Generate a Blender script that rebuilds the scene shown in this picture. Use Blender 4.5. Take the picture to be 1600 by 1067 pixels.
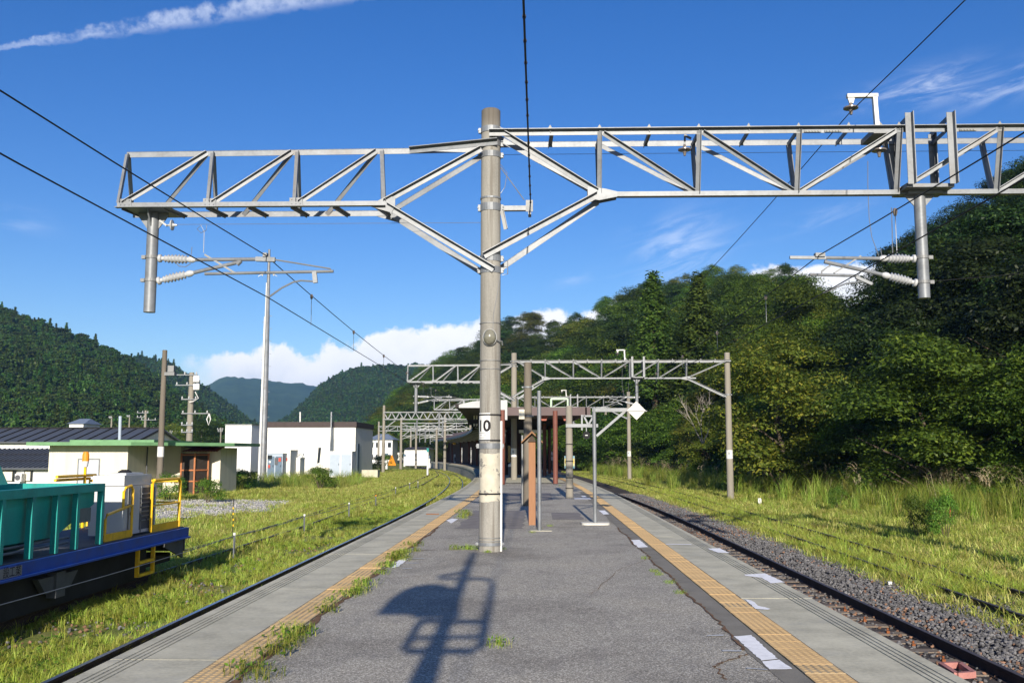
import bpy, math, random
import numpy as np
from mathutils import Vector, Matrix
random.seed(7); np.random.seed(7)
R = math.radians
sc = bpy.context.scene
for o in list(bpy.data.objects): bpy.data.objects.remove(o)

# ------------------------------------------------------------ camera
F, CX, CY, HC = 1500.0, 800.0, 533.5, 1.6
PIT = math.atan2(707 - 533.5, F); YAW = math.atan2(40, F)
cd = bpy.data.cameras.new('camera'); cam = bpy.data.objects.new('camera', cd)
sc.collection.objects.link(cam); sc.camera = cam
cd.sensor_width = 36.0; cd.lens = 36.0 * F / 1600.0
cd.clip_start = 0.1; cd.clip_end = 20000
cam.location = (0, 0, HC); cam.rotation_euler = (R(90) + PIT, 0, YAW)
# ------------------------------------------------------------ light
SUN_EL, SUN_AZ = R(18.3), R(1.45)          # sun stands behind the camera, a touch to its right
w = bpy.data.worlds.new('World'); sc.world = w; w.use_nodes = True
sun = bpy.data.lights.new('sun', 'SUN'); so = bpy.data.objects.new('sun', sun); sc.collection.objects.link(so)
sun.energy = 5.0; sun.angle = R(0.53); sun.color = (1.0, 0.91, 0.77)
to_sun = Vector((math.sin(SUN_AZ) * math.cos(SUN_EL), -math.cos(SUN_AZ) * math.cos(SUN_EL), math.sin(SUN_EL)))
so.rotation_euler = to_sun.to_track_quat('Z', 'Y').to_euler(); so.location = (2, -30, 30)
sc.view_settings.view_transform = 'Standard'; sc.view_settings.look = 'None'
HAZE = 0.00011
sc.view_settings.exposure = 0.6; sc.view_settings.gamma = 1; sc.view_settings.use_curve_mapping = False
sc.render.engine = 'CYCLES'
sc.cycles.max_bounces = 6; sc.cycles.transparent_max_bounces = 8; sc.cycles.volume_bounces = 0
sc.cycles.diffuse_bounces = 3; sc.cycles.use_denoising = True

def ray(px, py):
    x = (px - CX) / F; y = (CY - py) / F
    c, s = math.cos(PIT), math.sin(PIT)
    fy, fz = c - y * s, s + y * c
    cy, sy = math.cos(YAW), math.sin(YAW)
    return Vector((x * cy - fy * sy, x * sy + fy * cy, fz))
def on(px, py, z=0.0):                      # point where a sight line meets the level z
    r = ray(px, py); t = (z - HC) / r.z
    return Vector((r.x * t, r.y * t, z))
def at(px, py, Y):                          # point where a sight line meets the upright plane y = Y
    r = ray(px, py); t = Y / r.y
    return Vector((r.x * t, Y, HC + r.z * t))

# ------------------------------------------------------------ node helper
class NT:
    def __init__(s, tree): s.t = tree; s.n = tree.nodes; s.l = tree.links
    def new(s, typ, **kw):
        n = s.n.new(typ)
        for k, v in kw.items(): setattr(n, k, v)
        return n
    def put(s, sock, v):
        if isinstance(v, bpy.types.NodeSocket): s.l.new(v, sock)
        elif v is not None:
            if hasattr(sock.default_value, '__len__') and not hasattr(v, '__len__'): v = (v,) * len(sock.default_value)
            if hasattr(v, '__len__') and len(v) == 3 and len(sock.default_value) == 4: v = tuple(v) + (1,)
            sock.default_value = v
    def math(s, op, a, b=None, c=None):
        n = s.new('ShaderNodeMath', operation=op)
        for i, v in enumerate((a, b, c)):
            if v is not None: s.put(n.inputs[i], v)
        return n.outputs[0]
    def noise(s, vec, scale, detail=4, rough=.55, out=0, dist=0):
        n = s.new('ShaderNodeTexNoise'); s.put(n.inputs['Vector'], vec); n.inputs['Scale'].default_value = scale
        n.inputs['Detail'].default_value = detail; n.inputs['Roughness'].default_value = rough; n.inputs['Distortion'].default_value = dist
        return n.outputs[out]
    def vmap(s, vec, scale=(1, 1, 1), rot=(0, 0, 0), loc=(0, 0, 0)):
        n = s.new('ShaderNodeMapping'); s.put(n.inputs[0], vec); n.inputs['Scale'].default_value = scale
        n.inputs['Rotation'].default_value = rot; n.inputs['Location'].default_value = loc; return n.outputs[0]
    def step(s, v, a, b):
        n = s.new('ShaderNodeMapRange', interpolation_type='SMOOTHSTEP'); s.put(n.inputs[0], v)
        s.put(n.inputs[1], a); s.put(n.inputs[2], b); return n.outputs[0]
    def ramp(s, v, pts):
        n = s.new('ShaderNodeValToRGB'); s.put(n.inputs[0], v); e = n.color_ramp.elements
        while len(e) < len(pts): e.new(.5)
        for i, (p, c) in enumerate(pts):
            e[i].position = p; e[i].color = tuple(c) + (1,) if len(c) == 3 else c
        return n.outputs[0]
    def mix(s, f, a, b, blend='MIX'):
        n = s.new('ShaderNodeMix', data_type='RGBA', blend_type=blend)
        s.put(n.inputs[0], f); s.put(n.inputs[6], a); s.put(n.inputs[7], b); return n.outputs[2]
    def bump(s, h, strength=.3, dist=.02):
        n = s.new('ShaderNodeBump'); s.put(n.inputs['Height'], h); n.inputs['Strength'].default_value = strength
        n.inputs['Distance'].default_value = dist; return n.outputs[0]

# ------------------------------------------------------------ sky
def build_sky():
    nt = NT(w.node_tree); nt.n.clear()
    out = nt.new('ShaderNodeOutputWorld')
    sky = nt.new('ShaderNodeTexSky', sky_type='NISHITA'); sky.sun_disc = False
    sky.sun_elevation = SUN_EL; sky.sun_rotation = R(180) - SUN_AZ
    sky.altitude = 300; sky.air_density = 1.0; sky.dust_density = 0.15; sky.ozone_density = 3.0
    hs = nt.new('ShaderNodeHueSaturation'); hs.inputs['Saturation'].default_value = 1.32; hs.inputs['Hue'].default_value = .517
    nt.l.new(sky.outputs[0], hs.inputs['Color'])
    bg = nt.new('ShaderNodeBackground'); nt.l.new(hs.outputs[0], bg.inputs[0]); bg.inputs[1].default_value = 0.088
    tc = nt.new('ShaderNodeTexCoord').outputs['Generated']
    sp = nt.new('ShaderNodeSeparateXYZ'); nt.l.new(tc, sp.inputs[0]); x, y, z = sp.outputs
    az = nt.math('ARCTAN2', x, y); el = nt.math('ARCSINE', z)
    def dotn(v):
        n = nt.new('ShaderNodeVectorMath', operation='DOT_PRODUCT'); nt.l.new(tc, n.inputs[0]); n.inputs[1].default_value = v
        return n.outputs['Value']
    # cumulus bank low over the mountains
    n1 = nt.noise(tc, 20, 9, .62); n2 = nt.noise(nt.vmap(tc, loc=(3, 1, 2)), 5, 3, .5)
    top = nt.math('ADD', nt.math('MULTIPLY', az, .15), .147)
    edge = nt.math('ADD', nt.math('MULTIPLY', nt.math('SUBTRACT', n1, .5), .075), nt.math('MULTIPLY', nt.math('SUBTRACT', n2, .5), .07))
    d = nt.math('ADD', nt.math('SUBTRACT', top, el), edge)
    m = nt.step(d, .0, .010)
    lft = nt.step(nt.math('ADD', az, nt.math('MULTIPLY', nt.math('SUBTRACT', n1, .5), .12)), -.375, -.30)
    bank = nt.math('MULTIPLY', m, lft)
    # contrail: a great circle through two sight lines
    a, b = ray(0, 74).normalized(), ray(420, 8).normalized(); nv = a.cross(b).normalized()
    mid = a; along = nv.cross(a).normalized()
    s = dotn(nv); t = dotn(along)
    cn = nt.noise(nt.vmap(tc, (1, 1, 1)), 60, 6, .6); cn2 = nt.noise(tc, 14, 3)
    wd = nt.math('ADD', .003, nt.math('MULTIPLY', nt.step(t, -.03, .2), .0068))
    off = nt.math('ABSOLUTE', nt.math('ADD', s, nt.math('MULTIPLY', nt.math('SUBTRACT', cn, .5), .018)))
    trail = nt.math('SUBTRACT', 1, nt.step(nt.math('DIVIDE', off, wd), .3, 1.25))
    trail = nt.math('MULTIPLY', trail, nt.math('MULTIPLY', nt.step(cn, .25, .7), .46))
    trail = nt.math('MULTIPLY', trail, nt.step(y, 0, .3))
    # cirrus wisps
    def wisp(px, py, rx, ry, tilt, k, seed):
        c = ray(px, py).normalized(); ri = Vector((c.y, -c.x, 0)).normalized(); up = ri.cross(c).normalized()
        u = ri * math.cos(tilt) + up * math.sin(tilt); v = up * math.cos(tilt) - ri * math.sin(tilt)
        du, dv = dotn(u), dotn(v)
        q = nt.math('ADD', nt.math('POWER', nt.math('DIVIDE', nt.math('SUBTRACT', du, u.dot(c)), rx), 2), nt.math('POWER', nt.math('DIVIDE', nt.math('SUBTRACT', dv, v.dot(c)), ry), 2))
        g = nt.math('EXPONENT', nt.math('MULTIPLY', q, -1))
        cb = nt.new('ShaderNodeCombineXYZ'); nt.put(cb.inputs[0], nt.math('MULTIPLY', du, 14)); nt.put(cb.inputs[1], nt.math('MULTIPLY', dv, 60)); cb.inputs[2].default_value = seed
        nn = nt.noise(cb.outputs[0], 1.0, 7, .62, dist=.6)
        return nt.math('MULTIPLY', nt.math('MULTIPLY', g, nt.step(nn, .38, .72)), k)
    ws = [wisp(1440, 140, .05, .014, R(8), .62, 1), wisp(1570, 130, .045, .013, R(12), .5, 5), wisp(1060, 392, .045, .03, R(18), .42, 9),
          wisp(1290, 340, .04, .008, R(15), .25, 3), wisp(20, 340, .03, .01, R(-8), .22, 12), wisp(900, 436, .02, .006, R(15), .22, 15)]
    hi = trail
    for q in ws: hi = nt.math('MAXIMUM', hi, q)
    shade = nt.step(nt.math('ADD', d, nt.math('MULTIPLY', nt.math('SUBTRACT', nt.noise(nt.vmap(tc, loc=(1, 7, 3)), 22, 6), .5), .09)), .0, .11)
    ccol = nt.mix(shade, (.80, .80, .81), (.46, .52, .62))
    cb = nt.new('ShaderNodeBackground'); nt.put(cb.inputs[0], ccol); cb.inputs[1].default_value = 1.0
    hb = nt.new('ShaderNodeBackground'); nt.put(hb.inputs[0], (.85, .9, 1.0)); hb.inputs[1].default_value = .85
    m1 = nt.new('ShaderNodeMixShader'); nt.put(m1.inputs[0], hi); nt.l.new(bg.outputs[0], m1.inputs[1]); nt.l.new(hb.outputs[0], m1.inputs[2])
    m2 = nt.new('ShaderNodeMixShader'); nt.put(m2.inputs[0], bank); nt.l.new(m1.outputs[0], m2.inputs[1]); nt.l.new(cb.outputs[0], m2.inputs[2])
    nt.l.new(m2.outputs[0], out.inputs[0])
build_sky()

# ------------------------------------------------------------ materials
MATS = {}
def mat(name, col, rough=.7, metal=0., var=.18, scale=3., fine=40., bump=.15, bdist=.01, stretch=(1, 1, 1), stain=None, stain_amt=.35, spec=.3, objvar=0.):
    if name in MATS: return MATS[name]
    m = bpy.data.materials.new(name); m.use_nodes = True; nt = NT(m.node_tree)
    bs = nt.n['Principled BSDF']
    pos = nt.new('ShaderNodeNewGeometry').outputs['Position']
    v = nt.vmap(pos, stretch)
    n1 = nt.noise(v, scale, 5); n2 = nt.noise(v, fine, 4)
    mixn = nt.math('ADD', nt.math('MULTIPLY', n1, .65), nt.math('MULTIPLY', n2, .35))
    lo = [c * (1 - var * 1.6) for c in col]; hi = [min(1, c * (1 + var * 1.3)) for c in col]
    c = nt.ramp(mixn, [(.3, lo), (.5, col), (.72, hi)])
    if stain:
        s = nt.step(nt.noise(nt.vmap(pos, stretch, loc=(5, 3, 1)), scale * .8, 6, .65), .5, .75)
        c = nt.mix(nt.math('MULTIPLY', s, stain_amt), c, stain)
    if objvar:
        oi = nt.new('ShaderNodeObjectInfo').outputs['Random']
        hs = nt.new('ShaderNodeHueSaturation'); nt.put(hs.inputs['Value'], nt.math('ADD', 1 - objvar, nt.math('MULTIPLY', oi, 2 * objvar)))
        nt.put(hs.inputs['Color'], c); c = hs.outputs[0]
    nt.put(bs.inputs['Base Color'], c); bs.inputs['Roughness'].default_value = rough; bs.inputs['Metallic'].default_value = metal
    bs.inputs['Specular IOR Level'].default_value = spec
    if bump: nt.put(bs.inputs['Normal'], nt.bump(n2, bump, bdist))
    MATS[name] = m; return m
def leafmat(name, cols, trans=.3, objhue=.02, rough=.55):
    m = bpy.data.materials.new(name); m.use_nodes = True; nt = NT(m.node_tree)
    bs = nt.n['Principled BSDF']; out = nt.n['Material Output']
    g = nt.new('ShaderNodeNewGeometry'); oi = nt.new('ShaderNodeObjectInfo')
    big = nt.noise(g.outputs['Position'], .35 if 'hill' not in name else .03, 3)
    r = nt.math('ADD', nt.math('MULTIPLY', g.outputs['Random Per Island'], .6), nt.math('MULTIPLY', big, .5))
    n = len(cols); c = nt.ramp(r, [(.1 + .8 * i / (n - 1), cols[i]) for i in range(n)])
    hs = nt.new('ShaderNodeHueSaturation')
    nt.put(hs.inputs['Hue'], nt.math('ADD', .5 - objhue, nt.math('MULTIPLY', oi.outputs['Random'], 2 * objhue)))
    nt.put(hs.inputs['Value'], nt.math('ADD', .62, nt.math('MULTIPLY', oi.outputs['Random'], .76)))
    nt.put(hs.inputs['Color'], c); c = hs.outputs[0]
    nt.put(bs.inputs['Base Color'], c); bs.inputs['Roughness'].default_value = rough; bs.inputs['Specular IOR Level'].default_value = .25
    tr = nt.new('ShaderNodeBsdfTranslucent'); nt.put(tr.inputs[0], nt.mix(.5, c, (.16, .22, .02), 'ADD'))
    mx = nt.new('ShaderNodeMixShader'); mx.inputs[0].default_value = trans
    nt.l.new(bs.outputs[0], mx.inputs[1]); nt.l.new(tr.outputs[0], mx.inputs[2]); nt.l.new(mx.outputs[0], out.inputs[0])
    MATS[name] = m; return m

steel = mat('galvanised_steel', (.178, .19, .207), .5, .25, .2, 2.5, 22, .08, spec=.4, stain=(.15, .13, .115), stain_amt=.55)
steel_dark = mat('dull_steel', (.19, .195, .2), .55, .3, .15)
pole_conc = mat('pole_concrete', (.24, .22, .185), .9, 0, .16, 1.2, 60, .25, .006, stretch=(2.2, 2.2, .35), stain=(.13, .12, .10), stain_amt=.7)
pole_old = mat('old_pole_concrete', (.15, .13, .105), .9, 0, .2, 1.2, 60, .25, .006, stretch=(2.2, 2.2, .35), stain=(.12, .1, .08), stain_amt=.7)
black = mat('black_metal', (.02, .02, .022), .85, spec=.15)
white_paint = mat('white_paint', (.62, .62, .61), .5, 0, .05)
porcelain = mat('insulator_porcelain', (.42, .43, .44), .25, 0, .06, spec=.6)
dark_porcelain = mat('brown_insulator', (.14, .12, .11), .25, 0, .1, spec=.6)
wire_m = mat('wire_black', (.015, .015, .017), .6, .2)
wire_grey = mat('wire_grey', (.22, .23, .25), .5, .5)
rust = mat('rusty_iron', (.13, .06, .035), .9, .2, .3, 6)
rail_m = mat('rail_steel', (.055, .04, .035), .75, .3, .3, 6, stain=(.10, .05, .03))
rail_dull = mat('rail_dull_top', (.11, .09, .085), .5, .4, .2)
rail_top = mat('rail_running_surface', (.32, .33, .37), .3, .8, .1)
wood_old = mat('weathered_sleeper', (.19, .155, .125), .95, 0, .3, 5, 40, .4, stretch=(1, 6, 6))
slab_m = mat('edge_slab_concrete', (.48, .455, .35), .9, 0, .2, 2.2, 28, .5, .006, stain=(.36, .355, .31), stain_amt=.6, objvar=.05)
wall_conc = mat('platform_wall_concrete', (.3, .29, .26), .95, 0, .2, 2, stain=(.12, .12, .09), stain_amt=.6)
yellow_tile = mat('tactile_yellow', (.62, .41, .19), .8, 0, .14, 2.5, 60, .2, .003, stain=(.48, .34, .18), stain_amt=.5, objvar=.08)
yellow_worn = mat('worn_tactile_yellow', (.42, .32, .19), .9, 0, .25, 5, 60, .3, .003, stain=(.26, .18, .11), stain_amt=.9, objvar=.12)
tile_dot = mat('tactile_dot', (.63, .43, .20), .8, 0, .12)
teal = mat('teal_paint', (.010, .27, .245), .42, 0, .12, 3, stain=(.03, .10, .09), stain_amt=.6, spec=.5, stretch=(1, 1, .35))
teal_lt = mat('teal_plastic', (.05, .42, .36), .35, 0, .08, spec=.5)
blue_p = mat('blue_paint', (.004, .05, .30), .45, 0, .2, 3, spec=.5, stain=(.05, .045, .06), stain_amt=.55)
yellow_p = mat('yellow_paint', (.82, .48, .01), .45, 0, .12, 5, spec=.5, stain=(.30, .17, .05), stain_amt=.5)
genset_w = mat('machine_white', (.50, .51, .51), .4, 0, .05, spec=.5)
dark_under = mat('underframe_black', (.02, .02, .022), .8, 0, .3)
grime = mat('dark_grey_panel', (.085, .09, .1), .7, 0, .2)
cream = mat('cream_wall', (.66, .62, .51), .85, 0, .07, .9, 30, .05, stretch=(2.5, 2.5, .25), stain=(.42, .39, .31), stain_amt=.4)
cream2 = mat('pale_cream_wall', (.74, .73, .68), .85, 0, .04, .6, stain=(.62, .6, .54), stain_amt=.3)
white_wall = mat('white_wall', (.72, .725, .73), .8, 0, .05, .9, stretch=(2.5, 2.5, .25), stain=(.55, .54, .5), stain_amt=.4)
green_roof = mat('green_roof_metal', (.13, .27, .13), .6, 0, .15, 2, stain=(.07, .15, .07))
orange_wood = mat('orange_brown_timber', (.36, .135, .055), .7, 0, .15)
dark_panel = mat('dark_mesh_panel', (.045, .035, .03), .8)
red_roof = mat('red_corrugated_roof', (.30, .06, .05), .6)
tile_roof = mat('slate_roof', (.065, .072, .085), .55, 0, .15, spec=.45, objvar=.06)
brown_metal = mat('brown_parapet', (.05, .036, .035), .65, 0, .15)
brown_wall = mat('dark_brown_boards', (.07, .04, .032), .85, 0, .2, 3, stretch=(6, 6, .5))
fascia_b = mat('brown_fascia', (.11, .08, .08), .7, 0, .08)
post_b = mat('red_brown_post', (.15, .055, .04), .6, 0, .12)
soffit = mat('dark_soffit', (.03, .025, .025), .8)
blue_box = mat('grey_blue_cabinet', (.10, .15, .21), .6, 0, .08)
light_box = mat('pale_blue_cabinet', (.34, .40, .48), .55, 0, .05)
glass_dark = mat('dark_glass', (.02, .025, .03), .12, 0, .1, spec=.6, bump=0)
grey_door = mat('door_grey', (.45, .48, .53), .6, 0, .05)  # pale blue-grey door colour
tan_board = mat('tan_board_edge', (.27, .135, .07), .75, 0, .1, 3, stretch=(8, 8, 1))
shingle = mat('brown_shingle', (.22, .12, .06), .8, 0, .2)
wood_d = mat('dark_timber', (.06, .045, .035), .8, 0, .2)
dirt = mat('brown_dirt', (.15, .085, .045), 1, 0, .35, 12)
worn_white = mat('worn_white_paint', (.85, .85, .86), .8, 0, .1, 12, 120, .2, .003, stain=(.3, .3, .3), stain_amt=.35)
faint_white = mat('faint_white_paint', (.42, .43, .44), .9, 0, .15)
orange_pl = mat('orange_plastic', (.72, .26, .02), .5)
red_p = mat('red_paint', (.42, .05, .03), .5)
pink_p = mat('faded_pink_paint', (.38, .17, .15), .7)
stone_m = mat('ballast_stone', (.12, .118, .122), .9, 0, .35, 9, 60, .3, objvar=.45)
stone_r = mat('rusty_ballast_stone', (.20, .115, .075), .95, 0, .35, 9, 60, .3, objvar=.35)
bark = mat('tree_bark', (.10, .075, .055), .95, 0, .3, 4, 30, .5, stretch=(4, 4, .7))
bark_pale = mat('pale_dead_wood', (.32, .29, .25), .95, 0, .2, 4, 30, .3, stretch=(4, 4, .7))

def mat_asphalt():
    m = bpy.data.materials.new('asphalt'); m.use_nodes = True; nt = NT(m.node_tree); bs = nt.n['Principled BSDF']
    p = nt.new('ShaderNodeNewGeometry').outputs['Position']
    vo = nt.new('ShaderNodeTexVoronoi'); nt.put(vo.inputs['Vector'], p); vo.inputs['Scale'].default_value = 105
    cell = nt.new('ShaderNodeSeparateColor'); nt.l.new(vo.outputs['Color'], cell.inputs[0])
    n1 = nt.noise(p, .55, 5, .6); n2 = nt.noise(nt.vmap(p, (2.2, .8, 1)), 2.3, 6, .65); n3 = nt.noise(p, 150, 3)
    base = nt.ramp(cell.outputs[0], [(.0, (.14, .129, .108)), (.45, (.28, .262, .223)), (.8, (.52, .487, .415)), (1., (.85, .80, .70))])
    base = nt.mix(.3, base, nt.ramp(n3, [(.3, (.18, .168, .143)), (.7, (.46, .43, .37))]))
    big = nt.ramp(n1, [(.3, (.66, .65, .65)), (.5, (1, 1, 1)), (.72, (1.14, 1.12, 1.08))])
    c = nt.mix(1, base, big, 'MULTIPLY')
    c = nt.mix(nt.math('MULTIPLY', nt.step(n2, .5, .72), .4), c, (.19, .182, .172))
    nt.put(bs.inputs['Base Color'], c); bs.inputs['Roughness'].default_value = .93; bs.inputs['Specular IOR Level'].default_value = .2
    h = nt.math('ADD', vo.outputs['Distance'], nt.math('MULTIPLY', n3, .4))
    nt.put(bs.inputs['Normal'], nt.bump(h, .55, .008)); MATS['asphalt'] = m; return m
asphalt = mat_asphalt()
asph_dark = mat('dark_asphalt_strip', (.20, .186, .158), .95, 0, .22, 2.5, 110, .5, .006)

def mat_ground(name, a, b, c, dscale=.35):
    m = bpy.data.materials.new(name); m.use_nodes = True; nt = NT(m.node_tree); bs = nt.n['Principled BSDF']
    p = nt.new('ShaderNodeNewGeometry').outputs['Position']
    n1 = nt.noise(p, dscale, 6, .6); n2 = nt.noise(p, 6, 6, .65); n3 = nt.noise(p, 40, 4)
    v = nt.math('ADD', nt.math('MULTIPLY', n1, .5), nt.math('ADD', nt.math('MULTIPLY', n2, .3), nt.math('MULTIPLY', n3, .2)))
    nt.put(bs.inputs['Base Color'], nt.ramp(v, [(.36, a), (.5, b), (.62, c)])); bs.inputs['Roughness'].default_value = 1; bs.inputs['Specular IOR Level'].default_value = .1
    nt.put(bs.inputs['Normal'], nt.bump(n2, .6, .05)); MATS[name] = m; return m
field_m = mat_ground('field_soil', (.10, .15, .03), (.17, .20, .05), (.27, .24, .10))
yard_m = mat_ground('yard_grit', (.28, .27, .255), (.37, .36, .345), (.46, .45, .43), 1.)
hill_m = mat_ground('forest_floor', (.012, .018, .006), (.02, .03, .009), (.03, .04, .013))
ballast_m = mat_ground('ballast_bed', (.035, .032, .032), (.07, .064, .062), (.12, .085, .065), .8)
mount_m = mat_ground('far_mountain_wood', (.02, .045, .02), (.035, .07, .028), (.055, .095, .035), .012)

broad_a = leafmat('broadleaf_green', [(.010, .028, .005), (.036, .075, .009), (.080, .140, .015), (.16, .225, .025)])
broad_b = leafmat('broadleaf_yellow_green', [(.022, .036, .005), (.060, .088, .011), (.115, .145, .018), (.23, .20, .025)])
broad_c = leafmat('broadleaf_dark', [(.005, .015, .004), (.016, .036, .007), (.034, .064, .010), (.068, .105, .015)])
broad_d = leafmat('deep_shade_leaves', [(.003, .009, .003), (.010, .022, .005), (.020, .040, .008), (.045, .068, .012)], .15)  # shade of the right-hand trees is put into these leaf colours
conif = leafmat('cedar_needles', [(.014, .034, .007), (.036, .070, .012), (.066, .105, .016), (.10, .14, .022)], .25)
shrub_m = leafmat('shrub_leaves', [(.035, .075, .010), (.075, .14, .016), (.13, .20, .024)])
grass_a = leafmat('grass_blades', [(.09, .16, .018), (.22, .32, .03), (.36, .43, .06), (.56, .50, .17)], .4, .03)
grass_b = leafmat('tall_grass_blades', [(.10, .155, .02), (.25, .31, .038), (.42, .45, .09), (.64, .56, .22)], .4, .03)
grass_c = leafmat('reed_blades', [(.075, .13, .016), (.17, .25, .03), (.29, .36, .055), (.48, .43, .16)], .4, .03)
plume_m = leafmat('pampas_plumes', [(.44, .34, .21), (.58, .47, .31), (.70, .60, .44)], .3, .01)
hillleaf = leafmat('hill_crowns', [(.006, .016, .004), (.018, .044, .007), (.042, .082, .012), (.075, .12, .018)], .15, .03)

# ------------------------------------------------------------ mesh builder
ORG = {}
def V(*a): return Vector(a)
class MB:
    def __init__(s): s.v = []; s.f = []; s.mi = []; s.cur = 0
    def add(s, vs, fs):
        b = len(s.v); s.v += [Vector(v) for v in vs]; s.f += [[i + b for i in f] for f in fs]; s.mi += [s.cur] * len(fs)
    def box(s, p, q):
        (x0, y0, z0), (x1, y1, z1) = p, q
        s.add([(x0, y0, z0), (x1, y0, z0), (x1, y1, z0), (x0, y1, z0), (x0, y0, z1), (x1, y0, z1), (x1, y1, z1), (x0, y1, z1)],
              [(0, 3, 2, 1), (4, 5, 6, 7), (0, 1, 5, 4), (1, 2, 6, 5), (2, 3, 7, 6), (3, 0, 4, 7)]); return s
    def bar(s, p, q, w=.05, h=.05, up=(0, 0, 1), o1=0, o2=0):
        p, q = Vector(p), Vector(q); d = (q - p).normalized(); up = Vector(up)
        if abs(d.dot(up)) > .98: up = Vector((0, 1, 0))
        a = d.cross(up).normalized(); b = a.cross(d).normalized()
        vs = []
        for e in (p, q):
            for i, j in ((-1, -1), (1, -1), (1, 1), (-1, 1)): vs.append(e + a * (i * w / 2 + o1) + b * (j * h / 2 + o2))
        s.add(vs, [(0, 1, 2, 3), (7, 6, 5, 4), (0, 4, 5, 1), (1, 5, 6, 2), (2, 6, 7, 3), (3, 7, 4, 0)]); return s
    def angle(s, p, q, a=.1, t=.012, n=(0, -1, 0), up=(0, 0, 1), flip=1):
        p, q, n = Vector(p), Vector(q), Vector(n); d = (q - p).normalized(); wv = d.cross(n).normalized()
        if wv.dot(Vector(up)) < 0: wv = -wv
        def slab(c0, eu, ev):
            vs = [e + c0 + eu * i + ev * j for e in (p, q) for i, j in ((0, 0), (1, 0), (1, 1), (0, 1))]
            s.add(vs, [(0, 1, 2, 3), (7, 6, 5, 4), (0, 4, 5, 1), (1, 5, 6, 2), (2, 6, 7, 3), (3, 7, 4, 0)])
        slab(-wv * a / 2, wv * a, n * t)
        slab(wv * (a / 2 - t) if flip > 0 else -wv * a / 2, wv * t, n * a); return s
    def ring(s, p, q, r0, r1=None, n=12, cap=True):
        return s.lathe(p, q, [(0, r0), (1, r0 if r1 is None else r1)], n, cap)
    def lathe(s, p, q, prof, n=12, cap=True):
        p, q = Vector(p), Vector(q); d = q - p; dn = d.normalized(); up = Vector((0, 0, 1)) if abs(dn.z) < .9 else Vector((0, 1, 0))
        a = dn.cross(up).normalized(); b = a.cross(dn).normalized(); vs = []; fs = []
        for t, r in prof:
            for k in range(n):
                an = 2 * math.pi * k / n; vs.append(p + d * t + (a * math.cos(an) + b * math.sin(an)) * r)
        for i in range(len(prof) - 1):
            for k in range(n):
                fs.append((i * n + k, i * n + (k + 1) % n, (i + 1) * n + (k + 1) % n, (i + 1) * n + k))
        if cap: fs.append(tuple(range(n))[::-1]); fs.append(tuple(range((len(prof) - 1) * n, len(prof) * n)))
        s.add(vs, fs); return s
    def tube(s, pts, r, n=6, r1=None):
        pts = [Vector(p) for p in pts]; vs = []; fs = []; m = len(pts)
        for i, p in enumerate(pts):
            d = (pts[min(i + 1, m - 1)] - pts[max(i - 1, 0)]).normalized(); up = Vector((0, 0, 1)) if abs(d.z) < .9 else Vector((0, 1, 0))
            a = d.cross(up).normalized(); b = a.cross(d).normalized(); rr = r if r1 is None else r + (r1 - r) * i / (m - 1)
            for k in range(n):
                an = 2 * math.pi * k / n; vs.append(p + (a * math.cos(an) + b * math.sin(an)) * rr)
        for i in range(m - 1):
            for k in range(n): fs.append((i * n + k, i * n + (k + 1) % n, (i + 1) * n + (k + 1) % n, (i + 1) * n + k))
        fs.append(tuple(range(n))[::-1]); fs.append(tuple(range((m - 1) * n, m * n))); s.add(vs, fs); return s
    def prism(s, poly, h):                     # poly: list of 3-D points (planar), h: extrusion vector
        n = len(poly); h = Vector(h); vs = [Vector(p) for p in poly] + [Vector(p) + h for p in poly]
        fs = [tuple(range(n))[::-1], tuple(range(n, 2 * n))] + [(i, (i + 1) % n, n + (i + 1) % n, n + i) for i in range(n)]
        s.add(vs, fs); return s
    def quad(s, a, b, c, d): s.add([a, b, c, d], [(0, 1, 2, 3)]); return s
    def build(s, name, m, parent=None, smooth=False, fix=True):
        o3 = ORG.get(parent.name, Vector()) if parent else Vector()
        me = bpy.data.meshes.new(name); me.from_pydata([tuple(v - o3) for v in s.v], [], s.f)
        for mm in (m if isinstance(m, (list, tuple)) else [m]): me.materials.append(mm)
        if isinstance(m, (list, tuple)): me.polygons.foreach_set('material_index', s.mi)
        if fix:
            import bmesh
            bm = bmesh.new(); bm.from_mesh(me); bmesh.ops.recalc_face_normals(bm, faces=bm.faces); bm.to_mesh(me); bm.free()
        if smooth:
            me.polygons.foreach_set('use_smooth', [True] * len(me.polygons)); me.set_sharp_from_angle(angle=R(40))
        me.update(); o = bpy.data.objects.new(name, me); sc.collection.objects.link(o)
        if parent: o.parent = parent; ORG[o.name] = o3
        else: ORG[o.name] = Vector()
        return o
def tag(o, label=None, cat=None, group=None, kind=None):
    if label: o['label'] = label
    if cat: o['category'] = cat
    if group: o['group'] = group
    if kind: o['kind'] = kind
    return o
def thing(name, loc, label, cat, group=None):
    o = bpy.data.objects.new(name, None); sc.collection.objects.link(o); o.location = loc; o.empty_display_size = .3
    ORG[o.name] = Vector(loc); return tag(o, label, cat, group)
def kids(o): return [c for c in sc.objects if c.parent == o] if False else list(o.children)
def copy_tree(o, parent=None, label=None):
    c = o.copy(); sc.collection.objects.link(c)
    if parent: c.parent = parent
    elif label: c['label'] = label
    ORG[c.name] = ORG.get(o.name, Vector()).copy()
    for ch in kids(o): copy_tree(ch, c)
    return c
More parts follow.
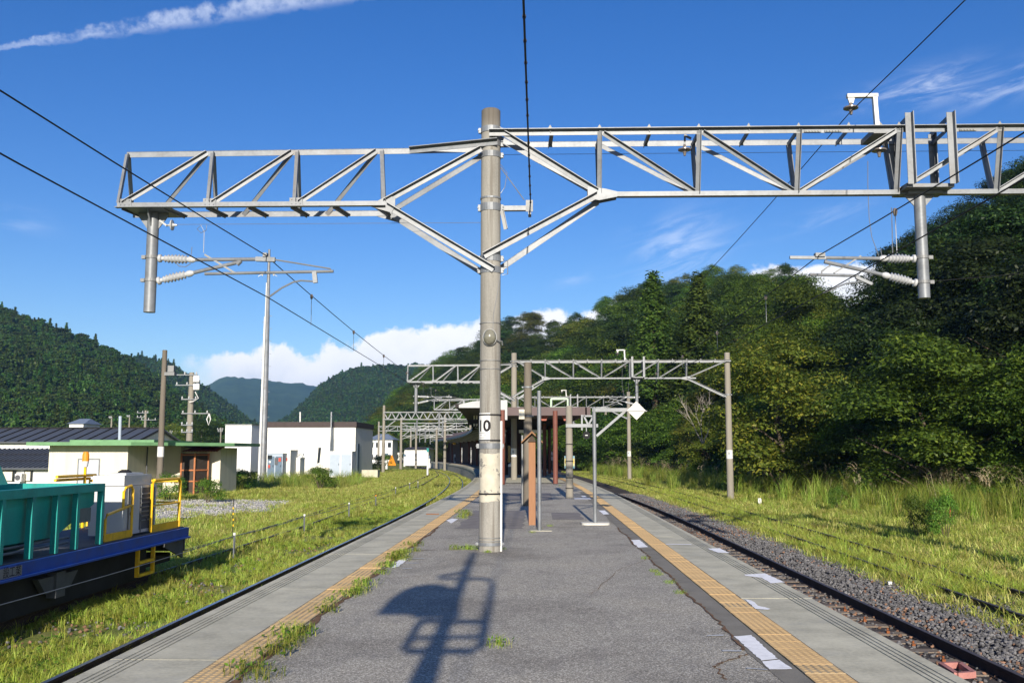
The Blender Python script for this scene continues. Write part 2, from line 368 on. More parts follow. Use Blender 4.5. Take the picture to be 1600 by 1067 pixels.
def from_np(name, verts, faces, m, parent=None, link=True):
    me = bpy.data.meshes.new(name); nv, nf = len(verts), len(faces); k = faces.shape[1]
    me.vertices.add(nv); me.vertices.foreach_set('co', np.asarray(verts, np.float32).ravel())
    me.loops.add(nf * k); me.loops.foreach_set('vertex_index', faces.astype(np.int32).ravel())
    me.polygons.add(nf); me.polygons.foreach_set('loop_start', np.arange(0, nf * k, k, dtype=np.int32)); me.polygons.foreach_set('loop_total', np.full(nf, k, np.int32))
    me.materials.append(m); me.update(calc_edges=True); me.validate()
    o = bpy.data.objects.new(name, me)
    if link: sc.collection.objects.link(o)
    if parent: o.parent = parent
    ORG[o.name] = Vector(); return o
def text_mesh(body, size, bold=0):
    c = bpy.data.curves.new('lettering', 'FONT'); c.body = body; c.size = size; c.offset = bold; c.align_x = 'CENTER'; c.align_y = 'CENTER'
    t = bpy.data.objects.new('lettering', c); sc.collection.objects.link(t)
    dg = bpy.context.evaluated_depsgraph_get(); me = bpy.data.meshes.new_from_object(t.evaluated_get(dg))
    import bmesh
    bm = bmesh.new(); bm.from_mesh(me); bmesh.ops.triangulate(bm, faces=bm.faces); bmesh.ops.subdivide_edges(bm, edges=bm.edges, cuts=2, use_grid_fill=True); bm.to_mesh(me); bm.free()
    vs = [v.co.copy() for v in me.vertices]; fs = [tuple(p.vertices) for p in me.polygons]
    bpy.data.objects.remove(t); bpy.data.curves.remove(c); bpy.data.meshes.remove(me); return vs, fs

# ------------------------------------------------------------ scatter of stuff
def scatter(name, pts, protos, idx, rot, scl, label, cat, tilt=None):
    me = bpy.data.meshes.new(name); n = len(pts); me.vertices.add(n); me.vertices.foreach_set('co', np.asarray(pts, np.float32).ravel())
    a = me.attributes.new('which', 'INT', 'POINT'); a.data.foreach_set('value', np.asarray(idx, np.int32))
    a = me.attributes.new('turn', 'FLOAT_VECTOR', 'POINT'); rv = np.zeros((n, 3), np.float32); rv[:, 2] = rot
    if tilt is not None: rv[:, 0] = tilt[0]; rv[:, 1] = tilt[1]
    a.data.foreach_set('vector', rv.ravel())
    a = me.attributes.new('size', 'FLOAT', 'POINT'); a.data.foreach_set('value', np.asarray(scl, np.float32))
    o = bpy.data.objects.new(name, me); sc.collection.objects.link(o)
    g = bpy.data.node_groups.new(name, 'GeometryNodeTree')
    g.interface.new_socket('Geometry', in_out='INPUT', socket_type='NodeSocketGeometry'); g.interface.new_socket('Geometry', in_out='OUTPUT', socket_type='NodeSocketGeometry')
    nt = NT(g); gi = nt.new('NodeGroupInput'); go = nt.new('NodeGroupOutput'); join = nt.new('GeometryNodeJoinGeometry')
    def attr(nm, ty):
        q = nt.new('GeometryNodeInputNamedAttribute', data_type=ty); q.inputs['Name'].default_value = nm; return q.outputs['Attribute']
    w_, t_, s_ = attr('which', 'INT'), attr('turn', 'FLOAT_VECTOR'), attr('size', 'FLOAT')
    for k, p in enumerate(protos):
        oi = nt.new('GeometryNodeObjectInfo'); oi.inputs['Object'].default_value = p; oi.inputs['As Instance'].default_value = True
        ip = nt.new('GeometryNodeInstanceOnPoints'); cmp_ = nt.new('FunctionNodeCompare', data_type='INT', operation='EQUAL')
        nt.l.new(w_, cmp_.inputs[2]); cmp_.inputs[3].default_value = k
        nt.l.new(gi.outputs[0], ip.inputs['Points']); nt.l.new(cmp_.outputs[0], ip.inputs['Selection']); nt.l.new(oi.outputs['Geometry'], ip.inputs['Instance'])
        nt.l.new(t_, ip.inputs['Rotation']); nt.l.new(s_, ip.inputs['Scale']); nt.l.new(ip.outputs[0], join.inputs[0])
    nt.l.new(join.outputs[0], go.inputs[0])
    md = o.modifiers.new('scatter', 'NODES'); md.node_group = g
    return tag(o, label, cat, kind='stuff')
# ============================================================ GROUND, TRACKS, PLATFORM
GZ = -1.12
def cv(y): return -max(0.0, y - 32.6) ** 2 / 1184.0
def cvs(y): return -max(0.0, y - 32.6) / 592.0
def strip(name, ys, xl, xr, z, m, parent=None, kind=None, nx=1, wob=0):
    b = MB(); rows = []
    for y in ys:
        a, c = xl(y), xr(y)
        rows.append([(a + (c - a) * i / nx, y, z + (random.uniform(-wob, wob) if wob else 0)) for i in range(nx + 1)])
    vs = [p for r in rows for p in r]; n = nx + 1
    b.add(vs, [(j * n + i, j * n + i + 1, (j + 1) * n + i + 1, (j + 1) * n + i) for j in range(len(rows) - 1) for i in range(nx)])
    o = b.build(name, m, parent, fix=False)
    if kind: tag(o, kind=kind)
    return o
def fr(a, b, s):
    out = []; y = a
    while y < b: out.append(y); y += s
    return out + [b]
def sheet(name, x0, x1, y0, y1, z, m, n=1):
    b = MB()
    vs = [(x0 + (x1 - x0) * i / n, y0 + (y1 - y0) * j / n, z) for j in range(n + 1) for i in range(n + 1)]
    b.add(vs, [(j * (n + 1) + i, j * (n + 1) + i + 1, (j + 1) * (n + 1) + i + 1, (j + 1) * (n + 1) + i) for j in range(n) for i in range(n)])
    return tag(b.build(name, m, fix=False), kind='structure')
tag(sheet('ground', -4200, 4200, -300, 5600, GZ, field_m, 12), 'grassy station ground reaching to the hills')
def blob_sheet(name, cx, cy, rx, ry, z, m, seed, rot=0):
    rnd = random.Random(seed); b = MB(); n = 40; pts = []
    ph = [rnd.uniform(0, 6.28) for _ in range(4)]
    for k in range(n):
        t = 2 * math.pi * k / n; r = 1 + .12 * math.sin(3 * t + ph[0]) + .08 * math.sin(5 * t + ph[1]) + .05 * math.sin(9 * t + ph[2])
        x, y = rx * r * math.cos(t), ry * r * math.sin(t)
        pts.append((cx + x * math.cos(rot) - y * math.sin(rot), cy + x * math.sin(rot) + y * math.cos(rot), z))
    b.add([(cx, cy, z)] + pts, [(0, 1 + k, 1 + (k + 1) % n) for k in range(n)])
    return tag(b.build(name, m, fix=False), kind='structure')
blob_sheet('gravel_yard', -18.2, 47.5, 6.0, 8.0, GZ + .03, yard_m, 3, R(18))
strip('ballast_bed', fr(-8, 170, 4), lambda y: 2.9 + cv(y), lambda y: min(8.6, 8.0 + cv(y) * .5), GZ + .06, ballast_m, kind='structure')
strip('siding_bed', fr(-8, 170, 4), lambda y: -6.3 + cv(y), lambda y: -3.2 + cv(y), GZ + .02, field_m, kind='structure')

def rail_mb(b, path, top=-.9):
    prof = [(-.0325, 0), (.0325, 0), (.0325, -.035), (.009, -.048), (.009, -.135), (.062, -.145), (.062, -.153), (-.062, -.153), (-.062, -.145), (-.009, -.135), (-.009, -.048), (-.0325, -.035)]
    n = len(prof); vs = []
    for x, y in path: vs += [(x + u, y, top + v) for u, v in prof]
    side, tp = [], []
    for i in range(len(path) - 1):
        for k in range(n):
            f = (i * n + k, i * n + (k + 1) % n, (i + 1) * n + (k + 1) % n, (i + 1) * n + k)
            (tp if k == 0 else side).append(f)
    base = len(b.v); b.v += [Vector(v) for v in vs]
    for f in side: b.f.append([i + base for i in f]); b.mi.append(0)
    for f in tp: b.f.append([i + base for i in f]); b.mi.append(1)
slp = MB().box((-1.05, -.11, -.15), (1.05, .11, 0)).build('sleeper', wood_old); slp_me = slp.data; bpy.data.objects.remove(slp)
def make_track(label, fl, fr_, y0, y1, slz, sl_range, shiny=True, group='railway tracks'):
    t = thing('railway_track', ((fl(y0) + fr_(y0)) / 2, y0, -1.05), label, 'railway track', group)
    for f in (fl, fr_):
        b = MB(); rail_mb(b, [(f(y), y) for y in fr(y0, y1, 2.0)])
        b.build('rail', [rail_m, rail_top if 'left platform' in label else rail_dull], t, fix=True)
    y = sl_range[0]
    while y < sl_range[1]:
        o = bpy.data.objects.new('sleeper', slp_me); sc.collection.objects.link(o); o.parent = t
        xm = (fl(y) + fr_(y)) / 2; o.location = Vector((xm + random.uniform(-.04, .04), y, slz)) - t.location; o.rotation_euler = (0, 0, random.uniform(-.015, .015) - cvs(y))
        y += .64 + random.uniform(-.04, .04)
    return t
poly = lambda xs, ys: (lambda y: float(np.interp(y, ys, xs)))
make_track('dark railed track right beside the platform, bedded in bare black ballast', lambda y: 4.36 + cv(y), lambda y: 5.46 + cv(y), -4, 176, -1.045, (2, 52), True)
rB = poly([7.2, 7.38, 7.52, 7.70, 7.76, 7.74, 7.2, 5.9, 2.9, -2], [-4, 8, 15, 30, 50, 66, 88, 109, 140, 176])
make_track('overgrown far right siding whose rails vanish into the grass', rB, lambda y: rB(y) + 1.22, -4, 176, -1.04, (2, 34), False)
make_track('worn track running in the grass along the left platform edge and curving away', lambda y: -5.42 + cv(y), lambda y: -4.31 + cv(y), -4, 186, -1.06, (2, 48), True)
sB = poly([-9.15, -9.15, -9.2, -9.6, -9.9, -10.35, -12.4, -16.5, -20.5], [-4, 20, 34, 46, 60, 78, 110, 145, 176])
make_track('grass covered left siding that carries the ballast wagon', sB, lambda y: sB(y) + 1.12, -4, 176, -1.07, (2, 8), False)

# ------------------------------------------------------------ platform
plat = tag(strip('platform', fr(-8, 172, 1.0), lambda y: -2.18 + cv(y), lambda y: 1.93 + cv(y), 0, asphalt, kind='structure', nx=6), 'grey asphalt island platform between two tracks')
strip('bed_strip', fr(-8, 172, 2.0), lambda y: -3.28 + cv(y), lambda y: -2.18 + cv(y), -.012, wall_conc, plat)
strip('bed_strip', fr(-8, 172, 2.0), lambda y: 1.93 + cv(y), lambda y: 2.97 + cv(y), -.012, wall_conc, plat)
for xs, nm in ((-3.28, 'platform_wall'), (2.97, 'platform_wall')):
    b = MB(); ys = fr(-8, 172, 2.0)
    b.add([(xs + cv(y), y, z) for y in ys for z in (-1.3, -.02)], [(2 * i, 2 * i + 1, 2 * i + 3, 2 * i + 2) for i in range(len(ys) - 1)]); b.build(nm, wall_conc, plat, fix=False)
# edge slabs with four grip grooves
def slab_prof(side):
    xe, xi = (3.02, 2.235) if side > 0 else (-3.33, -2.485)
    sg = 1 if side > 0 else -1; pts = [(xi, -.17), (xi, .010)]; gx = [xe - sg * d for d in (.265, .215, .165, .115)]
    for g in gx:
        pts += [(g - sg * .009, .010), (g - sg * .006, -.008), (g + sg * .006, -.008), (g + sg * .009, .010)]
    return pts + [(xe - sg * .012, .010), (xe, -.002), (xe, -.17)]
def slab(side, ys, name, jit=0):
    pr = slab_prof(side); n = len(pr); b = MB(); dz = random.uniform(-jit, jit); dx = random.uniform(-jit, jit)
    b.add([(x + cv(y) + dx, y, z + dz) for y in ys for x, z in pr], [(i * n + k, i * n + (k + 1) % n, (i + 1) * n + (k + 1) % n, (i + 1) * n + k) for i in range(len(ys) - 1) for k in range(n)] + [tuple(range(n))[::-1], tuple(range((len(ys) - 1) * n, len(ys) * n))])
    return b.build(name, slab_m, plat)
for side in (1, -1):
    y = 3.1 if side > 0 else 3.7
    while y < 60:
        slab(side, [y + .001, y + .97, y + 1.944], 'edge_slab', .0012); y += 1.946
    tag(slab(side, fr(y + .006, 172, 3), 'far_edge_slabs'), kind='stuff')
# tactile tiles
def tile_mesh(m, name):
    b = MB(); s = .147; b.cur = 0
    b.box((-s, -s, -.02), (s, s, .012)); b.cur = 1
    for i in range(5):
        for j in range(5):
            x, y = (i - 2) * .058, (j - 2) * .058; r0, r1 = .019, .011
            b.add([(x + r0 * a, y + r0 * c, .0121) for a, c in ((-1, -1), (1, -1), (1, 1), (-1, 1))] + [(x + r1 * a, y + r1 * c, .0142) for a, c in ((-1, -1), (1, -1), (1, 1), (-1, 1))],
                  [(4, 5, 6, 7), (0, 1, 5, 4), (1, 2, 6, 5), (2, 3, 7, 6), (3, 0, 4, 7)])
    o = b.build(name, [m, tile_dot], fix=False); me = o.data; bpy.data.objects.remove(o); return me
tm_a, tm_b = tile_mesh(yellow_tile, 'tactile_tile'), tile_mesh(yellow_worn, 'tactile_tile')
for x in (2.08, -2.33):
    for k in range(140):
        y = 5.3 + .3 * k
        o = bpy.data.objects.new('tactile_tile', tm_b if (x < 0 and (y < 11 or random.random() < .3)) or (x > 0 and random.random() < .06) else tm_a)
        sc.collection.objects.link(o); o.parent = plat; o.location = (x + cv(y), y, random.uniform(-.003, .002)); o.rotation_euler = (0, 0, -cvs(y) + random.uniform(-.006, .006))
    tag(strip('far_tactile_strip', fr(47.2, 172, 2), lambda y: x - .147 + cv(y), lambda y: x + .147 + cv(y), .013, yellow_tile, plat), kind='stuff')
asph_patch = mat('patched_asphalt', (.205, .188, .178), .95, 0, .2, 3, 70, .5, .006)
# darker made-good strip, soil joint, paint marks
strip('dark_asphalt_strip', fr(-2, 40, .5), lambda y: 1.70 + .02 * math.sin(y * 2.1), lambda y: 1.925, .004, asph_dark, plat)
def ragged(name, ys, xf, wid, z, m, seed):
    rnd = random.Random(seed); b = MB(); vs = []
    for y in ys:
        c, h = xf(y) + rnd.uniform(-.02, .02), wid * rnd.uniform(.15, 1)
        vs += [(c - h, y, z), (c + h, y, z)]
    b.add(vs, [(2 * i, 2 * i + 1, 2 * i + 3, 2 * i + 2) for i in range(len(ys) - 1)]); return b.build(name, m, plat, fix=False)
strip('repair_patch', fr(20.6, 27, .4), lambda y: -1.75 + .05 * math.sin(y * 3), lambda y: -.32 + .04 * math.sin(y * 5), .004, asph_patch, plat)
strip('repair_patch', fr(23.5, 26.2, .4), lambda y: .35, lambda y: 1.1 + .03 * math.sin(y * 4), .004, asph_patch, plat)
strip('repair_patch', fr(33, 39, .5), lambda y: -1.9, lambda y: .5, .004, asph_patch, plat)
ragged('soil_joint', fr(8.1, 21, .12), lambda y: 1.70 + .02 * math.sin(y * 2.1), .022, .009, dirt, 1)
ragged('soil_joint', fr(5, 21, .15), lambda y: -2.14 + .02 * math.sin(y * 3), .05, .006, dirt, 2)
def crack(pts, wd, seed):
    rnd = random.Random(seed); b = MB(); vs = []; P = []
    for i in range(len(pts) - 1):
        for t in np.linspace(0, 1, 12, endpoint=False): P.append(Vector(pts[i]).lerp(Vector(pts[i + 1]), float(t)))
    P.append(Vector(pts[-1]))
    for i, p in enumerate(P):
        d = (P[min(i + 1, len(P) - 1)] - P[max(i - 1, 0)]).normalized(); nrm = Vector((-d.y, d.x, 0)); p = p + nrm * rnd.uniform(-.02, .02); h = wd * rnd.uniform(.2, 1)
        vs += [p - nrm * h + V(0, 0, .0045), p + nrm * h + V(0, 0, .0045)]
    b.add(vs, [(2 * i, 2 * i + 1, 2 * i + 3, 2 * i + 2) for i in range(len(P) - 1)]); return b.build('crack', dirt, plat, fix=False)
crack([on(1170, 1022), on(1128, 1034), on(1115, 1042)], .016, 3); crack([on(1118, 1040), on(1132, 1062)], .012, 4)
crack([(-2.1, 12.4, 0), (-1.3, 12.9, 0), (-.3, 12.6, 0)], .006, 11); crack([(.6, 11.2, 0), (1.1, 13.5, 0), (1.65, 14.8, 0)], .006, 12); crack([(-1.7, 18.3, 0), (.2, 18.6, 0), (1.6, 18.2, 0)], .009, 13)
crack([(-1.95, 16.1, 0), (-1.2, 16.2, 0), (-.9, 16.1, 0)], .02, 5); crack([(.1, 21, 0), (1.0, 21.3, 0)], .008, 6)
def paint(pts, m=worn_white, z=.0085, seed=0):
    rnd = random.Random(seed); P = []
    pts = [Vector((p.x, p.y, z)) for p in pts]
    for i in range(len(pts)):
        a, c = pts[i], pts[(i + 1) % len(pts)]; n = max(2, int((c - a).length / .05))
        for k in range(n): P.append(a.lerp(c, k / n) + V(rnd.uniform(-.007, .007), rnd.uniform(-.007, .007), 0))
    b = MB(); b.add(P, [tuple(range(len(P)))]); return b.build('painted_mark', m, plat, fix=False)
paint([on(1147, 995), on(1174, 993), on(1215, 1030), on(1190, 1033)], seed=1); paint([on(1190, 1034.5), on(1217, 1031.5), on(1238, 1046), on(1203, 1047)], seed=2)
for q in ([(985, 844), (999, 843.5), (1013, 855), (995, 856)], [(935, 797.5), (945, 797.5), (952, 803.5), (943, 804)], [(908, 774.5), (914, 774.5), (918, 777), (910, 777)], [(896, 778), (922, 778), (924, 780), (898, 780)]):
    paint([on(*p) for p in q], seed=q[0][0])
for q in ([(697, 813), (706, 810.5), (716, 811), (705, 818)], [(622, 876), (632, 872.5), (638, 874), (622, 886), (612, 888)]): paint([on(*p) for p in q], seed=q[0][0])
for q in ([(1105, 993), (1130, 992), (1131, 994.5), (1106, 994.5)], [(1128, 1016), (1159, 1016.5), (1160, 1018.5), (1129, 1018.5)], [(1166, 1044), (1198, 1046), (1199, 1047.5), (1167, 1045.8)], [(637, 873), (662, 872.5), (662, 873.5), (637, 874)], [(634, 879.5), (654, 879.5), (654, 880.5), (634, 880.5)], [(628, 888), (643, 888), (643, 889), (628, 889)]):
    paint([on(*p) for p in q], faint_white, seed=q[0][0])
for q in ([(1163, 899), (1195, 897), (1226, 911), (1205, 913), (1190, 904), (1165, 901)], [(1105, 858), (1125, 857.5), (1140, 865), (1122, 864.5)], [(1164, 938), (1175, 940), (1185, 948), (1205, 953), (1200, 954.5), (1180, 953)]):
    paint([on(*p) for p in q], z=.0155, seed=q[0][0])
for q in ([(1040, 850.5), (1080, 851), (1080, 852), (1040, 851.5)],): paint([on(*p) for p in q], z=.0155, seed=q[0][0])
paint([on(666, 803), on(686, 803), on(686, 804.5), on(666, 804.5)], orange_pl, .0155, 9)
strip('shelter_floor', fr(51, 100, 1), lambda y: -2.0 + cv(y), lambda y: 1.75 + cv(y), .03, slab_m, plat)
# ============================================================ HILLS AND FOREST
SIL = [(560, 690), (600, 652), (620, 632), (640, 606), (700, 562), (760, 532), (790, 506), (830, 497), (870, 511), (885, 517), (920, 492), (950, 472), (985, 457), (1000, 452), (1040, 450), (1075, 442), (1105, 432), (1150, 426), (1200, 428), (1250, 432), (1285, 442), (1305, 470), (1322, 486), (1340, 488), (1352, 462), (1375, 412), (1400, 388), (1440, 366), (1500, 330), (1540, 298), (1600, 258), (1700, 215), (1900, 180)]
def sil_z(x, y, prof):
    px = 840 + 1500 * x / y; return 1.6 + (707 - float(np.interp(px, [p[0] for p in prof], [p[1] for p in prof]))) / 1500 * y * 1.0
TL = [(34, 24), (29, 34), (24.5, 44), (21, 56), (18.5, 70), (16.5, 88), (14, 108), (9, 135), (2, 165), (-9, 200), (-24, 240), (-44, 285), (-76, 345), (-112, 410), (-140, 475)]
def tl_point(t):
    n = len(TL) - 1; i = min(int(t), n - 1); f = t - i; a, b = Vector(TL[i]), Vector(TL[i + 1]); d = (b - a).normalized()
    return a.lerp(b, f), Vector((d.y, -d.x))
def hill_h(x, y, s):
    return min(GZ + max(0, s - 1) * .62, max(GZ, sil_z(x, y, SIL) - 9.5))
b = MB(); ss = [0, 2, 5, 9, 14, 20, 28, 38, 50, 64, 80, 100, 130]; rows = []
for i in range(4 * (len(TL) - 1) + 1):
    p, n = tl_point(i / 4)
    for s in ss:
        q = p + n * s; rows.append((q.x, q.y, hill_h(q.x, q.y, s) if s < 120 else GZ - .5))
k = len(ss); b.add(rows, [(i * k + j, i * k + j + 1, (i + 1) * k + j + 1, (i + 1) * k + j) for i in range(4 * (len(TL) - 1)) for j in range(k - 1)])
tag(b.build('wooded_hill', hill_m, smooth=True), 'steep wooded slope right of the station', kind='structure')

def leaf_quads(c, nrm, size, rng, aspect=.6):
    n = len(c); nrm = nrm / (np.linalg.norm(nrm, axis=1, keepdims=True) + 1e-9)
    r = rng.normal(size=(n, 3)); a = np.cross(nrm, r); a /= np.linalg.norm(a, axis=1, keepdims=True) + 1e-9; b_ = np.cross(nrm, a)
    sz = (size * rng.uniform(.55, 1.25, n))[:, None]
    a = a * sz; b_ = b_ * sz * aspect; fold = nrm * sz * rng.uniform(-.3, .3, (n, 1))
    vs = np.stack([c - a, c - b_ * .8 + fold, c + a, c + b_ * .8 + fold], 1).reshape(-1, 3)
    return vs, np.arange(n * 4).reshape(-1, 4)
def crown_broad(rng, H, W, nclump, nleaf, leaf, low=.12, flat=.55):
    """clumps on an uneven shell, leaves on each clump's upper side; dark gaps stay between them"""
    C, N = [], []; per = 13 if nleaf > 4000 else 1; spread = leaf * 3.4
    for i in range(nclump):
        u = rng.uniform(-.85 if per > 1 else -.55, 1); th = rng.uniform(0, 2 * np.pi); rr = np.sqrt(max(0, 1 - u * u)) * rng.uniform(.5, 1.08)
        if rng.uniform() < .15: rr *= .5
        cz = H * (low + (1 - low) * .5) + u * H * (1 - low) * .44 * rng.uniform(.85, 1.05)
        c = np.array([rr * W * np.cos(th), rr * W * np.sin(th), cz]); cr = W * rng.uniform(.20, .40)
        m = max(3, int(nleaf / nclump / per * (cr / (.3 * W)) ** 2)); d = rng.normal(size=(m, 3)); d[:, 2] = np.abs(d[:, 2]) * 1.0 - .4
        d /= np.linalg.norm(d, axis=1, keepdims=True); rad = cr * rng.uniform(.6, 1.12, (m, 1)); pos = c + d * rad * np.array([1, 1, flat])
        nn = d * .8 + np.array([0, 0, .75])
        if per > 1:                                   # each point carries a flat spray of leaves
            q = rng.normal(size=(m, per, 3)) * np.array([spread, spread, spread * .2]); q[:, :, 2] -= np.sum(q[:, :, :2] * d[:, None, :2], 2) * .35
            pos = (pos[:, None] + q).reshape(-1, 3); nn = np.repeat(nn, per, 0)
        C.append(pos); N.append(nn + rng.normal(size=(len(nn), 3)) * .42)
    C = np.concatenate(C); N = np.concatenate(N); return leaf_quads(C, N, leaf, rng)
def crown_cone(rng, H, W, tiers, nleaf, leaf, low=.08):
    C, N = [], []
    for i in range(tiers):
        f = i / (tiers - 1); z = H * (low + (1 - low) * f); rad = W * (1 - f) ** .85 + .12
        nb = max(4, int(9 * (1 - f) + 4))
        for k in range(nb):
            th = 2 * np.pi * (k + rng.uniform(-.4, .4)) / nb; L = rad * rng.uniform(.7, 1.12); m = max(5, int(nleaf / tiers / nb * (.3 + 1.2 * (1 - f))))
            t = rng.uniform(.15, 1, m) ** .7; pos = np.stack([L * t * np.cos(th), L * t * np.sin(th), z - L * t * .28 + rng.normal(size=m) * .12], 1) + rng.normal(size=(m, 3)) * (.06 * W)
            C.append(pos); N.append(np.stack([np.cos(th) * np.ones(m) * .7, np.sin(th) * np.ones(m) * .7, np.ones(m)], 1) + rng.normal(size=(m, 3)) * .5)
    C = np.concatenate(C); N = np.concatenate(N); return leaf_quads(C, N, leaf, rng)
def trunk_mesh(rng, H, r, limbs, spread, m=None):
    b = MB(); p = [V(rng.uniform(-.1, .1) * i, rng.uniform(-.1, .1) * i, H * .16 * i - .8) for i in range(6)]
    b.tube(p, r, 7, r * .35)
    for k in range(limbs):
        i = rng.integers(1, 5); th = rng.uniform(0, 6.28); L = spread * rng.uniform(.5, .95); s = p[i]
        q = [s, s + V(math.cos(th) * L * .4, math.sin(th) * L * .4, L * .35), s + V(math.cos(th) * L, math.sin(th) * L, L * .75)]
        b.tube(q, r * .4, 5, r * .1)
    return b
def tree_proto(kind, seed):
    rng = np.random.default_rng(seed)
    t = thing('broadleaf_tree' if kind != 'conifer' else 'cedar_tree', (0, 0, 0), 'tree', 'tree')
    if kind == 'conifer':
        vs, fs = crown_cone(rng, 12, 2.7, 30, 16000, .15); m = conif; tr = trunk_mesh(rng, 11, .2, 0, 1)
    else:
        W = rng.uniform(3.3, 4.2); vs, fs = crown_broad(rng, 10.5, W, int(rng.integers(40, 52)), 21000, .125, low=.0, flat=rng.uniform(.6, .85)); m = {'a': broad_a, 'b': broad_b, 'c': broad_c, 'd': broad_d}[kind]
        tr = trunk_mesh(rng, 8, .2, 7, W)
    tr.build('trunk', bark, t, smooth=True)
    o = from_np('crown', vs, fs, m, t); return t
LBL = {'a': 'mid green broadleaf tree in the dense wood on the right slope', 'b': 'yellowish green broadleaf tree in the wood on the right slope',
       'c': 'dark green broadleaf tree in the dense wood on the right slope', 'conifer': 'pointed cedar standing among the broadleaf wood on the right'}
GRP = {k: v for k, v in (('a', 'mid green broadleaf trees on the right slope'), ('b', 'yellowish broadleaf trees on the right slope'), ('c', 'dark broadleaf trees on the right slope'), ('conifer', 'cedars on the right slope'))}
protos = {k: [tree_proto(k, 10 + 7 * i + s) for i in range(n)] for s, (k, n) in enumerate((('a', 3), ('b', 2), ('c', 2), ('conifer', 2), ('d', 2)))}
used = set(); rng = random.Random(11)
ZN = [(700, 'left of the numbered pole'), (800, 'behind the numbered pole'), (930, 'above the brown canopy roof'), (1010, 'behind the white diamond sign'), (1110, 'below the two skyline cedars'), (1200, 'behind the tall gantry pole'), (1340, 'right of the tall gantry pole'), (1480, 'below the right hanging post'), (9999, 'at the right frame edge')]
RW = [(3, 'at the wood foot'), (20, 'low on the slope'), (999, 'high on the slope')]
def forest_label(kind, x, y, s):
    px = 840 + 1500 * x / y; z = next(t for a, t in ZN if px < a); r = next(t for a, t in RW if s < a)
    nm = {'a': 'mid green broadleaf', 'b': 'yellowish broadleaf', 'c': 'dark broadleaf', 'd': 'blackish green broadleaf', 'conifer': 'small pointed cedar'}[kind]
    return f'{nm} tree {r}, {z}' if kind != 'conifer' else f'{nm} {r}, {z}', f'{nm} trees {r}, {z}'
def put_tree(kind, x, y, z, h, label=None, group=None, wide=1.0):
    pr = rng.choice(protos[kind])
    if pr.name in used: o = copy_tree(pr)
    else: o = pr; used.add(pr.name)
    H0 = 12 if kind == 'conifer' else 10.2; s = h / H0
    o.location = (x, y, z); o.scale = (s * wide, s * wide, s); o.rotation_euler = (0, 0, rng.uniform(0, 6.28))
    o['label'] = label or LBL[kind]
    if group or not label: o['group'] = group or GRP[kind]
    elif 'group' in o: del o['group']
    return o
plan = []
for s, step in ((.8, 4.2), (5, 4.6), (10, 5.2), (16, 5.6), (23, 6.2), (31, 7.), (41, 8), (53, 9.5), (67, 11), (84, 13)):
    t = rng.uniform(0, .2)
    while t < len(TL) - 1:
        p, n = tl_point(t); i = min(int(t), len(TL) - 2); L = (Vector(TL[i + 1]) - Vector(TL[i])).length
        sp = step * (1 + max(0, p.y - 90) / 700); t += sp * rng.uniform(.8, 1.2) / L
        q = p + n * (s + rng.uniform(-1.4, 1.8)); x, y = q.x, q.y; px = 840 + 1500 * x / y
        if px < 590 or px > 1740: continue
        s_eff = max(0, s + rng.uniform(-1, 1)); z = GZ + max(0, s_eff - 1) * .62 - .3; cap = min(sil_z(x + dx, y, SIL) for dx in ((-3.2, -1.5, 0, 1.5, 3.2) if 1260 < px < 1410 else (0,))); h = rng.uniform(8.2, 12.5) * (.72 if s < 3 else 1) * (1.15 if y > 130 else 1)
        if z + h > cap: h = cap - z + rng.uniform(-.6, .35)
        if h < 5.5:
            if h < -3: continue
            z = cap - 6.5 + rng.uniform(-.5, .5); h = rng.uniform(6.2, 7)
            if s > 50 and rng.random() < .5: continue
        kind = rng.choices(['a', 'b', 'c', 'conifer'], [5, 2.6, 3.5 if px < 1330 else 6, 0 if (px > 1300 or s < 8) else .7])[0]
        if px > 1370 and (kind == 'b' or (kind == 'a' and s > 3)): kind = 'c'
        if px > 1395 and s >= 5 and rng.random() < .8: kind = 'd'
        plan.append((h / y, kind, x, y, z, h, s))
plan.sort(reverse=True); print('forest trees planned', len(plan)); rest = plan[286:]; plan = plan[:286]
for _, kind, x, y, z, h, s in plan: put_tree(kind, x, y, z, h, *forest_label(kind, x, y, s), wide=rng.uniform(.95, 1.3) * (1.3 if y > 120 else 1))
p = at(1020, 430, 118); put_tree('conifer', p.x, 118, p.z - 15.5, 15.5, 'tall cedar whose spire tops the right skyline nearest the centre pole', None, 1.45)
p = at(1090, 432, 112); put_tree('conifer', p.x, 112, p.z - 16, 16, 'second tall cedar on the skyline, right of the taller spire', None, 1.45)
p = at(1212, 520, 62); put_tree('b', p.x, 62, GZ, p.z - GZ, 'yellow tinged broadleaf tree at the wood edge behind the right concrete pole', wide=1.15)
p = at(1440, 525, 50); put_tree('a', p.x, 50, GZ, p.z - GZ, 'spreading fresh green tree with pale forked trunk at the field edge', wide=1.35)
if rest:
    cr = [(k, bpy.data.objects.new('tree_crown', [c for c in pr.children if c.name.startswith('crown')][0].data)) for k in 'abcd' for pr in protos[k][:2]]
    scatter('background_wood', [(x, y, z) for _, _, x, y, z, _, _ in rest], [o for _, o in cr], [rng.choice([i for i, (k, _) in enumerate(cr) if k == (kd if kd in 'abcd' else 'a')]) for _, kd, *_ in rest], [rng.uniform(0, 6.28) for _ in rest], [max(.6, h / 10.2) * rng.uniform(1.15, 1.4) for *_, h, _ in rest], 'farther crowns of the wood up the right slope', 'wood')
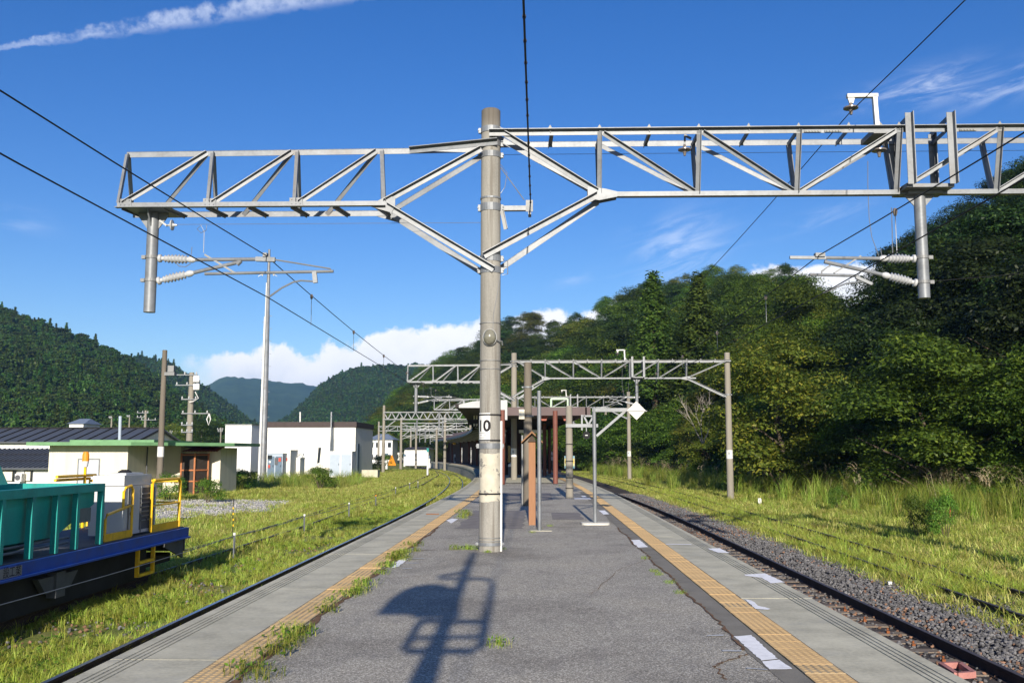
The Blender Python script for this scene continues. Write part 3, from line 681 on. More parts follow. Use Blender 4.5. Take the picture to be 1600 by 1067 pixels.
# bare dead tree
def bare_tree():
    pos = at(1098, 690, 74)
    t = thing('bare_tree', pos, 'leafless pale tree among the bushes left of the right concrete pole', 'tree'); b = MB(); rnd = random.Random(4)
    def grow(p, d, L, r, lev):
        q = p + d * L; mid = p.lerp(q, .5) + V(rnd.uniform(-.1, .1), rnd.uniform(-.1, .1), 0) * L * .4; b.tube([p, mid, q], r, 5, r * .55)
        if lev > 0:
            for _ in range(3): grow(mid.lerp(q, rnd.uniform(.2, 1)), (d + V(rnd.uniform(-.8, .8), rnd.uniform(-.8, .8), rnd.uniform(-.1, .5))).normalized(), L * rnd.uniform(.55, .8), r * .5, lev - 1)
    for a in (-.5, -.1, .35): grow(pos - V(0, 0, .2), V(a, -.25, 1).normalized(), 1.9, .055, 3)
    b.build('trunk', bark_pale, t)
bare_tree()
# bushes at the wood's foot
def shrub_proto(seed, m=None):
    rg = np.random.default_rng(seed); t = thing('bush', (0, 0, 0), 'bush', 'bush')
    vs, fs = crown_broad(rg, 2.0, 1.25, 26, 3000, .065, low=-.1, flat=.8); from_np('foliage', vs, fs, m or shrub_m, t)
    b = MB()
    for k in range(5): a = k * 1.256; b.tube([V(0, 0, -.2), V(math.cos(a) * .3, math.sin(a) * .3, .6), V(math.cos(a) * .7, math.sin(a) * .7, 1.3)], .03, 4, .012)
    b.build('stem', bark, t); return t
bushes = [shrub_proto(50), shrub_proto(51, broad_a)]; bused = set()
def put_bush(x, y, z, s, label, group=None, sz=None, k=None):
    pr = bushes[k if k is not None else rng.randrange(2)]
    o = copy_tree(pr) if pr.name in bused else pr; bused.add(pr.name)
    o.location = (x, y, z); o.scale = (s, s, s * (sz or 1)); o.rotation_euler = (0, 0, rng.uniform(0, 6.28)); o['label'] = label
    if group: o['group'] = group
    elif 'group' in o: del o['group']
for t in np.arange(0.2, 7.4, .08):
    p, n = tl_point(float(t)); q = p - n * rng.uniform(-1.6, 1.2)
    put_bush(q.x, q.y, GZ - .1, rng.uniform(.9, 2.1), 'rounded bush at the foot of the wood on the right', 'bushes along the wood edge on the right')

# ------------------------------------------------------------ hills on the left and far mountains
def ridge_mesh(name, prof, D0, D1, m, label, bumps=0, nu=14, step=18, drop=0):
    xs = np.arange(prof[0][0], prof[-1][0] + 1, step); b = MB(); rg = np.random.default_rng(len(name)); rows = []
    for px in xs:
        yy = float(np.interp(px, [p[0] for p in prof], [p[1] for p in prof]))
        for j in range(nu + 2):
            u = j / nu; D = D0 + (D1 - D0) * min(u, 1) + (150 if j == nu + 1 else 0); zt = 1.6 + (707 - yy) / 1500 * D1 - drop
            z = GZ - .6 + (zt - GZ) * (u ** 1.25 if u <= 1 else .3) + (rg.uniform(-bumps, bumps) if 0 < u <= 1 else 0)
            rows.append((D * (px - 840) / 1500, D, z))
    k = nu + 2; b.add(rows, [(i * k + j, (i + 1) * k + j, (i + 1) * k + j + 1, i * k + j + 1) for i in range(len(xs) - 1) for j in range(k - 1)])
    tag(b.build(name, m, smooth=True), label, kind='structure')
    V_ = np.array(rows).reshape(len(xs), k, 3); return V_
def scatter_on(V_, n, rg, jmax):
    i = rg.uniform(0, V_.shape[0] - 1.001, n); j = rg.uniform(0, 1, n) ** .8 * (jmax - .001); a, c = i.astype(int), j.astype(int); fi, fj = (i - a)[:, None], (j - c)[:, None]
    return (V_[a, c] * (1 - fi) * (1 - fj) + V_[a + 1, c] * fi * (1 - fj) + V_[a, c + 1] * (1 - fi) * fj + V_[a + 1, c + 1] * fi * fj)
def hidden(o): sc.collection.objects.unlink(o); return o
rg = np.random.default_rng(5)
far_tree = []
for k in range(4):
    if k < 2: vs, fs = crown_cone(rg, 12, 2.6, 12, 700, .75)
    else: vs, fs = crown_broad(rg, 9, 3.8, 26, 800, .62, flat=.6)
    far_tree.append(hidden(from_np('tree_crown', vs, fs, hillleaf)))
tiny_tree = []
for k in range(3):
    vs, fs = crown_broad(rg, 8, 4.2, 14, 150, 1.3, flat=.7) if k else crown_cone(rg, 12, 2.8, 8, 150, 1.4); tiny_tree.append(hidden(from_np('tree_crown', vs, fs, hillleaf)))
def forest(name, V_, n, protos_, smin, smax, label, wts, jmax):
    pts = scatter_on(V_, n, rg, jmax)
    big = np.sin(pts[:, 0] * .021 + pts[:, 1] * .013) + np.sin(pts[:, 0] * .007 - pts[:, 1] * .03 + 2)
    idx = rg.choice(len(protos_), n, p=wts); alt = rg.choice(len(protos_), n, p=[.12, .1, .42, .36] if len(protos_) == 4 else [.2, .44, .36]); idx = np.where(big > .9, alt, idx)
    scatter(name, pts, protos_, idx, rg.uniform(0, 6.28, n), rg.uniform(smin, smax, n), label, 'forest')
L1 = [(-420, 380), (-120, 425), (0, 477), (40, 492), (100, 510), (150, 530), (200, 553), (240, 583), (270, 604), (300, 626), (340, 652), (380, 672), (430, 692)]
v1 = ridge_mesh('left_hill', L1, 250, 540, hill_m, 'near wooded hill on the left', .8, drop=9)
forest('hillside_forest', v1, 8500, far_tree, .5, 1.0, 'dense mixed forest covering the near left hill', [.07, .07, .46, .40], 14)
L2 = [(60, 560), (215, 553), (260, 565), (300, 592), (330, 612), (370, 642), (410, 670), (450, 692)]
v2 = ridge_mesh('second_left_hill', L2, 640, 980, hill_m, 'second wooded hill behind the left one', 1., drop=6)
forest('second_hillside_forest', v2, 9000, tiny_tree, .55, .95, 'forest on the hill behind the near left hill', [.08, .5, .42], 14)
L3 = [(380, 690), (430, 660), (460, 642), (480, 618), (510, 592), (540, 577), (560, 572), (590, 569), (610, 567), (640, 574), (652, 565), (680, 572), (740, 610), (800, 650)]
v3 = ridge_mesh('valley_mountain', L3, 700, 1150, hill_m, 'green mountain rising at the end of the valley', 1., drop=6)
forest('mountain_forest', v3, 16000, tiny_tree, .5, .95, 'forest covering the green mountain at the valley end', [.05, .52, .43], 14)
L4 = [(200, 640), (290, 610), (320, 600), (345, 588), (370, 589), (400, 592), (480, 600), (520, 612), (600, 640), (700, 660)]
ridge_mesh('blue_mountain', L4, 1700, 3000, mount_m, 'distant blue mountain under the cloud', 3, 18, 6)
# ============================================================ CATENARY
PB = V(-.79, 16, 0)                                  # foot of the main pole
def pole_shaft(b, base, h, r0, r1, n=24):
    b.lathe(base, base + V(0, 0, h), [(0, r0), (.25, r0 + (r1 - r0) * .25), (.5, r0 + (r1 - r0) * .5), (.75, r0 + (r1 - r0) * .75), (1 - .02 / h, r1), (1, r1 - .02)], n)
def band(b, c, z, r, h=.05, t=.012, n=24):
    b.lathe(V(c.x, c.y, z - h / 2), V(c.x, c.y, z + h / 2), [(0, r), (0, r + t), (1, r + t), (1, r)], n, cap=False)
def rad(z): return .18 - (.18 - .163) * z / 7.5
def painted_pole_mat():
    m = bpy.data.materials.new('painted_pole'); m.use_nodes = True; nt = NT(m.node_tree); bs = nt.n['Principled BSDF']
    p = nt.new('ShaderNodeNewGeometry').outputs['Position']; sp = nt.new('ShaderNodeSeparateXYZ'); nt.l.new(p, sp.inputs[0]); z = sp.outputs[2]
    v = nt.vmap(p, (2.2, 2.2, .35)); n1 = nt.noise(v, 1.4, 6, .6); n2 = nt.noise(p, 60, 4); st = nt.noise(nt.vmap(p, (16, 16, .5)), 1, 5, .6)
    c = nt.ramp(nt.math('ADD', nt.math('MULTIPLY', n1, .6), nt.math('MULTIPLY', n2, .4)), [(.3, (.145, .14, .125)), (.5, (.25, .24, .218)), (.7, (.33, .317, .285))])
    c = nt.mix(nt.math('MULTIPLY', nt.step(st, .48, .66), .75), c, (.13, .115, .095))
    c = nt.mix(nt.math('MULTIPLY', nt.step(nt.math('ADD', z, nt.math('MULTIPLY', n1, .6)), 7.2, 7.75), .8), c, (.09, .075, .06))
    e = nt.noise(p, 5, 4, .6); e = nt.math('MULTIPLY', nt.math('SUBTRACT', e, .5), .10)
    zz = nt.math('ADD', z, e); inb = nt.math('MULTIPLY', nt.step(zz, .80, .805), nt.math('SUBTRACT', 1, nt.step(zz, 1.585, 1.59)))
    ch = nt.noise(nt.vmap(p, (1, 1, 1.0), loc=(2.3, 0, .5)), 4.2, 5, .6, dist=.8); chip = nt.math('SUBTRACT', 1, nt.step(ch, .60, .61))
    patch = nt.math('MULTIPLY', inb, chip); pc = nt.ramp(nt.noise(p, 7, 4), [(.3, (.40, .37, .30)), (.65, (.50, .47, .385))])
    c = nt.mix(patch, c, pc); nt.put(bs.inputs['Base Color'], c); bs.inputs['Roughness'].default_value = .9
    nt.put(bs.inputs['Normal'], nt.bump(nt.math('ADD', nt.math('MULTIPLY', patch, .8), nt.math('MULTIPLY', n2, .5)), .4, .006)); return m
pole_paint = painted_pole_mat()
def bands_part(t, zs, c=PB, name='clamp_band', m=steel, rr=None, h=.06, lug=True):
    for z in zs:
        b = MB(); r = (rr or rad)(z) + .002; band(b, c, z, r, h, .010)
        if lug:
            for s in (-1, 1):
                b.box((c.x + s * (r + .025) - .022, c.y - .03, z - h / 2.4), (c.x + s * (r + .025) + .022, c.y - .012, z + h / 2.4)); b.box((c.x + s * (r + .025) - .022, c.y + .012, z - h / 2.4), (c.x + s * (r + .025) + .022, c.y + .03, z + h / 2.4))
                b.lathe(V(c.x + s * (r + .045), c.y - .05, z), V(c.x + s * (r + .045), c.y + .05, z), [(0, .012), (1, .012)], 6)
        b.build(name, m, t)
def plate_on_pole(t, c, r, a0, a1, z0, z1, txt, size, tz, ta, name='number_plate'):
    b = MB(); n = 14
    def P(a, rr, z): a = R(a); return V(c.x + math.sin(a) * rr, c.y - math.cos(a) * rr, z)
    vs = []
    for i in range(n + 1):
        a = a0 + (a1 - a0) * i / n
        for rr, z in ((r + .004, z0), (r + .004, z1), (r + .007, z1), (r + .007, z0)): vs.append(P(a, rr, z))
    b.add(vs, [(i * 4 + k, i * 4 + (k + 1) % 4, i * 4 + 4 + (k + 1) % 4, i * 4 + 4 + k) for i in range(n) for k in range(4)] + [(3, 2, 1, 0), (n * 4, n * 4 + 1, n * 4 + 2, n * 4 + 3)])
    pl = b.build(name, white_paint, t)
    tv, tf = text_mesh(txt, size, .008); b = MB(); b.add([P(ta + math.degrees(v.x / r), r + .0085, tz + v.y) for v in tv], tf); b.build('numeral', black, pl, fix=False)
    return pl
# ---- main pole "10"
mp = thing('concrete_pole', PB, 'weathered round concrete pole numbered 10 standing in the middle of the platform', 'pole')
b = MB(); pole_shaft(b, PB - V(0, 0, .05), 7.52, .18, .163, 32); b.build('shaft', pole_paint, mp, smooth=True)
bands_part(mp, [7.10, 6.86, 6.66], h=.10); bands_part(mp, [5.74], h=.13); bands_part(mp, [5.90], h=.03, lug=False, name='strap'); bands_part(mp, [4.86, 4.66], h=.11)
bands_part(mp, [3.75, 3.12, 2.98], h=.012, lug=False, name='wire_strap', m=steel_dark); bands_part(mp, [2.22, 1.80, .93], h=.025, lug=False, name='black_strap', m=black)
bands_part(mp, [1.71], h=.09, name='clamp_band'); bands_part(mp, [.12], h=.05, name='clamp_band'); bands_part(mp, [.22, .17], h=.012, lug=False, name='wire_strap', m=steel_dark)
plate_on_pole(mp, PB, .177, -118, 3, 1.78, 2.25, '10', .25, 2.03, -35)
pl = mp.children[-1]
for z, wd in ((1.92, 60), (1.88, 40), (1.84, 70)):
    b = MB(); b.add([V(PB.x + math.sin(R(a)) * .1855, PB.y - math.cos(R(a)) * .1855, zz) for a in (-90, -75, -60, -45, -30, -15) for zz in (z, z + .008)], [(2 * i, 2 * i + 2, 2 * i + 3, 2 * i + 1) for i in range(0, 5, 1 if wd > 50 else 2)]); b.build('faint_print', wire_grey, pl, fix=False)
b = MB(); b.tube([V(PB.x + .185, PB.y - .05, 0), V(PB.x + .187, PB.y - .05, 2.12)], .02, 8); b.build('conduit', white_paint, mp, smooth=True)
b = MB(); b.tube([V(PB.x + .05, PB.y - .172, 3.62), V(PB.x + .06, PB.y - .175, 3.9), V(PB.x + .13, PB.y - .125, 4.3), V(PB.x + .165, PB.y - .06, 4.6)], .005, 5); b.build('cable', wire_grey, mp)
b = MB(); b.tube([V(PB.x + .17, PB.y, 6.5), V(PB.x + .28, PB.y, 6.35), V(PB.x + .24, PB.y, 6.1), V(PB.x + .17, PB.y, 6.0)], .006, 5); b.tube([V(PB.x + .17, PB.y, 6.45), V(PB.x + .57, PB.y, 5.88)], .009, 6); b.build('cable', wire_grey, mp)
b = MB(); b.tube([V(PB.x + .19, PB.y, 4.83), V(PB.x + .29, PB.y, 4.83), V(PB.x + .29, PB.y, 4.6), V(PB.x + .19, PB.y, 4.58)], .008, 5); b.build('cable', wire_grey, mp)
# bulkhead lamp on the pole
lamp = thing('bulkhead_lamp', PB + V(0, -.18, 3.5), 'dusty oval bulkhead lamp facing the viewer on the concrete pole numbered 10', 'lamp')
c = PB + V(0, -.17, 3.5)
b = MB(); b.lathe(c + V(0, .03, 0), c - V(0, .05, 0), [(0, .10), (.3, .118), (1, .118)], 24)
for v in b.v: v.z = c.z + (v.z - c.z) * 1.2
b.build('lamp_base', steel_dark, lamp, smooth=True)
lens = mat('dusty_lamp_glass', (.17, .165, .13), .25, 0, .25, 12, spec=.6)
b = MB(); b.lathe(c - V(0, .05, 0), c - V(0, .16, 0), [(0, .108), (.35, .104), (.65, .088), (.88, .055), (1, .015)], 24)
for v in b.v: v.z = c.z + (v.z - c.z) * 1.22
b.build('lens', lens, lamp, smooth=True)
b = MB(); b.tube([c + V(.12, 0, -.05), c + V(.2, .05, -.06), c + V(.205, .08, -.12)], .012, 6); b.build('fixing_hook', steel_dark, lamp)
# cable arm
arm = thing('cable_arm', PB + V(.2, 0, 5.72), 'short steel arm with strut holding the black cable bundle, right of the pole numbered 10', 'bracket')
b = MB(); b.box((PB.x + .2, PB.y - .05, 5.69), (PB.x + .72, PB.y + .05, 5.77)); b.build('arm', steel, arm)
b = MB(); b.angle(V(PB.x + .19, PB.y - .04, 5.70), V(PB.x + .26, PB.y - .04, 5.36), .07, .01); b.build('strut', steel_dark, arm)
b = MB(); b.box((PB.x + .6, PB.y - .07, 5.66), (PB.x + .72, PB.y - .052, 5.86)); b.box((PB.x + .64, PB.y - .12, 5.6), (PB.x + .69, PB.y + .1, 5.66)); b.build('clamp', steel_dark, arm)
# ---- truss beams
YF, YB, YM = 15.78, 16.42, 16.1
def left_beam():
    A = lambda px, py, Y=YF: at(px, py, Y)
    t = thing('truss_beam', PB + V(-.2, 0, 6.6), 'triangular steel lattice beam reaching left from the pole numbered 10', 'truss beam', 'lattice beams on the pole numbered 10')
    del t['group']
    top = [(200, 242), (333, 239.5), (465, 238), (597, 236.5)]; bf = [(185, 323), (325, 321), (460, 319), (600, 317)]
    b = MB(); b.angle(A(198, 242, YM), A(640, 236, YM), .1, .012, n=(0, 1, 0)); b.build('top_chord', steel, t)
    b = MB(); b.angle(A(640, 236, YM - .03), PB + V(.12, -.19, 6.84), .1, .012); b.build('top_chord', steel, t)
    b = MB(); b.angle(A(640, 236, YM + .03), PB + V(-.1, .19, 6.84), .1, .012, n=(0, 1, 0)); b.build('top_chord', steel, t)
    for Y in (YF, YB):
        n = (0, -1, 0) if Y == YF else (0, 1, 0); z0 = A(400, 320).z; x0, x1 = A(183, 322).x, A(603, 318).x
        b = MB(); b.angle(V(x0, Y, z0), V(x1, Y, z0), .1, .012, n=n, flip=-1 if Y == YF else 1); b.build('bottom_chord', steel, t)
        for (tx, ty), (bx, by) in zip(top, bf):
            p = A(tx, ty, YM); q = V(A(bx, by).x, Y, z0 + .05)
            if Y == YB: q.x = p.x - .02
            b = MB(); b.angle(q, p + V(0, -.02 if Y == YF else .02, 0), .075, .01, n=n); b.build('upright', steel, t)
        for i in range(3):
            p = A(top[i + 1][0] - 8, top[i + 1][1], YM); q = V(A(bf[i][0] + 8, 320).x, Y, z0 + .03)
            if Y == YB: q.x += .32; q.z -= .05
            b = MB(); b.angle(q, p, .075, .01, n=n); b.build('diagonal', steel, t)
        s = -1 if Y == YF else 1
        b = MB(); b.angle(V(x1 - .02, Y, z0 + .03), PB + V(-.15 if s < 0 else -.16, s * .19, 6.72), .09, .012, n=n); b.build('diagonal', steel, t)
        b = MB(); b.angle(V(x1, Y, z0 - .03), PB + V(.06 if s < 0 else -.12, s * .20, 4.64), .10, .012, n=n); b.build('knee_brace', steel, t)
        b = MB(); b.prism([V(x1 - .3, Y + s * .015, z0 - .04), V(x1 + .1, Y + s * .015, z0 - .16), V(x1 + .16, Y + s * .015, z0 - .05), V(x1 + .16, Y + s * .015, z0 + .1), V(x1 + .04, Y + s * .015, z0 + .14)], (0, s * .012, 0)); b.build('gusset_plate', steel, t)
    for px in range(190, 601, 66):
        x = A(px, 320).x; b = MB(); b.angle(V(x, YF, z0 - .045), V(x + .12, YB, z0 - .045), .06, .01, n=(1, 0, 0)); b.build('cross_tie', steel_dark, t)
    def node_plate(x, z, w=.22, h=.13):
        b = MB(); b.box((x - w / 2, YF - .024, z - h / 2), (x + w / 2, YF - .0135, z + h / 2))
        for i in (-1, 0, 1):
            for j in (-1, 1): c = V(x + i * w * .33, YF - .024, z + j * h * .28); b.lathe(c, c - V(0, .013, 0), [(0, .011), (1, .011)], 6)
        b.build('node_plate', steel, t)
    for px in (193, 325, 460): node_plate(A(px, 320).x + .03, z0 + .045)
    return t
def right_beam(xr):
    A = lambda px, py, Y=YF: at(px, py, Y)
    t = thing('truss_beam', PB + V(.2, 0, 6.9), 'lattice beam with two top chords reaching right from the pole numbered 10', 'truss beam')
    zt, zb = A(1090, 205).z, A(1200, 303, YM).z; sp = A(1248, 205).x - A(1092, 205).x; x0 = A(937, 205).x
    for Y, n, m in ((YF, (0, -1, 0), steel), (YB, (0, 1, 0), steel)):
        b = MB(); b.angle(V(PB.x - .02, Y if Y != YF else 15.80, zt), V(xr + .3, Y, zt), .1, .012, n=n); b.build('top_chord', m, t)
    b = MB(); b.bar(V(x0 - .05, YM, zb), V(xr - 1.7, YM, zb), .13, .08); b.build('bottom_chord', steel, t)
    xs = []; x = x0
    while x < xr - 1.2: xs.append(x); x += sp
    for Y, n in ((YF, (0, -1, 0)), (YB, (0, 1, 0))):
        for i, x in enumerate(xs):
            b = MB(); b.angle(V(x, YM + (Y - YM) * .12, zb), V(x, Y, zt), .075, .01, n=n); b.build('upright', steel, t)
            if i < 2: p, q = V(x + .06, Y, zt - .03), V(x + sp - .06, YM + (Y - YM) * .12, zb + .03)
            else: p, q = V(x + .06, YM + (Y - YM) * .12, zb + .03), V(x + sp - .06, Y, zt - .03)
            if i == len(xs) - 1: q = V(xr, Y, zt - .03)
            b = MB(); b.angle(p, q, .075, .01, n=n); b.build('diagonal', steel, t)
        s = -1 if Y == YF else 1
        b = MB(); b.angle(PB + V(.14, s * .19, 7.04), V(x0 - .04, YM + s * .08, zb + .04), .09, .012, n=n); b.build('diagonal', steel, t)
        b = MB(); b.angle(PB + V(-.1 if s < 0 else .14, s * .20, 4.87 if s < 0 else 4.72), V(x0 - .02, YM + s * .09, zb - (.02 if s < 0 else .10)), .10, .012, n=n); b.build('knee_brace', steel, t)
        for xg, k in ((x0, 1), (xs[-1], -1)):
            b = MB(); b.prism([V(xg - k * .2, YM + s * .10, zb - .09), V(xg - k * .2, YM + s * .10, zb + .12), V(xg + k * .1, YM + s * .10, zb + .08), V(xg + k * .3, YM + s * .10, zb + .03), V(xg + k * .3, YM + s * .10, zb - .06), V(xg, YM + s * .10, zb - .12)], (0, s * .012, 0)); b.build('gusset_plate', steel, t)
        b = MB(); b.angle(V(xs[-1], YM + s * .09, zb - .02), V(xr + .05, YM + s * .2, zb - 1.1), .10, .012, n=n); b.build('knee_brace', steel, t)
    x = x0 - sp / 2
    while x < xr:
        b = MB(); b.angle(V(x, YF - .02, zt + .03), V(x - .03, YB + .02, zt - .04), .07, .01, n=(1, 0, 0)); b.prism([V(x - .05, YF - .012, zt + .05), V(x + .04, YF - .012, zt + .05), V(x, YF - .012, zt + .13)], (0, .01, 0)); b.build('cross_tie', steel_dark, t); x += sp / 2
    # bolted splice plates
    for px in (1258, 1290, 1500): 
        xx = A(px, 205).x; b = MB(); b.box((xx - .02, YF - .03, zt - .045), (xx + .26, YF - .016, zt - .005))
        for k in range(5): b.lathe(V(xx + .01 + k * .05, YF - .03, zt - .025), V(xx + .01 + k * .05, YF - .045, zt - .025), [(0, .013), (1, .013)], 6)
        b.build('splice_plate', steel_dark, t)
    return t
ins_prof = [(0, 0.025), (0.04, 0.0688), (0.1, 0.0688), (0.12, 0.0375), (0.18, 0.0375), (0.21, 0.065), (0.24, 0.0438), (0.3, 0.075), (0.33, 0.0438), (0.39, 0.08), (0.42, 0.0462), (0.48, 0.0825), (0.51, 0.0462), (0.57, 0.0825), (0.6, 0.0462), (0.66, 0.08), (0.69, 0.0438), (0.75, 0.075), (0.78, 0.0375), (0.84, 0.0562), (0.92, 0.0562), (1, 0.0312)]
def bracket(side):
    if side < 0:
        px0, ptop, pbot, mir, name = 239, 336, 488, 1, 'left'
    Y = YM; A = lambda px, py: at(px, py, Y)
    if side < 0:
        t = thing('catenary_bracket', A(240, 336), 'hanging steel post with grey insulated arms under the left beam of the pole numbered 10', 'catenary bracket')
        x = A(240, 336).x; zt, zb = A(240, 333).z, A(240, 488).z
        b = MB(); b.lathe(V(x, Y, zb), V(x, Y, zt), [(0, .088), (0, .098), (1, .098)], 20); b.build('hanging_post', steel, t, smooth=True)
        b = MB(); b.box((x - .35, YF - .03, zt - .0), (x + .42, YB + .03, zt + .02))
        for s in (-1, 1): b.prism([V(x + s * .10, Y - .012, zt), V(x + s * .26, Y - .012, zt), V(x + s * .26, Y - .012, zt - .06), V(x + s * .10, Y - .012, zt - .28)], (0, .024, 0))
        b.prism([V(x - .012, Y - .10, zt), V(x - .012, Y - .28, zt), V(x - .012, Y - .10, zt - .25)], (.024, 0, 0)); b.build('head_plate', steel, t)
        u, l = A(240, 402), A(240, 438)
        for z in (u.z, l.z):
            b = MB(); band(b, V(x, Y, 0), z, .099, .05, .012, 20); b.box((x - .17, Y - .03, z - .03), (x - .1, Y + .03, z + .03)); b.build('clamp_band', steel_dark, t)
        up, ue = A(252, 403), A(306, 406); lp, le = A(252, 440), A(303, 426)
        for p, q in ((V(x + .1, Y, u.z - .02), ue), (V(x + .1, Y, l.z - .02), le)):
            b = MB(); b.lathe(p, q, ins_prof, 14); b.build('insulator', porcelain, t, smooth=True)
        b = MB(); b.ring(ue, A(420, 405), .032, n=10); b.bar(A(400, 405), A(430, 406), .075, .075); b.build('top_tube', steel, t)
        b = MB(); b.ring(le, A(372, 410), .032, n=10); b.ring(A(370, 413), A(376, 407), .045, n=10); b.build('strut_tube', steel, t)
        b = MB(); b.ring(A(320, 428), A(521, 424), .026, n=10); b.build('steady_tube', steel, t)
        b = MB(); b.bar(A(320, 398), A(368, 427), .045, .03); b.build('hanger_bar', steel_dark, t)
        b = MB(); b.tube([A(430, 406), A(516, 420), A(518, 424)], .014, 6); b.build('stay_rod', steel_dark, t)
        b = MB(); b.bar(A(491, 424), A(493, 442), .075, .05); b.build('drop_lug', steel, t)
        b = MB(); b.tube([A(494, 440), A(470, 438.5), A(458, 441), A(440, 450), A(419, 465)], .016, 6); b.build('registration_arm', steel, t)
        b = MB(); b.box((A(412, 400).x, Y - .06, A(412, 402).z), (A(418, 400).x, Y + .06, A(412, 396).z)); b.build('saddle_clamp', steel_dark, t)
        b = MB(); b.tube([A(275, 411), A(280, 416), A(290, 417), A(298, 412)], .007, 5); b.tube([A(318, 395), A(319, 362), A(314, 352), A(308, 358), A(314, 364), A(322, 360), A(323, 352)], .006, 5); b.tube([A(298, 404), A(300, 386)], .006, 4); b.build('jumper_wire', wire_grey, t)
    else:
        t = thing('catenary_bracket', A(1440, 305), 'hanging steel post with grey insulated arms under the right beam of the pole numbered 10', 'catenary bracket')
        x = A(1440, 380).x; zt, zb = A(1440, 302).z, A(1440, 466).z
        b = MB(); b.lathe(V(x, Y, zb), V(x, Y, zt), [(0, .085), (0, .095), (1, .095)], 20); b.build('hanging_post', steel, t, smooth=True)
        b = MB(); x0, x1 = A(1405, 300).x, A(1478, 300).x; zc = A(1440, 298).z; zt2 = A(1440, 200).z
        b.box((x0, YF - .02, zc - .03), (x1, YB + .02, zc + .03)); b.box((x0 + .1, Y - .14, zc - .08), (x1 - .1, Y + .14, zc - .031)); b.build('head_plate', steel, t)
        b = MB()
        for s in (-1, 1): b.prism([V(x + s * .09, Y - .012, zt), V(x + s * .26, Y - .012, zt), V(x + s * .24, Y - .012, zt - .06), V(x + s * .10, Y - .012, zt - .22)], (0, .024, 0))
        b.build('gusset_plate', steel, t)
        for xx in (x0 + .05, x1 - .05):
            for YY in (YF - .09, YB + .04):
                b = MB(); b.angle(V(xx, YY, zc), V(xx, YY, zt2 + (.12 if YY < Y else 0)), .11, .014); b.build('hanger_post', steel, t)
            b = MB(); b.angle(V(xx, YF - .1, zt2 + .06), V(xx, YB + .1, zt2 + .0), .09, .012, n=(1, 0, 0)); b.build('cross_tie', steel_dark, t)
        u, l = A(1440, 402.5), A(1440, 441)
        for z in (u.z, l.z):
            b = MB(); band(b, V(x, Y, 0), z, .096, .05, .012, 20); b.box((x + .1, Y - .03, z - .03), (x + .17, Y + .03, z + .03)); b.build('clamp_band', steel_dark, t)
        ue, le = A(1374, 404), A(1378, 429)
        for p, q in ((V(x - .1, Y, u.z - .02), ue), (V(x - .1, Y, l.z - .02), le)):
            b = MB(); b.lathe(p, q, ins_prof, 14); b.build('insulator', porcelain, t, smooth=True)
        b = MB(); b.ring(ue, A(1290, 403), .03, n=10); b.bar(A(1290, 403), A(1234, 402.5), .05, .05); b.build('top_tube', steel, t)
        b = MB(); b.ring(le, A(1288, 409), .032, n=10); b.build('strut_tube', steel, t)
        b = MB(); b.ring(A(1265, 429), A(1342, 431), .026, n=10); b.build('steady_tube', steel, t)
        b = MB(); b.bar(A(1345, 400), A(1303, 427), .04, .025); b.tube([A(1290, 406), A(1297, 415), A(1284, 424), A(1284, 429)], .015, 5); b.build('hanger_bar', steel_dark, t)
        b = MB(); b.bar(A(1337, 433), A(1362, 444), .06, .05); b.build('drop_lug', steel, t)
        b = MB(); b.tube([A(1364, 444), A(1345, 440), A(1322, 443), A(1300, 452), A(1286, 458)], .015, 6); b.build('registration_arm', steel, t)
        b = MB(); b.box((A(1273, 400).x, Y - .06, A(1273, 402).z), (A(1288, 400).x, Y + .06, A(1273, 396).z)); b.build('saddle_clamp', steel_dark, t)
        b = MB(); b.tube([A(1373, 400), A(1362, 370), A(1358, 340), A(1356, 290), A(1356, 252)], .006, 5); b.tube([A(1393, 325), A(1395, 398)], .008, 4); b.tube([A(1378, 402), A(1376, 388)], .006, 4); b.build('jumper_wire', wire_grey, t)
    return t
def disc_ins(b, c, axis=V(0, 0, -1), s=1.0):
    b.lathe(c, c + axis * .22 * s, [(0, .02 * s), (.2, .03 * s), (.3, .05 * s), (.42, .125 * s), (.52, .125 * s), (.56, .05 * s), (.75, .03 * s), (1, .022 * s)], 16)
def feeder_arm():
    Y = 16.0; A = lambda px, py: at(px, py, Y)
    t = thing('feeder_arm', A(1370, 205), 'hooked white steel arm with disc insulator standing on the right beam near the hanging post', 'bracket')
    b = MB(); b.bar(A(1371, 212), A(1366, 149), .09, .07, up=(1, 0, 0)); b.bar(A(1371, 150), A(1323, 150.5), .09, .06); b.prism([A(1323, 150) + V(0, -.02, 0), A(1336, 150) + V(0, -.02, 0), A(1333, 162) + V(0, -.02, 0), A(1327, 162) + V(0, -.02, 0)], (0, .04, 0)); b.build('arm', white_paint, t)
    b = MB(); b.prism([A(1371, 200) + V(0, .0, 0), A(1385, 202), A(1371, 186)], (0, .012, 0)); b.box((A(1358, 210).x, YF, A(1358, 215).z), (A(1392, 210).x, YB, A(1358, 207).z)); b.build('foot_bracket', steel_dark, t)
    b = MB(); disc_ins(b, A(1329, 160)); b.build('insulator', dark_porcelain, t, smooth=True)
    b = MB(); disc_ins(b, A(1373, 226)); b.build('insulator', dark_porcelain, t, smooth=True)
    return t
def hung_ins():
    A = lambda px, py: at(px, py, 16.0)
    t = thing('hanging_insulator', A(1069, 212), 'small dark disc insulator hanging inside the right lattice beam', 'insulator')
    b = MB(); b.bar(A(1080, 217), A(1070, 212), .04, .03); b.bar(A(1070, 211), A(1070, 226), .03, .03); b.build('hanger', steel_dark, t)
    b = MB(); disc_ins(b, A(1069.5, 226), s=.9); b.build('insulator', dark_porcelain, t, smooth=True); return t
XR = 11.7
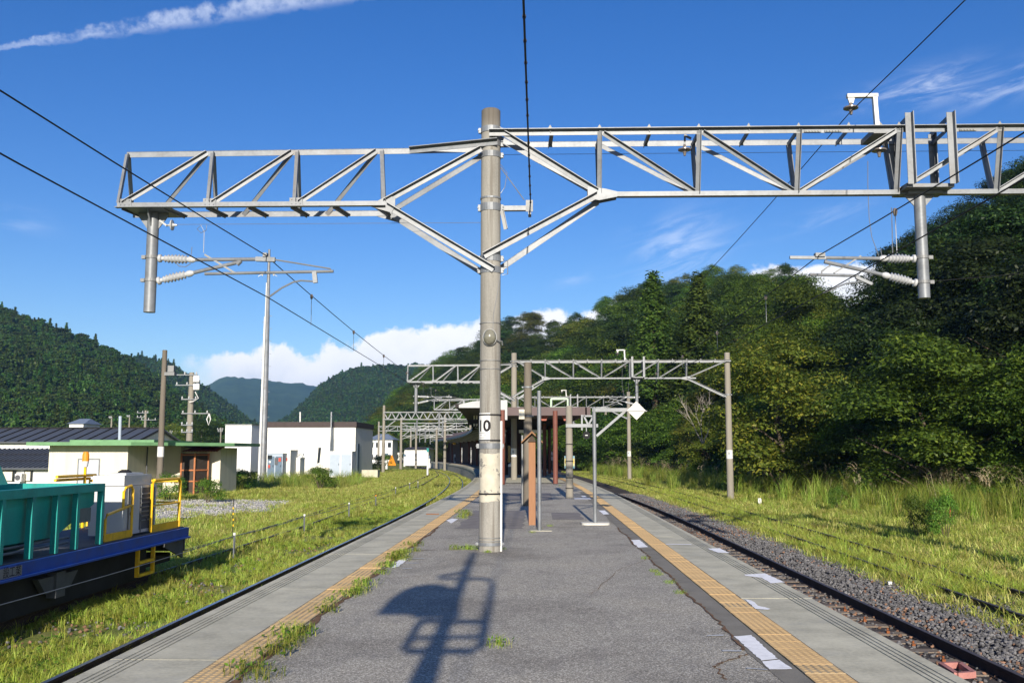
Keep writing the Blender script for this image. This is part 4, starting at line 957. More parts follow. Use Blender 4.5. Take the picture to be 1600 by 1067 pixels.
lb, rb_, bl, br, fa, hi_ = left_beam(), right_beam(XR), bracket(-1), bracket(1), feeder_arm(), hung_ins()
def plain_pole(c, h, r0, r1, label, zs=(), plate=None, m=pole_conc, n=16, z0=GZ):
    t = thing('concrete_pole', (c.x, c.y, z0), label, 'pole'); b = MB(); pole_shaft(b, V(c.x, c.y, z0 - .1), h - z0 + .1, r0, r1, n); b.build('shaft', m, t, smooth=True)
    bands_part(t, zs, c, rr=lambda z: r1 + (r0 - r1) * (1 - (z - z0) / (h - z0)), h=.07)
    if plate:
        rr = r1 + (r0 - r1) * (1 - (plate - z0) / (h - z0)); bb = MB()
        for i in range(8): pass
        a = [R(-70 + 140 * i / 8 - 15) for i in range(9)]
        bb.add([V(c.x + math.sin(q) * (rr + .008), c.y - math.cos(q) * (rr + .008), z) for q in a for z in (plate - .25, plate + .25)], [(2 * i, 2 * i + 2, 2 * i + 3, 2 * i + 1) for i in range(8)]); pp = bb.build('number_plate', white_paint, t, fix=False)
        bb = MB(); bb.add([V(c.x + math.sin(R(q)) * (rr + .011), c.y - math.cos(R(q)) * (rr + .011), plate + z) for q in (-28, -16, -4) for z in (-.02, .14)], [(0, 2, 3, 1), (2, 4, 5, 3)]); bb.build('faint_print', wire_grey, pp, fix=False)
    return t
# ---- gantries 2 and 3 along the line, copies of the first one's beams
def gantry(Y, dx, xr_rel, names, has_left=True):
    off = V(dx, Y - 16, 0)
    for src, lab in ((lb, f'left lattice beam of the {names} gantry'), (rb_, f'right lattice beam of the {names} gantry'), (bl, f'hanging bracket post under the left arm of the {names} gantry'), (br, f'hanging bracket post under the right arm of the {names} gantry'), (fa, f'hooked feeder arm on top of the {names} gantry')):
        c = copy_tree(src, None, lab); c.location = src.location + off
    p = PB + off
    t = plain_pole(V(p.x, p.y, 0), 7.5, .18, .163, f'centre concrete pole carrying the {names} gantry behind the platform roof', (7.0, 6.7, 4.8), plate=1.6, z0=0)
    plain_pole(V(XR + .17 + dx, Y + .1, 0), 7.5, .2, .165, f'tall right concrete pole of the {names} gantry in the grass', (7.0, 5.0), plate=1.5)
plain_pole(V(XR + .17, 16.1, 0), 7.5, .2, .165, 'right concrete pole carrying the near lattice beam, standing in tall grass', (7.0, 5.0), plate=1.5)
gantry(57, -.61, 0, 'second'); gantry(94, -3.0, 0, 'third')
# ---- portal frames further down the curve
def portal(Y, xl, xr, zt, depth, label, style=0, pl=.9):
    t = thing('portal_frame', ((xl + xr) / 2, Y, GZ), label, 'portal frame', 'portal frames over the yard'); del t['group']
    for x in (xl, xr):
        b = MB(); pole_shaft(b, V(x, Y, GZ - .2), zt + pl - GZ + .2, .22, .17, 12); b.build('pole', pole_conc, t, smooth=True)
    for k, z in ((0, zt), (1, zt - depth)):
        b = MB()
        for yy in (-.25, .25): b.bar(V(xl, Y + yy, z), V(xr, Y + yy, z), .11, .11)
        b.build('chord', steel, t)
    b = MB(); n = max(4, int((xr - xl) / (depth * (1.1 if style == 0 else 2))))
    for i in range(n):
        x0, x1 = xl + (xr - xl) * i / n, xl + (xr - xl) * (i + 1) / n; xm = (x0 + x1) / 2
        for yy in (-.25, .25):
            if style == 0: b.bar(V(x0, Y + yy, zt), V(xm, Y + yy, zt - depth), .07, .07); b.bar(V(xm, Y + yy, zt - depth), V(x1, Y + yy, zt), .07, .07)
            else: b.bar(V(x0, Y + yy, zt), V(x0, Y + yy, zt - depth), .08, .08); b.bar(V(x0, Y + yy, zt - depth if i % 2 else zt), V(x1, Y + yy, zt if i % 2 else zt - depth), .07, .07)
    b.build('lattice', steel, t)
    for x, s in ((xl, 1), (xr, -1)):
        b = MB(); b.bar(V(x, Y, zt - depth - 1.3), V(x + s * 1.7, Y, zt - depth), .1, .1); b.build('knee_brace', steel, t)
    for f in (.35, .62):
        x = xl + (xr - xl) * f; b = MB(); b.ring(V(x, Y, zt - depth), V(x, Y, zt - depth - 2.1), .1, n=8); b.build('drop_post', steel, t)
        b = MB(); b.bar(V(x, Y, zt - depth - .9), V(x + 2.4, Y, zt - depth - .9), .06, .06); b.bar(V(x, Y, zt - depth - 1.5), V(x + 1.6, Y, zt - depth - .95), .06, .06); b.bar(V(x + .6, Y, zt - depth - 1.25), V(x + 3.0, Y, zt - depth - 1.2), .05, .05); b.build('bracket_arm', porcelain, t)
pt = lambda px, py, Y: at(px, py, Y)
for Y, pxl, pxr, pyt, pyb, st, lab in ((126, 600, 748, 644, 655, 0, 'nearest lattice portal frame with zigzag bracing, behind the white building'),
                                     (150, 627, 735, 661, 670, 1, 'second portal frame over the yard, behind the zigzag one'),
                                     (178, 592, 695, 666, 673, 1, 'low portal frame reaching left toward the apartment house'),
                                     (215, 642, 729, 672, 679, 1, 'farthest portal frame over the curve of the line')):
    a, c = pt(pxl, pyt, Y), pt(pxr, pyb, Y); portal(Y, a.x, c.x, a.z, a.z - c.z, lab, st)
plain_pole(V(pt(650, 700, 165).x, 165, 0), pt(650, 668, 165).z, .2, .16, 'slim concrete mast in front of the white house', (), n=10)
plain_pole(V(pt(682, 700, 150).x, 150, 0), pt(682, 668, 150).z, .2, .16, 'concrete mast standing just left of the station building end', (), n=10)
plain_pole(V(pt(695, 700, 138).x, 138, 0), pt(695, 648, 138).z, .22, .17, 'tall concrete mast against the dark end of the station building', (), n=10)
plain_pole(V(pt(947, 700, 128).x, 128, 0), pt(947, 636, 128).z, .22, .17, 'farthest right concrete mast with a grey box, behind the sign post', (3.2,), n=10)
# ---- wires
def wire(pts, r, label, m=wire_m, name='overhead_wire', n=6, group=None):
    b = MB(); b.tube(pts, r, n); t = b.build(name, m); tag(t, label, 'wire', group); return t
def span(p, q, sag, n=14): return [p.lerp(q, i / n) + V(0, 0, -4 * sag * (i / n) * (1 - i / n)) for i in range(n + 1)]
def line(sup, sags, n=14):
    out = []
    for i in range(len(sup) - 1): out += span(sup[i], sup[i + 1], sags[i], n)[(1 if i else 0):]
    return out
cL, cR = at(419, 465, 16), at(1287, 458, 16)
mL, mR = at(415, 399, 16), at(1280, 399, 16)
def nxt(p, Y, dx): return V(p.x + dx, Y, p.z)
mLine = line([V(-4.75, -25, 4.87), mL, nxt(mL, 57, -.61), nxt(mL, 94, -3.0), V(-9.5, 126, 5)], [.33, .34, .3, .3]); cLine = [V(-4.75, -25, 4.2), V(-4.66, 8.3, 4.18), cL, nxt(cL, 57, -.61), nxt(cL, 94, -3.), V(-9.5, 126, 4.4), V(-14, 150, 4.4)]
wire(mLine, .0085, 'upper messenger wire over the left track, dipping between supports'); wire(cLine, .0085, 'lower contact wire over the left track')
mRl = line([V(4.9, -25, 4.87), mR, nxt(mR, 57, -.61), nxt(mR, 94, -3.0), V(-.5, 126, 5)], [.33, .34, .3, .3]); cRl = [V(4.9, -25, 4.2), V(4.62, 8.3, 4.18), cR, nxt(cR, 57, -.61), nxt(cR, 94, -3.), V(-.5, 126, 4.4)]
wire(mRl, .0085, 'upper messenger wire over the right track, dipping between supports'); wire(cRl, .0085, 'lower contact wire over the right track')
f0 = at(1328, 176, 16); wire(line([V(5.3, -25, 7.3), f0, nxt(f0, 57, -.61), nxt(f0, 94, -3.)], [.42, .42, .35]), .0085, 'feeder wire held by the hooked arm above the right beam')
cc = V(PB.x + .68, 15.95, 5.82); wire([cc + V(0, 0, -.2), cc] + span(cc, V(-.15, -26, 5.95), .25, 30), .012, 'thick black cable bundle running overhead from the arm on the pole numbered 10', n=7)
b = MB()
for k in range(30):
    p = cc.lerp(V(-.15, -26, 5.95), k / 75); p.z -= 4 * .25 * (k / 75) * (1 - k / 75); b.lathe(p + V(0, -.02, 0), p + V(0, .02, 0), [(0, .019), (1, .019)], 7)
tag(b.build('cable_tie', wire_m), 'row of black ties wrapping the overhead cable bundle', 'cable ties', kind='stuff')
st1 = at(272, 351, YM); dl = thing('stay_wire', st1, 'thin pale span wire with disc insulator from the left hanging post to the numbered pole', 'wire')
b = MB(); b.tube([st1, V(PB.x - .17, YM, st1.z)], .004, 5); b.build('strand', wire_grey, dl)
b = MB(); b.bar(at(250, 345, YM), at(261, 353, YM), .06, .03); disc_ins(b, at(262, 352, YM), V(1, 0, 0), .75); b.build('insulator', porcelain, dl, smooth=True)
wire([V(PB.x + .17, YB, at(785, 242, YB).z), V(XR, YB, at(785, 242, YB).z)], .004, 'thin pale span wire running through the right lattice beam', wire_grey)
wire([at(1442, 441, YM), V(XR + 1.5, YM + 2, 5.3)], .006, 'thin pull-off wire from the right hanging post toward the wood', wire_m)
def dropper(x, Y, zt, zb, label, grp):
    t = thing('dropper', (x, Y, zt), label, 'dropper wire', grp)
    b = MB(); b.lathe(V(x, Y, zt + .03), V(x, Y, zt - .07), [(0, .02), (.4, .035), (1, .02)], 8); b.build('clip', dark_porcelain, t); b = MB(); b.tube([V(x, Y, zt - .05), V(x, Y, zb)], .006, 5); b.build('strand', wire_grey, t)
def zline(L, Y):
    ys = [p.y for p in L]; return float(np.interp(Y, ys, [p.x for p in L])), float(np.interp(Y, ys, [p.z for p in L]))
for ml, cl, side in ((mLine, cLine, 'left'), (mRl, cRl, 'right')):
    for k, Y in enumerate((12.6, 19.6, 24.6, 30, 36, 42, 48)):
        x, zt = zline(ml, Y); xc, zb = zline(cl, Y)
        if Y < 15 and side == 'left': continue
        dropper(x, Y, zt, zb, f'thin dropper joining the two wires over the {side} track', f'droppers over the {side} track')
# ============================================================ PLATFORM FURNITURE AND STATION
# station notice board seen edge-on with a little gable roof
nb = thing('notice_board', (-.14, 21.7, 0), 'tan timber notice board seen edge on with a small gabled roof on the platform', 'notice board')
x0, x1, zt = at(826, 700, 21.7).x, at(836.5, 700, 21.7).x, at(831, 690, 21.7).z
b = MB(); b.box((x0, 21.7, 0), (x1, 21.82, zt)); b.build('end_post', tan_board, nb); b = MB(); b.box((x0, 23.5, 0), (x1, 23.62, zt)); b.build('end_post', tan_board, nb)
b = MB(); b.box((x0 + .03, 21.83, .55), (x1 - .03, 23.49, zt - .1)); b.build('panel', wood_d, nb)
xm = (x0 + x1) / 2
for s in (-1, 1):
    b = MB(); b.prism([V(xm, 21.5, zt + .24), V(xm + s * .24, 21.5, zt + .0), V(xm + s * .24, 21.5, zt - .035), V(xm, 21.5, zt + .19)], (0, 2.3, 0)); b.build('roof_slope', shingle, nb)
b = MB(); b.prism([V(xm - .1, 21.66, zt), V(xm + .1, 21.66, zt), V(xm, 21.66, zt + .16)], (0, 2.0, 0)); b.build('gable_filler', wood_d, nb)
# plain galvanised post
t = thing('steel_post', on(843, 829), 'bare galvanised tube post standing beside the tan notice board', 'post'); p = on(843, 829); zt = at(843, 612, p.y).z
b = MB(); b.ring(p, V(p.x, p.y, zt), .042, n=14); b.build('tube', steel, t, smooth=True); b = MB(); b.ring(V(p.x, p.y, zt), V(p.x, p.y, zt + .02), .045, .04, 14); b.build('cap', steel, t)
b = MB(); b.box((p.x - .2, p.y - .1, .0), (p.x + .25, p.y + .1, .008)); b.build('base_patch', slab_m, t)
# inverted L sign post with white diamond
p = on(930, 819); Y = p.y; zt = at(930, 637, Y).z
t = thing('sign_post', p, 'galvanised post with a cantilever arm and white diamond sign, near the right platform edge', 'sign post')
b = MB(); b.ring(p, V(p.x, Y, zt + .02), .043, n=14); b.build('post', steel, t, smooth=True)
b = MB(); pts = []
for k in range(24):
    a = 2 * math.pi * k / 24; pts.append(V(p.x + math.copysign(abs(math.cos(a)) ** .35, math.cos(a)) * .32, Y + math.copysign(abs(math.sin(a)) ** .5, math.sin(a)) * .26, 0))
b.prism(pts, (0, 0, .045)); b.build('base_slab', mat('pale_concrete', (.5, .49, .45), .9), t)
x2 = at(1004, 640, Y).x
b = MB(); b.bar(V(p.x - .04, Y, zt - .05), V(x2, Y, zt - .05), .07, .085); b.build('arm', steel, t)
b = MB(); b.bar(at(932, 681, Y), at(976, 643, Y), .055, .055); b.build('brace', steel, t)
c = at(994, 641.5, Y); h = .21
b = MB(); b.prism([c + V(-h, -.06, 0), c + V(0, -.06, -h), c + V(h, -.06, 0), c + V(0, -.06, h)], (0, .015, 0)); dsg = b.build('diamond_sign', mat('cream_sign', (.66, .65, .58), .5, 0, .04), t)
b = MB(); b.box((c.x - .23, Y - .075, c.z - .022), (c.x + .24, Y - .061, c.z - .002)); b.build('cross_strap', steel_dark, t)
# small concrete pole with crossarm, hanging disc sign and poster
p = on(890, 778); Y = p.y; zt = at(890, 634, Y).z
t = plain_pole(V(p.x, Y, 0), zt, .135, .115, 'short square-armed concrete pole with a steel crossarm right of the shelter post', (), z0=0, n=14)
bands_part(t, [.35, .72, 1.3, 1.9], V(p.x, Y, 0), 'black_strap', black, lambda z: .13, .03, False)
t2 = thing('crossarm', at(890, 665, Y), 'white steel crossarm clamped on the short concrete pole, holding a lattice stub', 'crossarm')
b = MB(); b.bar(at(884, 665, Y) + V(0, -.14, 0), at(934, 665, Y) + V(0, -.14, 0), .06, .12); b.build('beam', steel, t2)
b = MB()
for q, r in (((909, 648), (909, 672)), ((912, 650), (919, 664)), ((919, 664), (927, 650)), ((910, 650), (930, 650))): b.bar(at(*q, Y) + V(0, -.1, 0), at(*r, Y) + V(0, -.1, 0), .06, .06)
b.build('lattice_stub', steel, t2)
t3 = thing('round_sign', at(916, 674, Y), 'black round sign with a white bar hanging below the crossarm', 'sign'); c = at(916, 680, Y) + V(0, -.14, 0)
b = MB(); b.lathe(c, c + V(0, .04, 0), [(0, .135), (1, .135)], 20); b.build('disc', black, t3); b = MB(); b.box((c.x - .045, c.y - .012, c.z - .014), (c.x + .045, c.y - .002, c.z + .014)); b.build('white_bar', white_paint, t3)
b = MB(); b.bar(c + V(0, .02, .1), c + V(0, .02, .3), .03, .03); b.build('hanger', steel, t3)
t4 = thing('poster_panel', at(890, 722, Y), 'blue and yellow striped poster panel strapped behind the short concrete pole', 'poster'); q0, q1 = at(882, 732, Y + .15), at(898, 712, Y + .15)
cols = [(.12, .27, .33), (.42, .36, .10), (.55, .40, .08), (.40, .42, .20), (.10, .25, .30)]
b = MB(); b.box((q0.x, Y + .15, q0.z), (q1.x, Y + .17, q1.z)); b.build('board', steel, t4)
for i, cc_ in enumerate(cols):
    b = MB(); z0 = q1.z + (q0.z - q1.z) * i / 5; b.box((q0.x + .01, Y + .143, z0 + (q0.z - q1.z) / 5 + .003), (q1.x - .01, Y + .1495, z0)); b.build('printed_band', mat(f'poster_print_{"abcde"[i]}', cc_, .5, 0, .1), t4)
# dark weathered pole by the board
p = on(825, 790); Y = p.y; zt = at(826, 566, Y).z
t = plain_pole(V(p.x, Y, 0), zt, .145, .115, 'dark weathered concrete pole behind the tan notice board', (), z0=0, m=pole_old, n=16)
bands_part(t, [at(826, 605, Y).z, at(826, 650, Y).z], V(p.x, Y, 0), 'clamp_band', steel, lambda z: .13, .05)
b = MB(); b.box((p.x - .27, Y - .2, at(818, 655, Y).z), (p.x - .1, Y - .06, at(818, 640, Y).z)); tag(b.build('junction_box', cream), 'small cream box fixed on the dark weathered pole', 'box')
b = MB(); b.tube([V(p.x - .17, Y - .1, 0), V(p.x - .17, Y - .1, at(818, 680, Y).z)], .03, 6); b.build('conduit', steel_dark, t)
# ---- platform shelter (wide canopy on red-brown posts)
sh = thing('platform_shelter', (-1, 53, 0), 'low brown canopy roof on red-brown posts covering the far half of the platform', 'shelter')
def rpost(px, pyb, label=None, top=3.75):
    q = on(px, pyb); b = MB(); b.ring(q + V(0, 0, .02), V(q.x, q.y, top), .125, n=14); o = b.build('post', post_b, sh, smooth=True); return q
for px, py in ((785, 757), (868, 756), (851, 744.5), (800, 742)): rpost(px, py)
for q in (V(-1.9, 75, 0), V(.9, 74, 0), V(-2.6, 87, 0), V(.1, 86, 0)):
    b = MB(); b.ring(q, V(q.x, q.y, 3.75), .12, n=10); b.build('post', post_b, sh, smooth=True)
YS = 50.6
def roof_poly(b, ys, xl, xr, z0, z1):
    n = len(ys); vs = []
    for y in ys: vs += [(xl(y), y, z0), (xr(y), y, z0), (xr(y), y, z1), (xl(y), y, z1)]
    b.add(vs, [(i * 4 + k, i * 4 + (k + 1) % 4, i * 4 + 4 + (k + 1) % 4, i * 4 + 4 + k) for i in range(n - 1) for k in range(4)] + [(3, 2, 1, 0), (n * 4 - 4, n * 4 - 3, n * 4 - 2, n * 4 - 1)])
xa, xb_, xc = at(793, 640, YS).x, at(922, 640, YS).x, at(717, 635, YS).x
z0, z1 = at(850, 649, YS).z, at(850, 636, YS).z
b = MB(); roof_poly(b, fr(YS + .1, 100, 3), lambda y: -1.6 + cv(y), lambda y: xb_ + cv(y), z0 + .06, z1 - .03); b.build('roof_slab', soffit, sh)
b = MB(); b.box((xa, YS, z0), (xb_ + .02, YS + .09, z1)); b.build('front_fascia', fascia_b, sh)
b = MB(); roof_poly(b, fr(YS, 100, 3), lambda y: xb_ + cv(y) + .02, lambda y: xb_ + cv(y) + .1, z0, z1); b.build('side_fascia', fascia_b, sh)
for px in (850, 885):
    a, c, d, e = at(px - 7, 649, YS + .5), at(px + 7, 649, YS + .5), at(px + 3.5, 657, YS + .5), at(px - 3.5, 657, YS + .5); a.z = c.z = z0
    b = MB(); b.prism([a, e, d, c], (0, .4, 0)); b.build('beam_bracket', mat('orange_red_timber', (.34, .11, .08), .7), sh)  # orange-red bracket colour, brighter than the posts
zl0, zl1 = at(735, 637, YS).z, at(735, 632, YS).z
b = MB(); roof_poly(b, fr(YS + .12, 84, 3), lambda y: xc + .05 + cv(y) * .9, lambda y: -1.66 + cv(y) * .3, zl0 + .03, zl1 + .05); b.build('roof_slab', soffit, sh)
b = MB(); b.prism([V(xc, YS, zl0), V(-2.0, YS, zl0), V(-2.0, YS, at(780, 624, YS).z), V(at(738, 626, YS).x, YS, at(738, 627, YS).z), V(xc, YS, zl1)], (0, .1, 0)); b.build('front_fascia', mat('dull_white_metal', (.40, .41, .42), .6, 0, .08), sh)
a, c = at(781, 656, YS), at(793, 625, YS); b = MB(); b.box((a.x, YS - .06, a.z), (c.x - .01, YS + .3, c.z)); b.build('end_board', mat('dull_white_metal', (.40, .41, .42), .6, 0, .08), sh)
for y in (58, 66, 74):
    b = MB(); b.box((-3.6 + cv(y), y, z0 - .2), (2.4 + cv(y), y + .14, z0 + .05)); b.build('roof_beam', soffit, sh)
# dark brown walls added to keep the space under the canopy dark
b = MB(); b.box((-1.8 + cv(70), 70, .03), (-.1 + cv(70), 82, 3.0)); kw = b.build('dark_inner_wall', brown_wall, sh)
b = MB(); b.box((-1.3 + cv(70), 69.93, .9), (-.5 + cv(70), 69.99, 2.1)); b.build('window', glass_dark, kw)
b = MB(); b.box((-1.2, 61.8, 2.85), (.3, 62, 3.05)); tag(b.build('hanging_lamp', white_paint), 'slim white light fitting hung under the brown canopy', 'light')
pp = thing('downpipe', V(-1.93, 52.9, 2.4), 'white rain pipe beside the left red-brown shelter post', 'pipe'); b = MB(); b.tube([at(781, 668, 52.7), at(785, 666, 52.7), at(788, 669, 52.7), at(788, 692, 52.7)], .05, 8); b.build('pipe', white_paint, pp, smooth=True)
t = thing('number_board', on(863, 735), 'small white stacked number boards on a thin post beyond the shelter', 'sign'); q = on(863, 738, 0)
b = MB(); b.ring(q, V(q.x, q.y, at(863, 704, q.y).z), .03, n=6); b.build('post', steel, t)
for za, zb in ((706, 711), (713, 719)):
    u, v = at(861, zb, q.y), at(865.5, za, q.y); b = MB(); b.box((u.x, q.y - .06, u.z), (v.x, q.y - .03, v.z)); b.build('board', white_paint, t)
tb = thing('wash_bin', on(799, 746), 'grey and white bin standing in the shade under the canopy', 'bin'); q = on(799, 746)
b = MB(); b.lathe(q, q + V(0, 0, .7), [(0, .18), (.9, .22), (1, .2)], 14); b.build('body', grime, tb); b = MB(); b.lathe(q + V(0, 0, .7), q + V(0, 0, .95), [(0, .22), (.6, .2), (1, .05)], 14); b.build('lid', white_paint, tb)
sf = thing('roof_frame', at(874, 629, 72), 'pale green open box frame standing above the brown canopy roof', 'frame')
u, v = at(861, 637, 72), at(887, 623, 72)
for za in (u.z, v.z):
    b = MB(); b.bar(V(u.x, 72, za), V(v.x, 72, za), .1, .14); b.build('rail', mat('pale_green_paint', (.38, .48, .38), .6), sf)
for xa_ in (u.x, v.x):
    b = MB(); b.bar(V(xa_, 72, u.z - .8), V(xa_, 72, v.z), .12, .12); b.build('upright', mat('pale_green_paint', (.38, .48, .38), .6), sf)
b = MB(); b.bar(V(u.x, 72.1, u.z), V(v.x, 72.1, v.z), .07, .07); b.build('brace', steel, sf)
# ---- station building with the long eave following the curve
sb = thing('station_building', (-9, 110, 0), 'dark brown station house with a long curved eave along the left platform edge', 'building')
xo = lambda y: -3.35 + cv(y) - .1
b = MB(); n_ = fr(68, 158, 4); ww = lambda y: xo(y) + 2.3
b.add([(ww(y), y, z) for y in n_ for z in (.0, 3.4)], [(2 * i, 2 * i + 1, 2 * i + 3, 2 * i + 2) for i in range(len(n_) - 1)]); wl = b.build('wall', brown_wall, sb)
for y in (76, 88, 100, 113, 126, 140):
    b = MB(); s = cvs(y); b.add([(ww(y + d) - .05, y + d, z) for d in (0, 2.2) for z in (.05, 2.3)], [(0, 1, 3, 2)]); b.build('door', glass_dark, wl, fix=False)
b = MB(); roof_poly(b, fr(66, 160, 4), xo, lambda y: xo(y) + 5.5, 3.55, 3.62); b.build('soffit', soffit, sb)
b = MB(); ys = fr(66, 160, 4); vs = []
for y in ys: vs += [(xo(y) - .05, y, 3.63), (xo(y) + 2.7, y, 4.7), (xo(y) + 5.6, y, 3.63)]
b.add(vs, [(3 * i + k, 3 * i + k + 1, 3 * i + 4 + k, 3 * i + 3 + k) for i in range(len(ys) - 1) for k in range(2)] + [(0, 1, 2), (len(vs) - 3, len(vs) - 2, len(vs) - 1)]); b.build('roof', mat('weathered_brown_roof', (.16, .11, .09), .8, 0, .2), sb)
b = MB(); roof_poly(b, ys, lambda y: xo(y) - .12, lambda y: xo(y) - .05, 3.42, 3.68); b.build('gutter', blue_box, sb)
for y in range(68, 158, 6):
    b = MB(); b.bar(V(xo(y) + .05, y, 3.5), V(xo(y) + 2.3, y, 3.1), .1, .12); b.build('rafter', white_paint, sb)
    if y % 12 == 8: b = MB(); b.box((xo(y) + 1.9, y, 0), (xo(y) + 2.1, y + .2, 3.3)); b.build('post', post_b, sb)
x = xo(159); b = MB(); b.prism([V(at(694, 722, 160).x, 160, -.2), V(x + 3, 160, -.2), V(x + 3, 160, 3.4), V(at(701, 693, 160).x, 160, 3.4)], (0, 6, 0)); b.build('end_wall', brown_wall, sb)
u, v = at(709, 723, 150), at(714, 709.5, 150); ac = thing('vending_cabinet', V(u.x, 150, 0), 'white cabinet with a dark grille against the station wall', 'cabinet')
b = MB(); b.box((u.x, 150, 0), (v.x, 150.6, v.z)); b.build('body', white_paint, ac); b = MB(); b.box((u.x + .08, 149.94, .25), (v.x - .08, 149.99, .9)); b.build('grille', grime, ac)
c = at(712, 692.5, 150); b = MB(); b.lathe(c + V(-.5, 0, 0), c + V(.5, 0, 0), [(0, .05), (.2, .22), (.8, .22), (1, .05)], 10); tag(b.build('yellow_beacon', mat('amber_plastic', (.85, .48, .02), .4), None, True), 'amber lamp under the far end of the station eave', 'lamp')
for dx in (0, 4):
    u = at(741 + dx, 669, 62); b = MB(); b.ring(V(u.x, 62, 3.3), V(u.x, 62, 3.3 + .9), .05, n=6); tag(b.build('roof_vent', cream), 'short cream pipe rising at the near end of the station eave', 'pipe', 'cream pipes at the eave')
# ---- things standing behind the viewer, whose shadow falls on the platform
sp_ = thing('mirror_post', (-.40, -1.6, 0), 'dark post with a hooded mirror and tube frame standing behind the viewpoint', 'post')
Y0 = -1.6; tn = math.tan(SUN_EL); dx_ = math.tan(SUN_AZ)
def cast(px, py):                                     # foot of a shadow on the platform -> the point at the post's plane that throws it
    g = on(px, py); L = g.y - Y0; return V(g.x + dx_ * L, Y0, L * tn / math.cos(SUN_AZ))
b = MB(); tp = cast(740, 863); b.lathe(V(tp.x, Y0, 0), tp, [(0, .105), (.5, .10), (.6, .075), (1, .06)], 12); b.build('post', steel_dark, sp_)
S = lambda x, y: cast(550 + x / 5.153, 860 + y / 5.153)
hood = [S(190, 515), S(290, 400), S(390, 330), S(500, 285), S(640, 268), S(740, 275), S(810, 305), S(880, 320), S(870, 540), S(480, 540), S(480, 515)]
b = MB(); b.prism([p + V(0, -.02, 0) for p in hood], (0, .05, 0)); b.build('hood', steel_dark, sp_)
b = MB(); pr = [S(545, 575), S(410, 800), S(440, 830), S(950, 830), S(1040, 790), S(1130, 280), S(1100, 240), S(940, 230), S(700, 235), S(690, 215), S(850, 190), S(920, 165)]
b.tube([p + V(0, .1, 0) for p in pr], .042, 7); b.tube([S(545, 580) + V(0, .1, 0), S(1090, 590) + V(0, .1, 0)], .042, 7); b.tube([S(500, 720) + V(0, .1, 0), S(1060, 710) + V(0, .1, 0)], .034, 7); b.build('tube_frame', steel_dark, sp_)
# ============================================================ LEFT SIDE: WAGON, BUILDINGS, POLES
# ---- ballast wagon
XN, XF = -7.62, -9.75                                # near and far side
wg = thing('ballast_wagon', (-8.65, 14, -.9), 'teal hopper ballast wagon with blue underframe and yellow hand rails on the left siding', 'railway wagon')
Wp = lambda px, py, x=XN: (lambda r, t: V(x, r.y * t, HC + r.z * t))(ray(px, py), x / ray(px, py).x)
ye = Wp(290, 830).y; zf = .0; zs = -.22
b = MB(); b.box((XN, 4, zs), (XN + .07, ye, zf)); b.box((XF - .07, 4, zs), (XF, ye, zf)); b.box((XN + .02, 4, zs), (XN + .12, ye, zs + .03)); b.build('side_sill', blue_p, wg)
b = MB(); b.box((XF, ye - .06, zs - .28), (XN, ye, zf - .03)); b.build('end_beam', grime, wg)
b = MB(); b.box((XF + .02, 4, zf - .05), (XN - .02, ye - .05, zf + .02)); b.build('deck', grime, wg)
b = MB(); b.box((XN - .06, ye - .9, zs + .02), (XN + .02, ye - .1, zs + .025)); b.build('step_plate', steel_dark, wg)
ysk = Wp(270, 848).y
b = MB(); b.prism([V(XN - .02, ye - .05, zs), V(XN - .02, ye - 1.1, zs), V(XN - .02, ye - 1.1, zs - .1), V(XN - .02, ye - .05, zs - .42)], (-.04, 0, 0)); b.build('corner_skirt', grime, wg)
# hopper body
hy1 = Wp(163, 755).y; ht = Wp(163, 755).z; hy0 = 4.2
b = MB(); b.box((XN - .1, hy0, ht - .13), (XN + .02, hy1, ht)); b.box((XF - .02, hy0, ht - .13), (XF + .1, hy1, ht)); b.box((XF + .1, hy1 - .1, ht - .13), (XN - .1, hy1, ht)); b.build('top_rim', teal, wg)
b = MB()
sl = 1.35
b.add([(XN - .12, hy0, ht - .13), (XN - .12, hy1 - .1, ht - .13), (XN - .12, hy1 - .1, ht - .35), (XN - .15, hy1 - sl, .26), (XN - .15, hy0, .26)], [(0, 1, 2, 3, 4)])
b.add([(XF + .12, hy0, ht - .13), (XF + .12, hy1 - .1, ht - .13), (XF + .30, hy1 - sl, .30), (XF + .30, hy0, .30)], [(0, 1, 2, 3)])
b.add([(XN - .12, hy1 - .1, ht - .13), (XF + .12, hy1 - .1, ht - .13), (XF + .30, hy1 - sl, .26), (XN - .15, hy1 - sl, .26), (XN - .12, hy1 - .1, ht - .35)], [(0, 1, 2, 3, 4)]); b.build('hopper_side', teal, wg)
b = MB(); b.add([(XN - .15, hy0, .26), (XN - .15, hy1 - sl, .26), (XN - .7, hy1 - sl - .2, .04), (XN - .7, hy0, .04)], [(0, 1, 2, 3)]); b.build('hopper_chute', teal, wg)
for px in (5, 52, 91, 122, 160):
    y = Wp(px, 790).y; b = MB(); b.box((XN - .08, y - .045, zf + .02), (XN + .015, y + .045, ht - .13)); b.build('hopper_rib', teal, wg)
for y in (5.2, 6.4, 7.6, 8.8, 10, 11.2):
    b = MB(); b.box((XN - .08, y - .045, zf + .02), (XN + .015, y + .045, ht - .13)); b.build('hopper_rib', teal, wg)
for z in (.12, .2): b = MB(); b.ring(V(XN - .2, hy0, z), V(XN - .2, hy1 - .8, z), .022, n=6); b.build('long_pipe', steel, wg)
b = MB(); b.box((XN - .35, hy1 - .62, .42), (XN - .12, hy1 - .2, .66)); b.build('valve_box', steel_dark, wg)
b = MB(); b.prism([V(XF + .05, hy1 - 3.4, ht), V(XF + .05, hy1 - .6, ht), V(XF + .05, hy1 - .9, ht + .34), V(XF + .05, hy1 - 3.1, ht + .34)], (.7, 0, 0)); b.build('chute_cover', teal_lt, wg)
